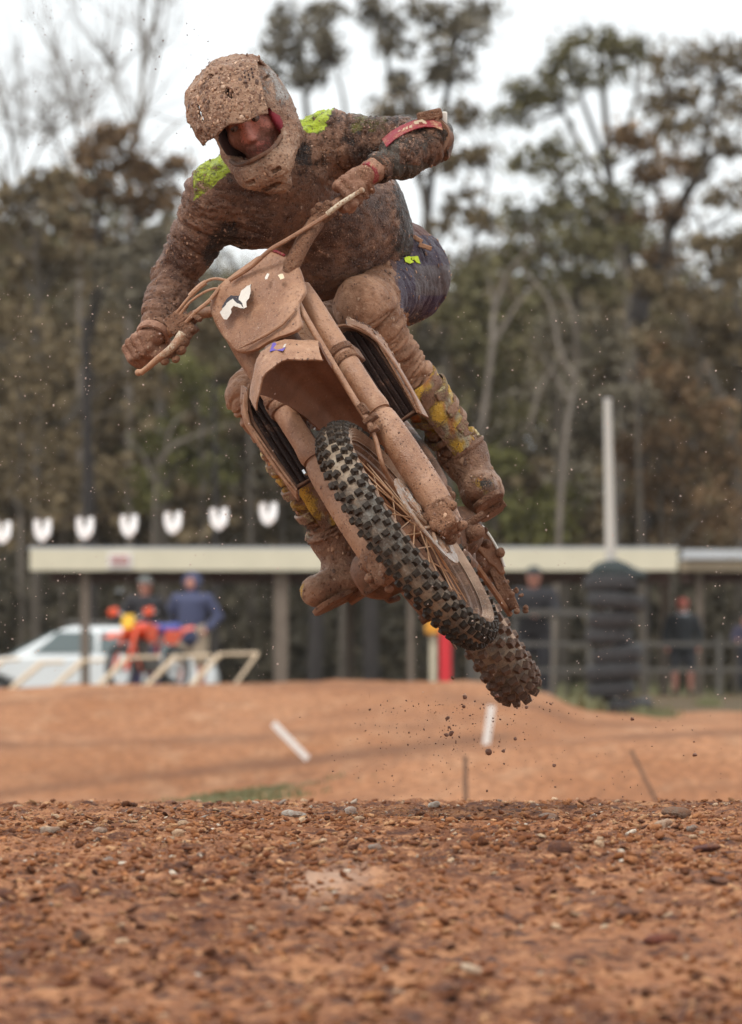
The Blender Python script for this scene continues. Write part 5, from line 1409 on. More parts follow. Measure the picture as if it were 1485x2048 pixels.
# right-hand perch (left in the picture): master cylinder block, brake lever, lumps of mud
mb = MB(STEER)
c = sn(356, 643, 0.0)
mb.box(c, (0.030, 0.021, 0.024), taper=0.9); mb.box(sn(374, 652, 0.0), (0.02, 0.024, 0.02)); mb.tube([sn(345, 668, 0.01), sn(392, 630, 0.0)], 0.017, 12)
mb.tube([sn(386, 628, 0.02), sn(402, 640, 0.03)], 0.008, 8)
mb.build('master_cylinder', M['mud_thick'], bike, bevel=0.006)
mb = MB(STEER); q = spline(bars([(366, 668, 0.03), (345, 695, 0.04), (318, 716, 0.03), (296, 735, 0.02), (282, 745, 0.015)]))
mb.tube(q, np.interp(np.linspace(0, 1, len(q)), [0, 0.2, 0.6, 0.9, 1], [0.014, 0.011, 0.0085, 0.0068, 0.009]), 10); mb.ball(sn(277, 745, 0.015), 0.0095)
mb.build('brake_lever', M['lever'], bike)
mb = MB(STEER)
for x, y, r in ((352, 690, 0.019), (362, 700, 0.016), (342, 706, 0.017), (330, 722, 0.013), (372, 672, 0.018), (384, 660, 0.014), (352, 718, 0.012), (366, 684, 0.02)):
    mb.ball(sn(x, y, 0.02), (r, r * 0.8, r), 9, 6)
tag(mb.build('mud_clump', M['mud_thick'], bike), kind='stuff')
# left-hand perch and clutch lever
mb = MB(STEER); mb.box(sn(648, 428, 0.0), (0.026, 0.016, 0.02)); mb.tube([sn(632, 440, 0.0), sn(668, 412, -0.02)], 0.019, 12)
for x, y, r in ((640, 414, 0.014), (655, 408, 0.012), (630, 424, 0.013)): mb.ball(sn(x, y, 0.012), r, 8, 6)
mb.build('clutch_perch', M['mud_thick'], bike, bevel=0.005)
mb = MB(STEER); q = spline(bars([(655, 428, 0.03), (676, 411, 0.035), (700, 395, 0.03), (720, 382, 0.02)]))
mb.tube(q, np.interp(np.linspace(0, 1, len(q)), [0, 0.3, 0.7, 1], [0.007, 0.007, 0.0065, 0.005]), 10); mb.ball(sn(724, 380, 0.02), 0.008)
mb.build('clutch_lever', M['lever'], bike)
for pts, r in (([(655, 430, 0.03), (610, 458, 0.05), (570, 482, 0.07), (540, 500, 0.08), (500, 535, 0.07), (460, 560, 0.06)], 0.006),
               ([(352, 628, 0.02), (372, 602, 0.03), (392, 580, 0.03), (412, 563, 0.03), (432, 557, 0.03), (456, 561, 0.03)], 0.004),
               ([(358, 632, 0.02), (378, 606, 0.03), (402, 588, 0.03), (424, 578, 0.03), (446, 576, 0.03)], 0.0035),
               ([(372, 645, 0.02), (396, 620, 0.03), (416, 604, 0.03), (430, 588, 0.03), (442, 572, 0.03)], 0.0055)):
    mb = MB(STEER); mb.tube(spline(bars(pts)), r, 8); mb.build('cable', M['mud_tube'], bike)
mb = MB(STEER); q = spline(bars([(380, 592, 0.03), (398, 574, 0.03), (412, 564, 0.03)])); mb.tube(q, 0.0075, 8); mb.build('cable_sleeve', M['mud_tube'], bike)
mb = MB(STEER); q = spline(bars([(594, 600, 0.05), (612, 635, 0.05), (660, 717, 0.045), (708, 797, 0.04), (736, 842, 0.035), (752, 880, 0.03), (764, 925, 0.025), (782, 962, -0.02), (812, 1000, -0.07)]))
mb.tube(q, [0.0085] * (len(q) * 5 // 9) + [0.006] * (len(q) - len(q) * 5 // 9), 10); mb.build('brake_hose', M['mud_tube'], bike)
mb = MB(STEER)
mb.box(sn(742, 838, 0.035), (0.02, 0.007, 0.012)); mb.box(sn(728, 818, 0.038), (0.009, 0.016, 0.01)); mb.box(sn(748, 858, 0.034), (0.012, 0.008, 0.012))
mb.build('hose_clip', M['mud_thick'], bike, bevel=0.003)
mb = MB(STEER); mb.tube([(-FX - 0.036, 0.318, FN), (-FX + 0.036, 0.318, FN)], 0.003, 6); mb.box((-FX - 0.036, 0.318, FN + 0.01), (0.003, 0.006, 0.008))
mb.build('guard_clip', M['steel'], bike)

# ---- radiators with louvres and shrouds
for s in (1, -1):
    f = -0.36
    mb = MB(BODY)
    mb.box((s * 0.135, 0.45, f - 0.03), (0.050, 0.138, 0.014))
    rad = mb.build('radiator', M['foam_dark'], bike)
    mb = MB(BODY)
    out = [(s * 0.182, 0.312, 0), (s * 0.187, 0.40, 0), (s * 0.186, 0.52, 0), (s * 0.168, 0.57, 0), (s * 0.135, 0.596, 0), (s * 0.088, 0.59, 0), (s * 0.086, 0.31, 0)]
    mb.tube([(x, u, f + 0.012) for x, u, _ in out] + [(s * 0.182, 0.312, f + 0.012)], 0.0045, 6)
    mb.build('radiator_frame', M['mud_dark'], rad)
    for i in range(6):
        x = s * (0.094 + i * 0.0165)
        top = 0.585 if i < 4 else 0.565 - 0.012 * (i - 4)
        m_ = MB(BODY); m_.box((x, (0.318 + top) / 2, f + 0.004), (0.0075, (top - 0.318) / 2, 0.0022), ax=((math.cos(s * 0.75), 0, math.sin(s * 0.75)), (0, 1, 0), (-math.sin(s * 0.75), 0, math.cos(s * 0.75))))
        m_.build('louvre', M['radiator'], rad, smooth=False)
    G = []
    for f2, aa, lo, hi in ((-0.325, 0.196, 0.302, 0.59), (-0.345, 0.204, 0.29, 0.61), (-0.42, 0.210, 0.29, 0.625), (-0.52, 0.206, 0.32, 0.635), (-0.64, 0.188, 0.37, 0.645), (-0.78, 0.16, 0.44, 0.655), (-0.92, 0.125, 0.50, 0.65)):
        row = []
        for t in np.linspace(0, 1, 12):
            u = lo + (hi - lo) * t
            inw = 0.0 if t < 0.72 else (t - 0.72) / 0.28
            row.append((s * (aa - 0.05 * inw ** 1.5 * (aa / 0.22) - 0.012 * (1 - t) ** 2), u - 0.02 * inw ** 2 * 0, f2))
        G.append(row if s > 0 else row[::-1])
    mb = MB(BODY); mb.sheet(G, 0.005); mb.build('shroud', M['mud_plastic'], bike)
    # rolled front lip round the louvres
    lip = [(s * 0.190, 0.295, -0.33), (s * 0.199, 0.36, -0.328), (s * 0.201, 0.46, -0.326), (s * 0.193, 0.53, -0.326), (s * 0.172, 0.575, -0.33), (s * 0.135, 0.603, -0.34), (s * 0.095, 0.608, -0.35)]
    mb = MB(BODY); mb.tube(spline(lip), 0.0042, 8); mb.build('shroud_lip', M['mud_plastic'], bike)
# tank, seat, frame, engine
R = []
for f, hw, u0, u1 in ((-0.36, 0.05, 0.50, 0.66), (-0.45, 0.10, 0.46, 0.71), (-0.6, 0.13, 0.46, 0.72), (-0.75, 0.09, 0.5, 0.69)):
    R.append([(hw * math.cos(a), (u0 + u1) / 2 + (u1 - u0) / 2 * math.sin(a), f) for a in np.linspace(0, 2 * math.pi, 16, endpoint=False)])
mb = MB(BODY); mb.rings(R); mb.build('fuel_tank', M['mud_plastic'], bike)
R = []
for f, hw, u0, u1 in ((-0.62, 0.05, 0.62, 0.74), (-0.75, 0.065, 0.56, 0.715), (-1.0, 0.08, 0.56, 0.69), (-1.25, 0.09, 0.58, 0.71), (-1.4, 0.07, 0.62, 0.73)):
    R.append([(hw * math.copysign(abs(math.cos(a)) ** 0.6, math.cos(a)), (u0 + u1) / 2 + (u1 - u0) / 2 * math.copysign(abs(math.sin(a)) ** 0.6, math.sin(a)), f) for a in np.linspace(0, 2 * math.pi, 16, endpoint=False)])
mb = MB(BODY); mb.rings(R); mb.build('seat', M['mud_dark'], bike)
mb = MB(BODY)
mb.tube(spline([(0, 0.56, -0.33), (0, 0.45, -0.345), (0, 0.25, -0.40), (0, 0.05, -0.47), (0, -0.04, -0.56), (0, -0.05, -0.8)]), 0.021, 12)
for s in (1, -1):
    mb.tube(spline([(0, 0.56, -0.34), (s * 0.09, 0.5, -0.55), (s * 0.1, 0.3, -0.85), (s * 0.1, 0.05, -0.93), (s * 0.06, -0.05, -0.85)]), 0.02, 10)
    mb.tube(spline([(s * 0.09, 0.5, -0.75), (s * 0.09, 0.56, -1.1), (s * 0.07, 0.6, -1.35)]), 0.012, 8)
mb.build('frame', M['mud_dark'], bike)
def f_eng(P):
    d = s_box(P, (0, 0.08, -0.70), (0.10, 0.11, 0.16), 0.05)
    d = smin(d, s_box(P, (0, 0.28, -0.62), (0.07, 0.13, 0.08), 0.03), 0.03)
    d = smin(d, s_cone(P, (0.05, 0.05, -0.78), (0.095, 0.05, -0.78), 0.08, 0.07), 0.02)
    d = smin(d, s_cone(P, (-0.06, 0.06, -0.68), (-0.13, 0.06, -0.68), 0.085, 0.075), 0.02)
    d = smin(d, s_box(P, (0, -0.05, -0.62), (0.10, 0.02, 0.14), 0.02), 0.02)
    return d + 0.006 * fbm(P, 35, 3, 3)
v, f = surface(f_eng, (-0.2, -0.12, -0.95), (0.2, 0.46, -0.45), 0.009)
v = C_F + v @ np.array([A_B, U_B, F_B])
place('engine', v, f, M['mud_dark'], bike)
mb = MB(BODY); mb.tube(spline([(-0.01, 0.26, -0.5), (0.03, 0.2, -0.45), (0.09, 0.14, -0.46), (0.13, 0.16, -0.6), (0.13, 0.3, -0.8), (0.12, 0.42, -1.05)]), 0.022, 12); mb.build('exhaust_pipe', M['mud_dark'], bike)
mb = MB(BODY); mb.tube([(-0.12, 0.42, -1.0), (-0.14, 0.46, -1.2), (-0.14, 0.5, -1.5)], [0.03, 0.05, 0.045], 14); mb.build('silencer', M['mud_thick'], bike)
# foot pegs
PEG = {1: (0.235, 0.075, -0.87), -1: (-0.235, 0.075, -0.87)}
for s in (1, -1):
    mb = MB(BODY)
    mb.box((s * 0.19, 0.062, -0.87), (0.055, 0.008, 0.026)); mb.box((s * 0.12, 0.05, -0.87), (0.03, 0.022, 0.02))
    for i in range(5):
        for j in (-1, 1): mb.box((s * (0.145 + i * 0.022), 0.074, -0.87 + j * 0.022), (0.004, 0.007, 0.003))
    mb.build('foot_peg', M['mud_thick'], bike, bevel=0.002)
mb = MB(BODY); mb.tube(spline([(0.13, 0.03, -0.80), (0.15, 0.02, -0.72), (0.15, 0.035, -0.66)]), 0.008, 8); mb.tube([(0.13, 0.035, -0.66), (0.185, 0.035, -0.66)], 0.011, 8); mb.build('gear_lever', M['mud_thick'], bike)
mb = MB(BODY); mb.tube(spline([(-0.13, 0.0, -0.86), (-0.15, -0.01, -0.72), (-0.15, 0.02, -0.64)]), 0.008, 8); mb.box((-0.165, 0.025, -0.63), (0.025, 0.008, 0.014)); mb.build('brake_pedal', M['mud_thick'], bike)
# swingarm, sprocket, chain, guards
for s in (1, -1):
    mb = MB(BODY); mb.tube([(s * 0.06, 0.08, -0.93), (s * 0.095, 0.05, -1.15), (s * 0.098, 0.0, -1.5)], [0.035, 0.03, 0.024], 8, flat=0.7); mb.build('swingarm', M['mud_thick'], bike)
mb = MB(BODY); mb.tube([(-0.13, 0, -1.48), (0.14, 0, -1.48)], 0.014, 10); mb.build('rear_axle', M['mud_thick'], bike)
mb = MB(BODY)
prof = []
for k in range(48):
    for j, (r0) in enumerate((0.108, 0.119, 0.119, 0.108)):
        a = 2 * math.pi * (k + j * 0.25) / 48; prof.append((r0 * math.cos(a), r0 * math.sin(a)))
mb.plate([(0.088, y, -1.48 + z) for y, z in prof], (1, 0, 0), 0.006)
mb.build('sprocket', M['chain_steel'], rw)
mb = MB(BODY)
mb.tube([(0.088, 0.122, -1.46), (0.088, 0.10, -1.0)], 0.009, 6); mb.tube([(0.088, -0.122, -1.44), (0.088, 0.0, -1.0)], 0.009, 6)
mb.build('chain', M['chain_steel'], bike)
mb = MB(BODY)
mb.box((0.10, 0.11, -1.05), (0.02, 0.02, 0.06)); mb.build('chain_slider', M['mud_dark'], bike, bevel=0.003)
G = []
for f2, hi in ((-1.12, 0.03), (-1.16, 0.075), (-1.26, 0.10), (-1.38, 0.10), (-1.47, 0.06)):
    G.append([(0.125 + 0.012 * math.sin(t * 3.1), -0.07 + (hi + 0.07) * t, f2) for t in np.linspace(0, 1, 8)])
gp = [bf(x, y, -1.16) for x, y in ((937, 1062), (944, 1050), (954, 1046), (968, 1056), (984, 1078), (998, 1104), (1008, 1130), (1010, 1148), (1000, 1150), (990, 1136), (978, 1128), (964, 1110), (950, 1096))]
mb = MB(BODY); mb.plate(gp, (0.1, 0, 1), 0.03); sgd = mb.build('swingarm_guard', M['mud_plastic'], bike, bevel=0.004)
mb = MB(BODY); mb.tube(spline([bf(x, y, -1.14) for x, y in ((946, 1049), (956, 1047), (970, 1058), (986, 1081), (1000, 1107), (1010, 1134))]), 0.0038, 6); mb.build('guard_edge', M['white_print'], sgd)
gp = [bf(x, y, -1.40) for x, y in ((962, 1098), (974, 1094), (992, 1120), (1012, 1160), (1030, 1194), (1040, 1218), (1036, 1228), (1028, 1216), (1022, 1222), (1012, 1206), (1000, 1196), (986, 1160), (972, 1130))]
mb = MB(BODY); mb.plate(gp, (0.1, 0, 1), 0.04); mb.build('chain_guide', M['mud_thick'], bike, bevel=0.003)
mb = MB(BODY); mb.plate([(-0.088 , 0.12 * math.cos(a), -1.48 + 0.12 * math.sin(a)) for a in np.linspace(0, 2 * math.pi, 40, endpoint=False)], (1, 0, 0), 0.004); mb.build('rear_disc', M['chain_steel'], rw)
G = []
for f, u, hw in ((-1.15, 0.58, 0.08), (-1.35, 0.62, 0.09), (-1.6, 0.67, 0.085), (-1.85, 0.69, 0.075), (-1.95, 0.685, 0.06)):
    G.append([(t * hw, u - 0.035 * t * t, f) for t in np.linspace(-1, 1, 9)])
mb = MB(BODY); mb.sheet(G, 0.005); mb.build('rear_fender', M['mud_plastic'], bike)
for s in (1, -1):
    mb = MB(BODY); mb.plate([(s * 0.13, 0.36, -1.0), (s * 0.13, 0.58, -1.0), (s * 0.11, 0.62, -1.35), (s * 0.11, 0.5, -1.4)], (1, 0, 0), 0.005); mb.build('side_panel', M['mud_plastic'], bike)
# lumps of clay thrown up round the axle lugs, engine mounts and guards
def clumps(name, frame, items, mat='mud_thick', seed=1):
    rg = np.random.default_rng(seed)
    mb = MB(frame)
    for (p, r) in items:
        p = np.asarray(p, float)
        n0 = mb.n; mb.ball(p, (r * rg.uniform(.8, 1.3), r * rg.uniform(.8, 1.3), r * rg.uniform(.7, 1.1)), 14, 10)
        v = mb.v[-1]; d = v - p; v[:] = p + d * (1 + 0.35 * fbm(v, 1.1 / r, seed, 3))[:, None]
    return tag(mb.build(name, M[mat], bike), kind='stuff')
rg = random.Random(4)
it = []
for s in (1, -1):
    for _ in range(16):
        it.append(((s * FX + rg.uniform(-.035, .035), rg.uniform(-.07, 0.03), FN + rg.uniform(-.03, .05)), rg.uniform(0.008, 0.018)))
clumps('mud_clump', STEER, it, seed=2)
it = [((0.11 + rg.uniform(-.03, .03), 0.1 + rg.uniform(-.12, .12), -0.7 + rg.uniform(-.1, .1)), rg.uniform(0.01, 0.02)) for _ in range(14)]
it += [((0.12 + rg.uniform(-.03, .05), 0.06 + rg.uniform(-.1, .06), -1.1 + rg.uniform(-.1, .12)), rg.uniform(0.006, 0.012)) for _ in range(14)]
it += [((0.13 + rg.uniform(-.02, .02), -0.1 + rg.uniform(-.05, .06), -1.38 + rg.uniform(-.08, .12)), rg.uniform(0.004, 0.008)) for _ in range(12)]
clumps('mud_clump', BODY, it, seed=3)
# ------------------------------------------------------------------ the rider
def bw(a, u, f): return C_F + a * A_B + u * U_B + f * F_B
def sw_(p): return C_F + p[0] * A_ + p[1] * K_ + p[2] * Nn_

SH_L, SH_R = Q(664, 284, -0.60), Q(436, 392, -0.52)
EL_L, EL_R = Q(866, 280, -0.50), Q(349, 556, -0.62)
WR_L, WR_R = Q(746, 342, -0.36), Q(306, 668, -0.47)
NECK = Q(545, 312, -0.53)
CHEST, BELLY, PELV = Q(560, 368, -0.60), Q(672, 452, -0.80), Q(788, 545, -1.06)
HIP_L, HIP_R = Q(808, 552, -1.03), Q(720, 620, -1.12)
KN_L, KN_R = Q(728, 615, -0.68), Q(512, 790, -0.80)
AN_L, AN_R = Q(926, 905, -0.90), Q(668, 1070, -0.90)
HC = Q(493, 220, -0.37)
HF = nrm([-0.14, -0.27, 0.95]); HU = np.array([-0.45, 0.84, 0.17]); HU = nrm(HU - HF * (HU @ HF)); HL = np.cross(HU, HF)
HAX = np.array([HL, HU, HF])
def hh(x, y, z): return HC + x * HL + y * HU + z * HF

rider = thing('person', 'rider in clay-covered helmet, lime-shouldered jersey and yellow boots, crouched over the leaping bike', 'person', to_world(PELV)[0])

# hands: grip centre, axis outwards, up and front directions
def hand_pts(gc, g, h, e, wr, inner):
    F = []
    for i in range(4):
        o = gc + g * ((i - 1.5) * 0.0205); L = (0.96, 1.05, 1.0, 0.85)[i] if inner > 0 else (0.96, 1.05, 1.0, 0.85)[i]
        F.append([o + h * 0.036 + e * 0.006, o + h * 0.026 * L + e * 0.043 * L, o - h * 0.012 * L + e * 0.041, o - h * 0.029 + e * 0.014])
    th = [wr * 0.55 + gc * 0.45 - g * 0.035 * 1.0 - h * 0.0, gc - g * 0.047 - h * 0.008 - e * 0.022, gc - g * 0.040 - h * 0.029 + e * 0.006, gc - g * 0.028 - h * 0.032 + e * 0.026]
    return F, th
GL = sw_(sn(712, 382, -0.08)); GR = sw_(sn(293, 700, -0.09))
gL = nrm(sw_(sn(760, 345, -0.1)) - sw_(sn(692, 395, -0.07))); gR = nrm(sw_(sn(262, 721, -0.1)) - sw_(sn(325, 674, -0.073)))
def hframe(g, up):
    h = up - g * (up @ g); h = nrm(h); e = np.cross(g, h)
    if e[2] < 0: e = -e
    return h, e
hL, eL = hframe(gL, nrm(K_ + 0.15 * Nn_)); hR, eR = hframe(gR, nrm(K_ + 0.1 * Nn_))
HAND_L = hand_pts(GL, gL, hL, eL, WR_L, 1); HAND_R = hand_pts(GR, gR, hR, eR, WR_R, 1)
def s_hand(P, H, wr, elb, grow=0.0, r0=0.0105):
    F, th = H; d = None
    for i, c in enumerate(F):
        k = (0.0, 0.0006, 0.0, -0.0015)[i]
        q = s_cone(P, c[0], c[1], r0 + 0.0015 + k + grow, r0 + 0.001 + k + grow)
        q = smin(q, s_cone(P, c[1], c[2], r0 + 0.001 + k + grow, r0 + k + grow), 0.004)
        q = smin(q, s_cone(P, c[2], c[3], r0 + k + grow, r0 - 0.001 + k + grow), 0.004)
        d = q if d is None else np.minimum(d, q)
    pal = None
    for i, c in enumerate(F):
        a = c[0] * 0.97 + wr * 0.03
        b = wr + (c[0] - (F[0][0] + F[3][0]) / 2) * 0.45
        q = s_cone(P, a, b, 0.0145 + grow, 0.021 + grow); pal = q if pal is None else smin(pal, q, 0.012)
    d = smin(d, pal, 0.006)
    t = s_cone(P, th[0], th[1], 0.017 + grow, 0.0135 + grow)
    t = smin(t, s_cone(P, th[1], th[2], 0.0135 + grow, 0.012 + grow), 0.005)
    t = smin(t, s_cone(P, th[2], th[3], 0.012 + grow, 0.0105 + grow), 0.005)
    d = smin(d, t, 0.007)
    return smin(d, s_cone(P, wr, wr + (elb - wr) * 0.16, 0.027 + grow, 0.029 + grow), 0.015)

def s_torso(P, g=0.0):
    d = s_cone(P, CHEST, BELLY, 0.122 + g, 0.128 + g)
    d = smin(d, s_cone(P, BELLY, PELV, 0.128 + g, 0.135 + g), 0.04)
    d = smin(d, s_cone(P, SH_L, NECK + (CHEST - NECK) * 0.5, 0.074 + g, 0.10 + g), 0.05)
    d = smin(d, s_cone(P, SH_R, NECK + (CHEST - NECK) * 0.5, 0.078 + g, 0.10 + g), 0.05)
    d = smin(d, s_ell(P, Q(505, 425, -0.58), (0.10 + g, 0.09 + g, 0.1 + g)), 0.06)
    d = smin(d, s_ell(P, Q(640, 515, -0.80), (0.11 + g, 0.11 + g, 0.12 + g)), 0.06)
    return smin(d, s_ell(P, Q(745, 430, -0.88), (0.085 + g, 0.12 + g, 0.12 + g)), 0.05)
def s_arms(P, g=0.0):
    mL = SH_L * 0.5 + EL_L * 0.5 + np.array([0, -0.006, 0]); mR = SH_R * 0.55 + EL_R * 0.45
    d = s_cone(P, SH_L, mL, 0.074 + g, 0.062 + g); d = smin(d, s_cone(P, mL, EL_L, 0.062 + g, 0.047 + g), 0.02)
    d = smin(d, s_cone(P, EL_L, WR_L + (EL_L - WR_L) * 0.5, 0.050 + g, 0.049 + g), 0.02)
    d = smin(d, s_cone(P, WR_L + (EL_L - WR_L) * 0.5, WR_L, 0.049 + g, 0.030 + g), 0.02)
    d = smin(d, s_cone(P, SH_R, mR, 0.075 + g, 0.063 + g), 0.03); d = smin(d, s_cone(P, mR, EL_R, 0.063 + g, 0.050 + g), 0.02)
    d = smin(d, s_cone(P, EL_R, WR_R + (EL_R - WR_R) * 0.55, 0.052 + g, 0.047 + g), 0.02)
    d = smin(d, s_cone(P, WR_R + (EL_R - WR_R) * 0.55, WR_R, 0.047 + g, 0.032 + g), 0.02)
    return d
def s_legs(P, g=0.0):
    d = s_cone(P, PELV, HIP_L, 0.12 + g, 0.115 + g); d = smin(d, s_cone(P, PELV, HIP_R, 0.12 + g, 0.11 + g), 0.04)
    d = smin(d, s_cone(P, HIP_L, KN_L, 0.106 + g, 0.068 + g), 0.04); d = smin(d, s_cone(P, HIP_R, KN_R, 0.105 + g, 0.07 + g), 0.04)
    d = smin(d, s_cone(P, KN_L, KN_L * 0.5 + AN_L * 0.5, 0.069 + g, 0.055 + g), 0.03); d = smin(d, s_cone(P, KN_L * 0.5 + AN_L * 0.5, AN_L, 0.055 + g, 0.04 + g), 0.02)
    d = smin(d, s_cone(P, KN_R, KN_R * 0.5 + AN_R * 0.5, 0.068 + g, 0.055 + g), 0.02); d = smin(d, s_cone(P, KN_R * 0.5 + AN_R * 0.5, AN_R, 0.055 + g, 0.04 + g), 0.02)
    return d
TOE_L, BALL_L, HEEL_L = bw(0.212, 0.118, -0.755), bw(0.21, 0.115, -0.86), bw(0.20, 0.115, -1.0)
TOE_R, BALL_R, HEEL_R = bw(-0.30, 0.125, -0.80), bw(-0.225, 0.115, -0.87), bw(-0.13, 0.115, -0.97)
def s_head(P):
    q = (P - HC) @ HAX.T
    def E(c, r): return s_ell(q, c, r)
    d = E((0, 0.01, -0.015), (0.074, 0.10, 0.092))
    d = smin(d, E((0, -0.055, 0.03), (0.060, 0.072, 0.060)), 0.03)
    d = smin(d, E((0, -0.108, 0.062), (0.030, 0.024, 0.024)), 0.025)           # chin
    for s in (1, -1):
        d = smin(d, E((s * 0.040, -0.048, 0.058), (0.026, 0.028, 0.026)), 0.014)     # cheeks
        d = smin(d, E((s * 0.031, 0.003, 0.078), (0.024, 0.008, 0.012)), 0.010)      # brows
        d = smin(d, -0.0 + E((s * 0.070, -0.02, -0.005), (0.012, 0.03, 0.018)), 0.006)   # ears
        hole = E((s * 0.031, -0.019, 0.088), (0.015, 0.010, 0.012)); d = -smin(-d, hole, 0.006)
        d = np.minimum(d, E((s * 0.031, -0.0185, 0.0735), (0.0125, 0.0115, 0.0115)))
        d = smin(d, E((s * 0.031, -0.0105, 0.081), (0.0155, 0.0052, 0.0075)), 0.003)   # upper lids
        d = smin(d, E((s * 0.031, -0.0270, 0.079), (0.0145, 0.0030, 0.006)), 0.003)
        d = smin(d, E((s * 0.010, -0.064, 0.094), (0.0085, 0.0075, 0.010)), 0.005)   # nostrils
    d = smin(d, s_cone(q, (0, -0.005, 0.083), (0, -0.056, 0.106), 0.0085, 0.0115), 0.008)
    d = smin(d, E((0, -0.085, 0.085), (0.023, 0.0055, 0.010)), 0.006); d = smin(d, E((0, -0.096, 0.083), (0.020, 0.006, 0.010)), 0.006)
    return d
def s_body(P):
    d = smin(s_torso(P, -0.032), s_arms(P, -0.014), 0.03)
    d = smin(d, s_cone(P, NECK + (CHEST - NECK) * 0.4, hh(0, -0.06, -0.02), 0.062, 0.058), 0.03)
    d = smin(d, s_legs(P, -0.026), 0.02)
    d = smin(d, s_head(P), 0.008)
    d = np.minimum(d, s_hand(P, HAND_L, WR_L, EL_L, -0.003)); d = np.minimum(d, s_hand(P, HAND_R, WR_R, EL_R, -0.003))
    for T, Bq, H, A in ((TOE_L, BALL_L, HEEL_L, AN_L), (TOE_R, BALL_R, HEEL_R, AN_R)):
        d = smin(d, s_cone(P, A, H * 0.7 + A * 0.3, 0.036, 0.032), 0.02); d = smin(d, s_cone(P, H * 0.8 + Bq * 0.2, Bq, 0.030, 0.030), 0.02); d = smin(d, s_cone(P, Bq, T * 0.8 + Bq * 0.2, 0.03, 0.02), 0.02)
    return d
v, f = surface(s_body, (-0.62, -0.20, -1.30), (0.34, 1.12, -0.20), 0.0062)
body = place('body', v, f, M['skin'], rider)
cc = np.tile([0.58, 0.235, 0.18], (len(v), 1)); q = (v - HC) @ HAX.T
cc *= (1 + 0.25 * fbm(v, 60, 3, 3))[:, None]
lip = np.exp(-((q[:, 1] + 0.09) / 0.009) ** 2) * (q[:, 2] > 0.075); brow = np.exp(-((q[:, 1] - 0.004) / 0.006) ** 2) * (q[:, 2] > 0.07) * (np.abs(np.abs(q[:, 0]) - 0.031) < 0.02)
cc[:, 1:] *= (1 - 0.4 * lip)[:, None]; cc *= (1 - 0.75 * brow)[:, None]
set_col(body.data, cc); set_val(body.data, -0.04 + 0.20 * fbm(v, 22, 9, 3), 'mud')
for s in (1, -1):
    mb = MB((HC, HL, HU, HF)); mb.ball((s * 0.031, -0.0190, 0.0775), 0.0115, 16, 12); e = mb.build('eye', M['eye_white'], rider)
    mb = MB((HC, HL, HU, HF)); mb.ball((s * 0.031 - 0.0015, -0.0195, 0.0840), (0.0068, 0.0068, 0.0052), 14, 10); mb.build('pupil', M['eye_dark'], e)

def folds(v, n, segs, amp, s1, s2, seed=0, reach=0.16):
    """wrinkles that run round each limb: noise squeezed along the limb's own axis"""
    out = np.zeros(len(v)); best = np.full(len(v), 1e9)
    for i, (a, b, k) in enumerate(segs):
        ba = b - a; L = np.linalg.norm(ba); t = ((v - a) @ ba) / (L * L); tc = np.clip(t, 0, 1)
        dist = np.linalg.norm(v - a - tc[:, None] * ba, axis=1)
        ax = ba / L; al = (v @ ax); perp = v - np.outer(al, ax)
        q = perp * s2 + np.outer(al + 0.02 * vnoise(v, 9, seed + i), ax) * s1
        n1 = vnoise(q, 1.0, seed + i * 3); n2 = vnoise(q, 2.1, seed + i * 3 + 7)
        w = -1.1 * np.exp(-(n1 / 0.10) ** 2) + 0.55 * np.clip(n1 * 1.6, -0.2, 1)
        w2 = -1.1 * np.exp(-(n2 / 0.12) ** 2) + 0.5 * np.clip(n2 * 1.6, -0.2, 1)
        m = dist < best
        out = np.where(m, k * (w * 0.62 + w2 * 0.38), out); best = np.minimum(best, dist)
    return out * amp

def cloth(name, fn, lo, hi, h, mat, segs, amp, s1, s2, lump=0.0025, seed=0, colfn=None, mudfn=None, parent=None):
    v, f = surface(fn, lo, hi, h)
    n = vnormals(v, f)
    d = folds(v, n, segs, amp, s1, s2, seed) if segs else 0
    d = d + lump * fbm(v, 45, seed + 2, 4)
    v2 = v + n * np.asarray(d)[:, None]
    o = place(name, v2, f, mat, parent or rider)
    set_col(o.data, colfn(v) if colfn else np.tile([0.03, 0.028, 0.03], (len(v), 1)))
    if mudfn is not None: set_val(o.data, mudfn(v), 'mud')
    return o
def pix(v):
    d = D0 - v[:, 2]
    return v[:, 0] / d * FP + 742.5, 1024 - v[:, 1] / d * FP

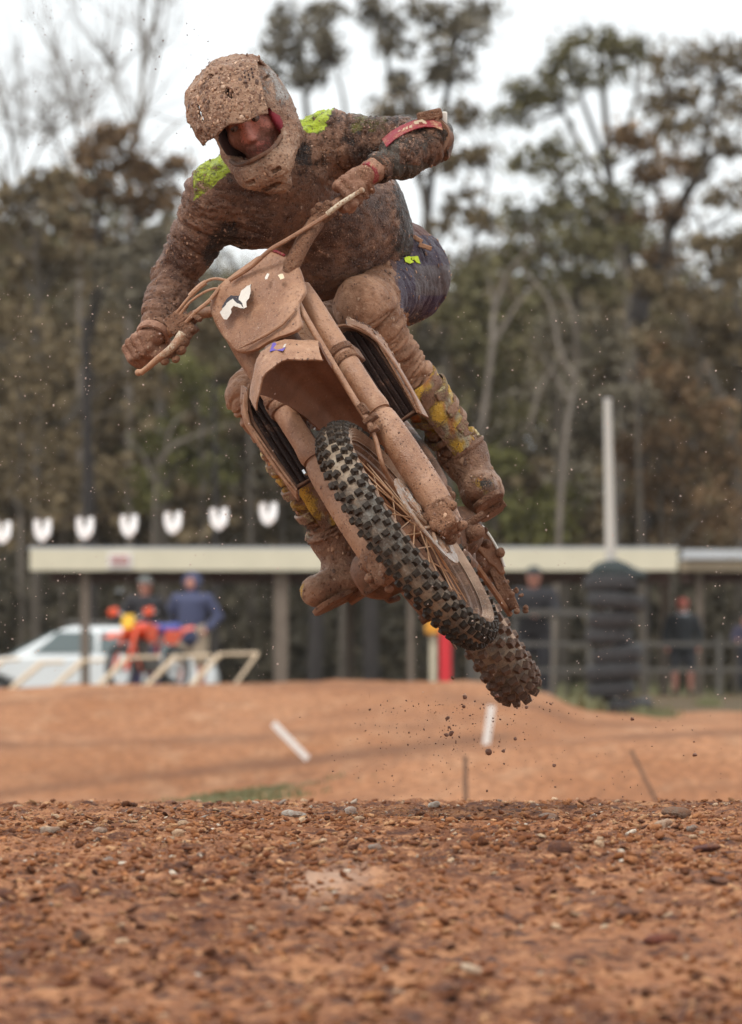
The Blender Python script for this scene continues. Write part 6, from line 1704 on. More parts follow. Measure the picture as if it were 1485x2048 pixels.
# ---- jersey
def s_jersey(P):
    d = smin(s_torso(P, 0.006), s_arms(P, 0.006), 0.035)
    d = smin(d, s_cone(P, NECK + (CHEST - NECK) * 0.4, NECK, 0.085, 0.072), 0.04)
    # hem flaring over the waist
    ax = nrm(PELV - BELLY); t = (P - BELLY) @ ax
    cut = t - 0.175 - 0.012 * vnoise(P, 14, 4)
    leg = -(s_torso(P, -0.014)); 
    d = np.maximum(d, np.minimum(cut, 1))
    for wr, el in ((WR_L, EL_L), (WR_R, EL_R)):
        a2 = nrm(wr - el); d = np.maximum(d, np.where(np.linalg.norm(P - wr, axis=1) < 0.12, (P - wr) @ a2 + 0.012, -1))
    return d
DARK = np.array([0.034, 0.020, 0.015]); LIME = np.array([0.46, 0.56, 0.03])
def jcol(v):
    X, Y = pix(v); c = np.tile(DARK, (len(v), 1))
    nz = 8 * vnoise(v, 30, 1)
    e1 = (X + nz * .4 > 560) & (X + (Y - 215) * 0.45 < 668) & (Y + nz < 262)
    e2 = (X > 385) & (X < 470) & (Y + nz * .6 - (470 - X) * 0.75 < 338) & (Y > 290)
    spot = np.where(vnoise(v, 140, 5) > 0.35, 0.35, 1.0) * (0.85 + 0.25 * vnoise(v, 60, 8))
    lim = e1 | e2
    c[lim] = LIME * spot[lim][:, None]
    # faded olive-grey sleeve on the far side forearm
    d = s_cone(v, EL_L, WR_L, 0.05, 0.04)
    m = (d < 0.03); c[m] = np.array([0.085, 0.07, 0.055]) * (1 + 0.4 * vnoise(v[m], 30, 2))[:, None]
    m = (X > 700) & (X < 775) & (Y < 262) & (s_cone(v, SH_L, EL_L, .07, .05) < 0.03) & (vnoise(v, 30, 6) > -0.1); c[m] = np.array([0.14, 0.12, 0.02])
    return c
def jmud(v):
    X, Y = pix(v)
    m = np.full(len(v), 0.10)
    m += np.where((X > 570) & (X < 800) & (Y < 330), -0.10, 0)            # left sleeve
    m += np.where(s_cone(v, EL_L, WR_L, 0.05, 0.04) < 0.03, -0.12, 0)
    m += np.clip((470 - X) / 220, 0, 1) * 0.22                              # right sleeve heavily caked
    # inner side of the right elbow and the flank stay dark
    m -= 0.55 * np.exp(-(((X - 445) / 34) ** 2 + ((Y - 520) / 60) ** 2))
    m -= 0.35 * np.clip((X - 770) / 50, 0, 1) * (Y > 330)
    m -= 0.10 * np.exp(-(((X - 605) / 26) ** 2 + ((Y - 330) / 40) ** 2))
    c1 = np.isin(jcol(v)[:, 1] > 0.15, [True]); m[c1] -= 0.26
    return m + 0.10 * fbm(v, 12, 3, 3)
JSEG = [(SH_L, EL_L, 1.0), (EL_L, WR_L, 0.9), (SH_R, EL_R, 0.9), (EL_R, WR_R, 1.0), (CHEST, BELLY, 0.10), (BELLY, PELV, 0.30)]
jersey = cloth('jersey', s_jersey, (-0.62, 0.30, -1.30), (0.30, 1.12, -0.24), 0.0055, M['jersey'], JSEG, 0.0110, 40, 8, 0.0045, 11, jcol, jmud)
# rings of a twisted sleeve above and below the right elbow, and cuffs
def ringband(a, b, t, r0, w, mat, name, k=3, squash=1.0):
    p = a + (b - a) * t; ax = nrm(b - a)
    ex = nrm(np.cross(ax, [0.3, 0.1, 1])); ey = np.cross(ax, ex)
    mb = MB()
    prof = [(-w, r0 - 0.003), (-w * 0.8, r0 + 0.002), (0, r0 + 0.004), (w * 0.8, r0 + 0.002), (w, r0 - 0.003)]
    mb.revolve(prof, p, ax, ex, 40)
    v = mb.v[-1]; d = (vnoise(v, 18, k) * 0.006)[:, None]; v += ax * d + (v - p) * d * 2
    return mb.build(name, mat, rider)
ringband(EL_R, WR_R, 0.99, 0.040, 0.012, M['glove'], 'cuff', 1)
ringband(EL_L, WR_L, 0.90, 0.038, 0.011, M['jersey'], 'cuff', 4)
ringband(EL_L, WR_L, 1.04, 0.0262, 0.013, M['red_cloth'], 'glove_cuff', 5)

# ---- gloves
for H, wr, el, nm, sd in ((HAND_L, WR_L, EL_L, 'glove', 5), (HAND_R, WR_R, EL_R, 'glove', 6)):
    pts = np.vstack([np.vstack(c) for c in H[0]] + [np.array(H[1]), wr[None]]); lo, hi = pts.min(0) - 0.05, pts.max(0) + 0.05
    fn = lambda P, H=H, wr=wr, el=el: s_hand(P, H, wr, el, 0.0015)
    cloth(nm, fn, lo, hi, 0.003, M['glove'], [(H[0][1][0], wr, 1.0)], 0.0016, 90, 30, 0.0022, sd,
          lambda v: np.tile([0.25, 0.03, 0.03], (len(v), 1)), lambda v: 0.12 + 0.1 * fbm(v, 30, 1, 3))

# ---- trousers
TOPB_L, TOPB_R = KN_L + (AN_L - KN_L) * 0.56, KN_R + (AN_R - KN_R) * 0.50
def s_pants(P):
    d = s_legs(P, 0.004)
    ax = nrm(PELV - BELLY); t = (P - BELLY) @ ax
    d = smin(d, np.maximum(s_torso(P, -0.004), 0.10 - t), 0.03)
    d = smin(d, s_ell(P, KN_L + np.array([-0.012, 0.012, 0.03]), (0.056, 0.068, 0.045)), 0.03)
    d = smin(d, s_ell(P, Q(756, 650, -0.70), (0.062, 0.070, 0.055)), 0.04)
    for kn, an in ((KN_L, AN_L), (KN_R, AN_R)):
        a2 = nrm(an - kn); L = np.linalg.norm(an - kn)
        d = np.maximum(d, np.where(((P - kn) @ a2 > 0) & (np.linalg.norm(P - an, axis=1) < 0.40), (P - kn) @ a2 - L * 0.66, -1))
    return d
def pcol(v):
    X, Y = pix(v); c = np.tile([0.060, 0.040, 0.070], (len(v), 1))
    c = np.tile([0.062, 0.046, 0.066], (len(v), 1)) * (1 + 0.3 * vnoise(v, 14, 3))[:, None]
    side = (X > 790 + (Y - 500) * 0.12) & (Y > 470)
    gry = side & (X > 830) & (Y > 530) & (Y < 590); c[gry] = [0.105, 0.085, 0.088]
    c[~side] = [0.12, 0.06, 0.05]
    c[(X > 845) & (Y > 592)] = [0.06, 0.042, 0.075]
    return c
def pmud(v):
    X, Y = pix(v)
    e = 795 + np.clip((Y - 560), -60, 200) * 0.22 + 10 * vnoise(v, 25, 8)
    m = np.where((X < e) | (Y > 655), 0.42, -0.30)
    m = np.where((Y < 530) & (X > 740), m * 0.3 - 0.02, m)
    return m + 0.08 * fbm(v, 20, 3, 3)
PSEG = [(HIP_L, KN_L, 0.5), (KN_L, AN_L, 1.25), (HIP_R, KN_R, 0.8), (KN_R, AN_R, 1.0), (PELV, HIP_L, 0.5)]
pants = cloth('trousers', s_pants, (-0.40, -0.10, -1.32), (0.32, 0.86, -0.50), 0.0050, M['pants'], PSEG, 0.0125, 36, 6, 0.0035, 21, pcol, pmud)

# ---- boots
def s_boot(P, kn, top, an, T, Bq, H):
    ax = nrm(an - top)
    d = s_cone(P, top, an, 0.063, 0.055)
    d = smin(d, s_cone(P, top + ax * 0.0, top + ax * 0.10, 0.067, 0.062), 0.01)
    d = smin(d, s_cone(P, an, H * 0.75 + an * 0.25, 0.056, 0.045), 0.03)
    d = smin(d, s_cone(P, H, Bq, 0.040, 0.045), 0.03)
    d = smin(d, s_cone(P, Bq, T, 0.050, 0.043), 0.03)
    d = smin(d, s_cone(P, an, Bq, 0.055, 0.045), 0.03)
    d = np.maximum(d, -((P - top) @ ax) - 0.01 + 0.006 * vnoise(P, 20, 2))
    # flat sole
    up = U_B; sole = -((P - (Bq - up * 0.036)) @ up)
    near = np.linalg.norm(P - Bq, axis=1) < 0.24
    d = np.where(near, np.maximum(d, sole), d)
    return d
YEL = np.array([0.60, 0.34, 0.035])
def bcol(seed, foot):
    def fn(v):
        c = np.tile(YEL, (len(v), 1)) * (1 + 0.25 * vnoise(v, 30, seed))[:, None]
        m = vnoise(v, 22, seed + 3) > 0.25; c[m] = [0.72, 0.55, 0.22]
        m = vnoise(v, 26, seed + 5) > 0.42; c[m] = [0.05, 0.04, 0.03]
        m = (vnoise(v, 30, seed + 9) > 0.5); c[m] = [0.55, 0.17, 0.03]
        d = np.linalg.norm(v - foot, axis=1); c[d < 0.10] = [0.22, 0.06, 0.035]
        return c
    return fn
def bmud(seed, foot, an):
    def fn(v):
        d = np.linalg.norm(v - foot, axis=1)
        return np.clip(0.36 - (d - 0.07) * 4.2, -0.07, 0.36) + 0.22 * fbm(v, 18, seed, 3)
    return fn
for nm, kn, an, T, Bq, H, tt, sd in (('boot', KN_L, AN_L, TOE_L, BALL_L, HEEL_L, 0.50, 31), ('boot', KN_R, AN_R, TOE_R, BALL_R, HEEL_R, 0.36, 37)):
    top = kn + (an - kn) * tt
    pts = np.array([top, an, T, Bq, H]); lo, hi = pts.min(0) - 0.10, pts.max(0) + 0.10
    bo = cloth(nm, lambda P: s_boot(P, kn, top, an, T, Bq, H), lo, hi, 0.0044, M['boot'], [(top, an, 1.0), (an, Bq, 0.12)], 0.013, 46, 10, 0.0035, sd, bcol(sd, Bq), bmud(sd, Bq, an))
    # sole with a welt and tread blocks
    fd = nrm(T - H); sd_ = np.cross(U_B, fd)
    mb = MB(); L = np.linalg.norm(T - H)
    out = []
    for t, w in ((-0.045, 0.018), (-0.03, 0.032), (0.02, 0.037), (L * 0.5, 0.034), (L * 0.8, 0.045), (L, 0.043), (L + 0.028, 0.027), (L + 0.036, 0.008)): out.append((t, w))
    poly = [H + fd * t + sd_ * w for t, w in out] + [H + fd * t - sd_ * w for t, w in out[::-1]]
    ctr = (Bq - U_B * 0.038)
    poly = [p - U_B * ((p - ctr) @ U_B) for p in poly]
    mb.plate(poly, U_B, 0.016); s_ = mb.build('sole', M['mud_thick'], bo, bevel=0.003)
    # moulded shin plate down the front
    axb = nrm(an - top); toV = nrm(np.array([0.25, 0.0, 1.0]) - axb * (axb @ np.array([0.25, 0.0, 1.0]))); sdv = np.cross(axb, toV); Lb = np.linalg.norm(an - top)
    Gp = []
    for t in np.linspace(-0.03, 0.86, 14):
        rr_ = 0.0735 - 0.010 * t + 0.002 * math.sin(t * 22); w_ = 0.75 - 0.25 * t - (0.25 if t < 0 else 0)
        Gp.append([top + axb * Lb * t + (toV * math.cos(a) + sdv * math.sin(a)) * rr_ for a in np.linspace(-w_, w_, 11)])
    mb = MB(); mb.sheet(Gp, 0.005); vv = mb.v[-1]; vv += (vnoise(vv, 30, sd) * 0.003)[:, None]
    pl = mb.build('shin_plate', M['boot'], bo, angle=60); nv_ = len(pl.data.vertices); set_col(pl.data, np.where((vnoise(vv, 34, sd + 8) > -0.12)[:, None], [0.66, 0.40, 0.05], np.where((vnoise(vv, 50, sd + 9) > 0)[:, None], [0.42, 0.17, 0.05], [0.50, 0.42, 0.27])) * (1 + 0.4 * vnoise(vv, 40, sd + 1))[:, None]); set_val(pl.data, -0.04 + 0.28 * vnoise(vv, 26, sd + 2), 'mud')
    # buckle straps across the shin
    for k, t in enumerate((0.16, 0.42, 0.66)):
        p = top + (an - top) * t; ax = nrm(nrm(an - top) + np.array([0.15, 0.1, 0]) * (k - 1)); ex = nrm(np.cross(ax, [0.3, 0.1, 1]))
        mb = MB(); r0 = 0.0705 - 0.010 * t
        mb.revolve([(-0.010, r0 - 0.004), (-0.008, r0 + 0.003), (0.008, r0 + 0.003), (0.010, r0 - 0.004)], p, ax, ex, 40)
        vv = mb.v[-1]; d = (vnoise(vv, 24, sd + k) * 0.008)[:, None]; vv += ax * d + (vv - p) * np.abs(d) * 6
        st = mb.build('strap', M['boot'], bo); set_col(st.data, [0.62, 0.4, 0.06]); 
        bp = p + nrm(np.array([0.55 if nm and an is AN_L else -0.75, 0.1, 0.75]) - ax * (ax @ np.array([0.55 if an is AN_L else -0.75, 0.1, 0.75]))) * (r0 + 0.004)
        mb = MB(); nx = nrm(bp - p); mb.box(bp, (0.019, 0.013, 0.006), ax=(np.cross(ax, nx), ax, nx)); 
        bk = mb.build('buckle', M['boot'], bo, bevel=0.003); set_col(bk.data, [0.75, 0.62, 0.3])

# ---- helmet
def s_hel(q):
    q = q * np.array([1.12, 1, 1])
    out = s_ell(q, (0, 0.012, -0.018), (0.120, 0.132, 0.146))
    out = smin(out, s_ell(q, (0.004, -0.05, -0.02), (0.110, 0.11, 0.125)), 0.04)
    chin = s_cone(q, (0.086, -0.095, 0.02), (0.056, -0.132, 0.115), 0.040, 0.036)
    chin = smin(chin, s_cone(q, (-0.086, -0.088, 0.02), (-0.052, -0.128, 0.115), 0.036, 0.034), 0.01)
    chin = smin(chin, s_cone(q, (-0.032, -0.142, 0.140), (0.036, -0.144, 0.140), 0.038, 0.040), 0.03)
    chin = smin(chin, s_cone(q, (0.0, -0.182, 0.125), (0.022, -0.192, 0.115), 0.028, 0.028), 0.03)
    out = smin(out, chin, 0.03)
    port = s_box(q, (0, -0.043, 0.13), (0.086, 0.052, 0.115), 0.03)
    port = smin(port, s_box(q, (0, -0.055, 0.2), (0.11, 0.045, 0.1), 0.03), 0.02)
    d = np.maximum(out, -port)
    inn = np.minimum(s_ell(q, (0, 0.0, -0.01), (0.098, 0.115, 0.115)), s_cone(q, (0, -0.04, 0.0), (0, -0.3, -0.05), 0.088, 0.088))
    inn = np.minimum(inn, s_cone(q, (0, -0.06, 0.05), (0, -0.12, 0.07), 0.062, 0.062))
    d = np.maximum(d, -inn)
    # vents in the chin bar
    for s in (1, -1):
        d = np.maximum(d, -s_box(q, (s * 0.042, -0.150, 0.182), (0.016, 0.006, 0.02), 0.004))
    d = np.maximum(d, -s_box(q, (0, -0.185, 0.16), (0.03, 0.007, 0.02), 0.004))
    d = np.maximum(d, -s_box(q, (0.115, 0.055, 0.03), (0.02, 0.004, 0.028), 0.002))
    return d
def to_h(v): return HC + v @ HAX
v, f = surface(s_hel, (-0.145, -0.23, -0.19), (0.145, 0.17, 0.21), 0.0029)
n = vnormals(v, f)
q = v.copy()
mudh = np.clip(0.34 - np.clip(q[:, 0] - 0.02, 0, 1) * 5.5 * sst(-0.10, 0.0, q[:, 1]), -0.5, 0.4) + 0.1 * fbm(q, 20, 5, 3)
v = v + n * ((0.0045 * np.maximum(fbm(v, 45, 7, 4), -0.1) + 0.0045 * np.maximum(fbm(v, 120, 3, 3), 0) - 0.003 * np.clip(vnoise(v, 190, 3) - 0.35, 0, 1)) * np.clip(mudh * 3 + 0.4, 0.05, 1.2))[:, None]
helmet = place('helmet', to_h(v), f, M['helmet'], rider)
hc = np.tile([0.44, 0.40, 0.365], (len(v), 1)); 
inside = (s_ell(q, (0, 0.0, -0.01), (0.092, 0.119, 0.119)) < 0) | (s_cone(q, (0, -0.04, 0.0), (0, -0.3, -0.05), 0.09, 0.09) < 0)
hc[inside] = [0.05, 0.02, 0.02]; mudh[inside] = -0.4
set_col(helmet.data, hc); set_val(helmet.data, mudh, 'mud')
# cheek pads either side of the face, the rider's left one red, the other dark
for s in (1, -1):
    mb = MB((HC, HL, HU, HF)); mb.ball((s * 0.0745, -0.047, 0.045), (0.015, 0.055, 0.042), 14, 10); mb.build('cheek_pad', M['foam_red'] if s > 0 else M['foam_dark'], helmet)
mb = MB((HC, HL, HU, HF)); mb.tube([(-0.075, 0.017, 0.085), (-0.04, 0.022, 0.108), (0, 0.023, 0.114), (0.04, 0.022, 0.108), (0.075, 0.017, 0.085)], 0.010, 8); mb.build('brow_pad', M['foam_dark'], helmet)
# nose guard rim along the lower edge of the eye port
mb = MB((HC, HL, HU, HF)); mb.tube(spline([(0.074, -0.087, 0.10), (0.05, -0.100, 0.145), (0.018, -0.102, 0.162), (-0.018, -0.102, 0.162), (-0.05, -0.100, 0.145), (-0.074, -0.087, 0.10)]), 0.006, 8); mb.build('mouth_rim', M['mud_dark'], helmet)
# visor
def visor_pt(t, s):
    """t across -1..1, s from the crown 0 to the lip 1"""
    hw = (0.093 + 0.016 * math.sin(s * math.pi * 0.6)) * (1 - 0.05 * s ** 2 - 0.09 * s ** 7)
    ys = np.interp(s, [0, 0.2, 0.45, 0.7, 0.9, 1.0], [0.116, 0.150, 0.139, 0.093, 0.041, 0.002])
    zs = np.interp(s, [0, 0.2, 0.45, 0.7, 0.9, 1.0], [-0.02, 0.045, 0.118, 0.178, 0.214, 0.228])
    a = abs(t)
    y = ys - (0.054 - 0.030 * s) * a ** 2.2
    z = zs - (0.055 * a ** 2.6) * (0.35 + 0.65 * s)
    return (t * hw - 0.006 * s, y + 0.004 * math.cos(t * 7) + 0.006 * s, z)
ns, nt = 104, 116
G = np.array([[visor_pt(t, s) for t in np.linspace(-1, 1, nt)] for s in np.linspace(0, 1, ns)])
def holes(x, y, z, s, t):
    h = []
    for cx, cs, wx, ws in ((0.30, 0.76, 0.085, 0.06), (-0.55, 0.79, 0.05, 0.095), (-0.16, 0.53, 0.22, 0.030)):
        h.append(((t - cx) / wx) ** 2 + ((s - cs) / ws) ** 2 < 1)
    return any(h)
mb = MB(); Gf = G.copy()
P2 = Gf.reshape(-1, 3)
dz = (0.006 * np.maximum(fbm(P2, 40, 5, 4), -0.2) + 0.006 * np.maximum(fbm(P2, 120, 6, 3), -0.1) - 0.004 * np.clip(vnoise(P2, 190, 3) - 0.35, 0, 1)).reshape(ns, nt)
m, n_ = ns, nt
du = np.gradient(Gf, axis=0); dv = np.gradient(Gf, axis=1); Nv = np.cross(dv, du); Nv /= np.linalg.norm(Nv, axis=2)[:, :, None]
if (Nv[ns // 2, nt // 2] @ np.array([0, 1, 0.3])) < 0: Nv = -Nv
topv = Gf + Nv * (0.004 + np.maximum(dz, -0.001))[:, :, None]; botv = Gf - Nv * 0.003
S_ = np.linspace(0, 1, ns); T_ = np.linspace(-1, 1, nt)
keep = np.array([[not holes(0, 0, 0, (S_[i] + S_[i + 1]) / 2, (T_[j] + T_[j + 1]) / 2) for j in range(nt - 1)] for i in range(ns - 1)])
F = []; o_ = ns * nt
for i in range(ns - 1):
    for j in range(nt - 1):
        a, b, c, d = i * nt + j, i * nt + j + 1, (i + 1) * nt + j + 1, (i + 1) * nt + j
        if keep[i, j]:
            F.append((a, d, c, b)); F.append((o_ + a, o_ + b, o_ + c, o_ + d))
            for (ii, jj, p, r) in ((i - 1, j, a, b), (i, j + 1, b, c), (i + 1, j, c, d), (i, j - 1, d, a)):
                if ii < 0 or jj < 0 or ii >= ns - 1 or jj >= nt - 1 or not keep[ii, jj]:
                    F.append((p, r, o_ + r, o_ + p))
mb = MB((HC, HL, HU, HF)); mb.add(np.vstack([topv.reshape(-1, 3), botv.reshape(-1, 3)]), F)
vis = mb.build('visor', M['helmet'], helmet, angle=180)
set_col(vis.data, [0.52, 0.42, 0.34]); 
tt = np.tile(T_, ns); mv = 0.30 + 0.16 * fbm(P2, 22, 8, 3) - 0.25 * np.clip(tt - 0.7, 0, 1)
set_val(vis.data, np.concatenate([mv, mv]), 'mud')
# dark block added behind the slots, standing in for the shade inside them
mb = MB((HC, HL, HU, HF)); mb.box((0, 0.055, 0.118), (0.075, 0.035, 0.012), ax=((1, 0, 0), (0, 0.86, -0.5), (0, 0.5, 0.86))); mb.build('slot_backing', M['foam_dark'], helmet, bevel=0.008)
# small round vent holes at the visor's outer corner
k = 0
for i in range(3):
    for j in range(3):
        t, s = 0.72 + i * 0.075, 0.60 + j * 0.055 - i * 0.02
        p = np.array(visor_pt(t, s)); dpt = np.array(visor_pt(t + .02, s)) - p; dps = np.array(visor_pt(t, s + .02)) - p
        nv = nrm(np.cross(dpt, dps)); nv = nv if nv[1] > 0 or nv[2] > 0 else -nv
        mb = MB((HC, HL, HU, HF)); p = p + nv * 0.0062
        mb.plate([p + 0.0030 * math.cos(a) * nrm(dpt) + 0.0042 * math.sin(a) * nrm(dps) for a in np.linspace(0, 6.28, 9)[:-1]], nv, 0.001); mb.build('vent_hole', M['foam_dark'], vis, smooth=False)

# ---- things printed on or strapped to the clothes
def hit(px, py, fn, w0=0.2, w1=-1.5):
    w = w0
    for _ in range(80):
        d = float(fn(Q(px, py, w)[None])[0])
        if d < 0.0008: break
        w -= max(d * 0.8, 0.001)
        if w < w1: break
    return w
def patch(name, px, fn, mat, off=0.006, t=0.002, parent=None, flat=False):
    P = []
    ws = [hit(x, y, fn) for x, y in px]
    if flat: ws = [float(np.mean(ws))] * len(ws)
    for (x, y), w in zip(px, ws): P.append(Q(x, y, w + off))
    mb = MB(); P = np.array(P); mb.plate(P, nrm(np.cross(P[1] - P[0], P[2] - P[0])), t)
    return mb.build(name, mat, parent or rider, smooth=False)
lime = plain('lime_print', (0.52, 0.66, 0.02), 0.7, 0, 0.3, 80)
for poly in ([(809, 515), (818, 512), (824, 514), (821, 518), (828, 524), (820, 527), (811, 523)], [(823, 513), (836, 512), (841, 527), (834, 525), (829, 519), (825, 520)]):
    patch('print_mark', poly, s_pants, lime, 0.006, 0.002, pants)
mb = MB(); a = Q(836, 478, hit(826, 490, s_pants) - 0.02); mb.box(a, (0.014, 0.006, 0.004), ax=((0.8, -0.5, 0), (0.5, 0.8, 0), (0, 0, 1))); mb.box(a + np.array([0.02, -0.02, 0]), (0.018, 0.006, 0.006), ax=((0.9, -0.3, 0), (0.3, 0.9, 0), (0, 0, 1)))
mb.build('waist_buckle', M['chain_steel'], rider, bevel=0.002)

goggles = thing('goggles', 'muddy goggles worn round the elbow on a red lettered strap', 'goggles', to_world(EL_L)[0])
s_arm_only = lambda P: s_arms(P, 0.009)
upx = [(769, 286), (786, 271), (806, 259), (828, 250), (848, 245), (868, 246), (884, 252)]
G = []
for i, (x, y) in enumerate(upx):
    nx, ny = (0.5, 0.866) if i < 3 else (0.2, 0.98)
    row = []
    for s in np.linspace(-0.5, 0.5, 5):
        wdt = 17
        X, Y = x + nx * s * wdt, y + ny * s * wdt
        row.append(Q(X, Y, hit(X, Y, s_arm_only) + 0.004))
    G.append(row)
G = np.array(G)
for j in range(G.shape[1]): G[:, j, 2] = np.convolve(np.r_[G[0, j, 2], G[:, j, 2], G[-1, j, 2]], [0.25, 0.5, 0.25], 'valid')
mb = MB(); mb.sheet(G, 0.003); strap = mb.build('strap', M['red_cloth'], goggles)
for px in ([(790, 276), (797, 261), (802, 259), (796, 274)], [(801, 270), (807, 256), (811, 254), (806, 268)], [(811, 266), (812, 254), (816, 252), (817, 264)], [(820, 262), (819, 251), (824, 249), (827, 262)]):
    patch('letter', px, s_arm_only, M['cream_print'], 0.0125, 0.001, strap, True)
patch('logo', [(828, 242), (845, 238), (853, 243), (855, 252), (836, 253), (830, 248)], s_arm_only, M['cream_print'], 0.0135, 0.001, strap, True)
patch('logo', [(838, 244), (845, 243), (847, 248), (839, 249)], s_arm_only, M['red_cloth'], 0.0150, 0.001, strap, True)
ew = EL_L[2]
mb = MB(); p = Q(860, 231, ew + 0.03); mb.box(p, (0.033, 0.014, 0.016), ax=((0.97, 0.22, 0), (-0.22, 0.97, 0), (0, 0, 1))); mb.build('canister', M['mud_thick'], goggles, bevel=0.006)
mb = MB(); p = Q(889, 237, ew + 0.01); mb.box(p, (0.008, 0.018, 0.014)); mb.build('canister', M['white_print'], goggles, bevel=0.004)
# frame: a curved lens rim standing behind the elbow
G = []
for t in np.linspace(-1, 1, 15):
    c = Q(884 + 6 * (1 - t * t), 275, ew - 0.0)
    y = -t * 0.045
    G.append([c + np.array([0.006 - 0.022 * t * t, y, 0.045]), c + np.array([0.016 - 0.026 * t * t, y, 0.02]), c + np.array([0.018 - 0.026 * t * t, y, -0.03]), c + np.array([0.004 - 0.022 * t * t, y, -0.07])])
mb = MB(); mb.sheet(G, 0.014); mb.build('frame', M['mud_dark'], goggles)
# ------------------------------------------------------------------ crumbs of clay stuck to everything that faced the roost
def splatter(o, n, r0, r1, cols, seed, flat=0.5, name='mud_splatter'):
    rg = np.random.default_rng(seed); me = o.data; nv = len(me.vertices)
    co = np.empty(nv * 3, np.float32); me.vertices.foreach_get('co', co); co = co.reshape(-1, 3).astype(float)
    no = np.empty(nv * 3, np.float32); me.vertex_normals.foreach_get('vector', no); no = no.reshape(-1, 3).astype(float)
    w = np.clip(-no[:, 1] + 0.25, 0.02, None) * (0.35 + np.clip(fbm(co, 9, seed, 3) * 2 + 0.4, 0, 1.5))   # the side that faced forwards caught most
    if nv < 400:                                     # sparse meshes: pick points on faces instead
        P, N = [], []
        me.calc_loop_triangles(); tri = [t for t in me.loop_triangles if t.normal.y < -0.2 or t.normal.z > 0.5]
        if not tri: return
        ar = np.array([t.area for t in tri]); pick = rg.choice(len(tri), n, p=ar / ar.sum())
        for k in pick:
            a, b, c = [co[i] for i in tri[k].vertices]; u, v = rg.random(2); 
            if u + v > 1: u, v = 1 - u, 1 - v
            P.append(a + (b - a) * u + (c - a) * v); N.append(np.array(tri[k].normal))
        P, N = np.array(P), np.array(N)
    else:
        i = rg.choice(nv, n, p=w / w.sum()); P, N = co[i] + rg.normal(size=(n, 3)) * 0.0015, no[i]
    r = r0 + (r1 - r0) * rg.random(n) ** 3.5
    J = rg.uniform(0.6, 1.35, (n, 12, 1)); L = ICO[None] * J * r[:, None, None]
    d = np.einsum('nvk,nk->nv', L, N); L = L - N[:, None, :] * (d * (1 - flat))[:, :, None]
    st = rg.uniform(1, 1.9, (n, 1, 1)); L = L * np.concatenate([np.ones((n, 1, 1)), np.ones((n, 1, 1)), st], 2)
    V = (P[:, None, :] + L).reshape(-1, 3); F = (ICF[None] + (np.arange(n) * 12)[:, None, None]).reshape(-1, 3)
    q = mesh_obj(name, V, F, M['splat'], o, True, 60); C = np.array(cols)[rg.integers(0, len(cols), n)] * rg.uniform(0.75, 1.25, (n, 1)); set_col(q.data, np.repeat(np.clip(C, 0, 1), 12, 0)); tag(q, kind='stuff')
DK = [(0.16, 0.075, 0.042), (0.24, 0.12, 0.07), (0.10, 0.045, 0.026), (0.36, 0.2, 0.12)]
TN = [(0.36, 0.19, 0.11), (0.44, 0.26, 0.16), (0.27, 0.135, 0.08), (0.17, 0.08, 0.045), (0.52, 0.34, 0.23)]
MDJ = [(0.22, 0.115, 0.066), (0.30, 0.16, 0.095), (0.13, 0.06, 0.035), (0.38, 0.22, 0.14)]
splatter(helmet, 700, 0.0008, 0.0045, TN, 1); splatter(vis, 1500, 0.0008, 0.0055, DK + TN, 2)
splatter(jersey, 1900, 0.0006, 0.0036, MDJ, 3); splatter(pants, 1300, 0.0007, 0.0045, TN + DK, 4)
for k, o in enumerate([x for x in bpy.data.objects if x.parent is not None and (x.parent == rider or x.parent == bike)]):
    nm = o.name.split('.')[0]
    spec = {'boot': (450, 0.001, 0.006, TN + DK), 'glove': (260, 0.0007, 0.0035, TN), 'fork_guard': (420, 0.0006, 0.0030, DK), 'fork_tube': (200, 0.0006, 0.0026, DK), 'number_plate': (260, 0.0006, 0.0026, DK), 'front_fender': (420, 0.0006, 0.0030, DK),
            'shroud': (420, 0.001, 0.006, DK + TN), 'body': None, 'handlebar': (160, 0.0008, 0.0035, DK), 'radiator': (60, 0.0006, 0.002, TN), 'packed_mud': (160, 0.0006, 0.003, DK), 'brake_hose': (60, 0.0006, 0.002, DK), 'axle_lug': (120, 0.001, 0.006, DK + TN), 'triple_clamp': (60, 0.001, 0.003, DK)}.get(nm)
    if spec: splatter(o, *spec, seed=20 + k)
splatter(body, 500, 0.0005, 0.0016, DK, 9)
# ------------------------------------------------------------------ clay thrown up by the wheels
M['fly_mud'] = plain('fly_mud', (0.14, 0.055, 0.03), 0.6, 0, 0.3, 60)
M['fly_light'] = plain('fly_light', (0.55, 0.40, 0.33), 0.5, 0, 0.3, 60)
def bits(name, pts, mat, seed):
    rg = np.random.default_rng(seed); V = []; F = []
    for i, (p, s) in enumerate(pts):
        J = rg.uniform(0.6, 1.3, (12, 1)); d = rg.uniform(0.5, 1.3, 3); V.append(ICO * J * d * s / 2 + p); F.append(ICF + 12 * i)
    o = mesh_obj(name, to_world(np.vstack(V)), np.vstack(F), mat, None, True, 180); tag(o, kind='stuff'); return o
rg = np.random.default_rng(5)
P = []
for i in range(520):                                       # under the rear wheel
    x = rg.normal(900, 120); y = 1400 + abs(rg.normal(0, 95)); P.append((Q(x, min(y, 1600), rg.uniform(-1.6, -.6)), 0.0015 + 0.0048 * rg.random() ** 3.5))
for i in range(300): P.append((Q(rg.uniform(700, 1485), rg.uniform(1380, 1600), rg.uniform(-2, .5)), 0.0015 + 0.0032 * rg.random() ** 3))
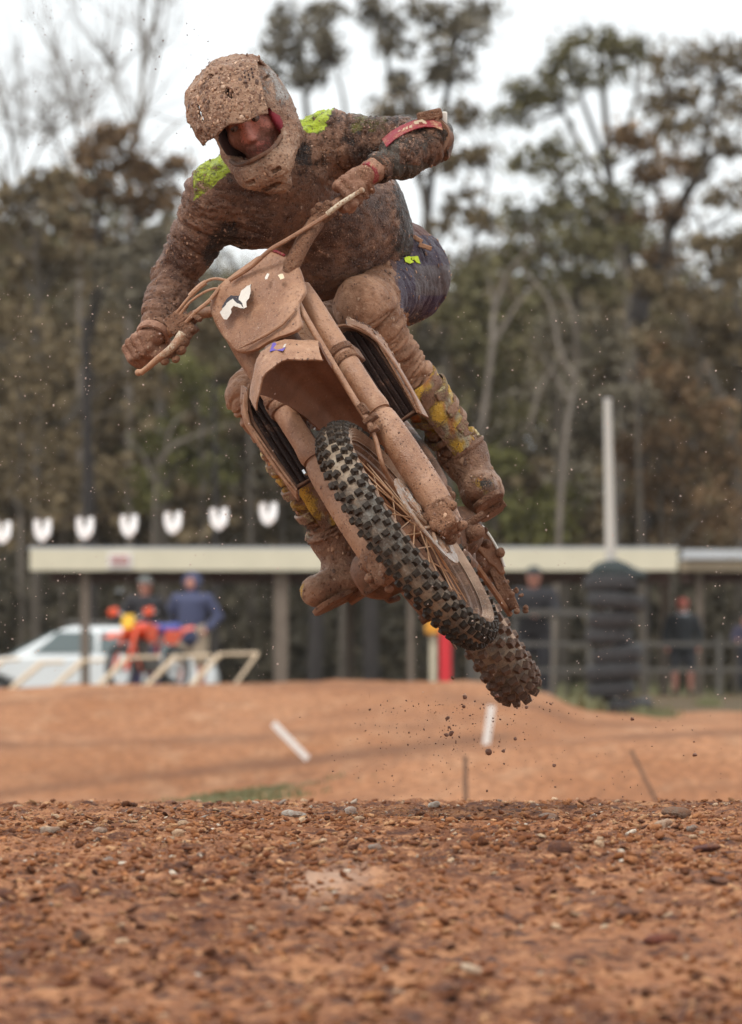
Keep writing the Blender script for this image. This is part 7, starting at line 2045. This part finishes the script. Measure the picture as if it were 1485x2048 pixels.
for i in range(200): P.append((Q(rg.uniform(40, 420), rg.uniform(0, 380), rg.uniform(-1.5, 1)), 0.002 + 0.003 * rg.random() ** 2))
bits('mud_spray', P, M['fly_mud'], 1)
P = []
for i in range(700): P.append((Q(rg.uniform(0, 560), rg.uniform(560, 1360), rg.uniform(-2.5, 1.5)), 0.0016 + 0.0035 * rg.random() ** 3))
for i in range(600): P.append((Q(rg.uniform(820, 1485), rg.uniform(620, 1420), rg.uniform(-2.5, 1.5)), 0.0016 + 0.0035 * rg.random() ** 3))
bits('water_spray', P, M['fly_light'], 2)
gl_ = 'clods flung up behind the bike'
for i, (x, y, s) in enumerate([(896, 1437, 9), (903, 1467, 10), (893, 1470, 8), (899, 1455, 6), (977, 1504, 12), (1031, 1478, 6), (1008, 1503, 7), (928, 1413, 7), (930, 1394, 9), (1109, 1531, 7), (1391, 1510, 9), (1265, 1438, 8), (906, 1356, 8), (1102, 1408, 6), (995, 1392, 8), (1054, 1415, 7)]):
    mb = MB(); p = Q(x, y, -0.9 + 0.05 * (i % 5)); r = s * 1.1 / 780 / 2; mb.ball((0, 0, 0), (r, r * .8, r * .9), 8, 6); v = mb.v[-1]; v *= (1 + 0.5 * vnoise(v / r, 1.3, i))[:, None]
    o = mesh_obj('mud_clod', v, mb.f, M['fly_mud'], None, True, 30); o.location = to_world(p)[0]
    lb = 'largest dark clod of clay in the air below the rear wheel' if i == 4 else 'small dark clod of clay flying through the air under the rear wheel'
    tag(o, lb, 'clod', gl_)
# ------------------------------------------------------------------ drizzle haze
hm = bpy.data.materials.new('haze'); hm.use_nodes = True; hn = hm.node_tree.nodes; hl = hm.node_tree.links; hn.clear()
ho = hn.new('ShaderNodeOutputMaterial'); hv = hn.new('ShaderNodeVolumePrincipled'); hv.inputs['Density'].default_value = 0.00015; hv.inputs['Color'].default_value = (0.95, 0.91, 0.86, 1)
hl.new(hv.outputs[0], ho.inputs['Volume'])
mb = MB(); mb.box((0, 150, 13), (320, 275, 16)); hz = mb.build('haze', hm, None, space='world', smooth=False); tag(hz, kind='stuff')
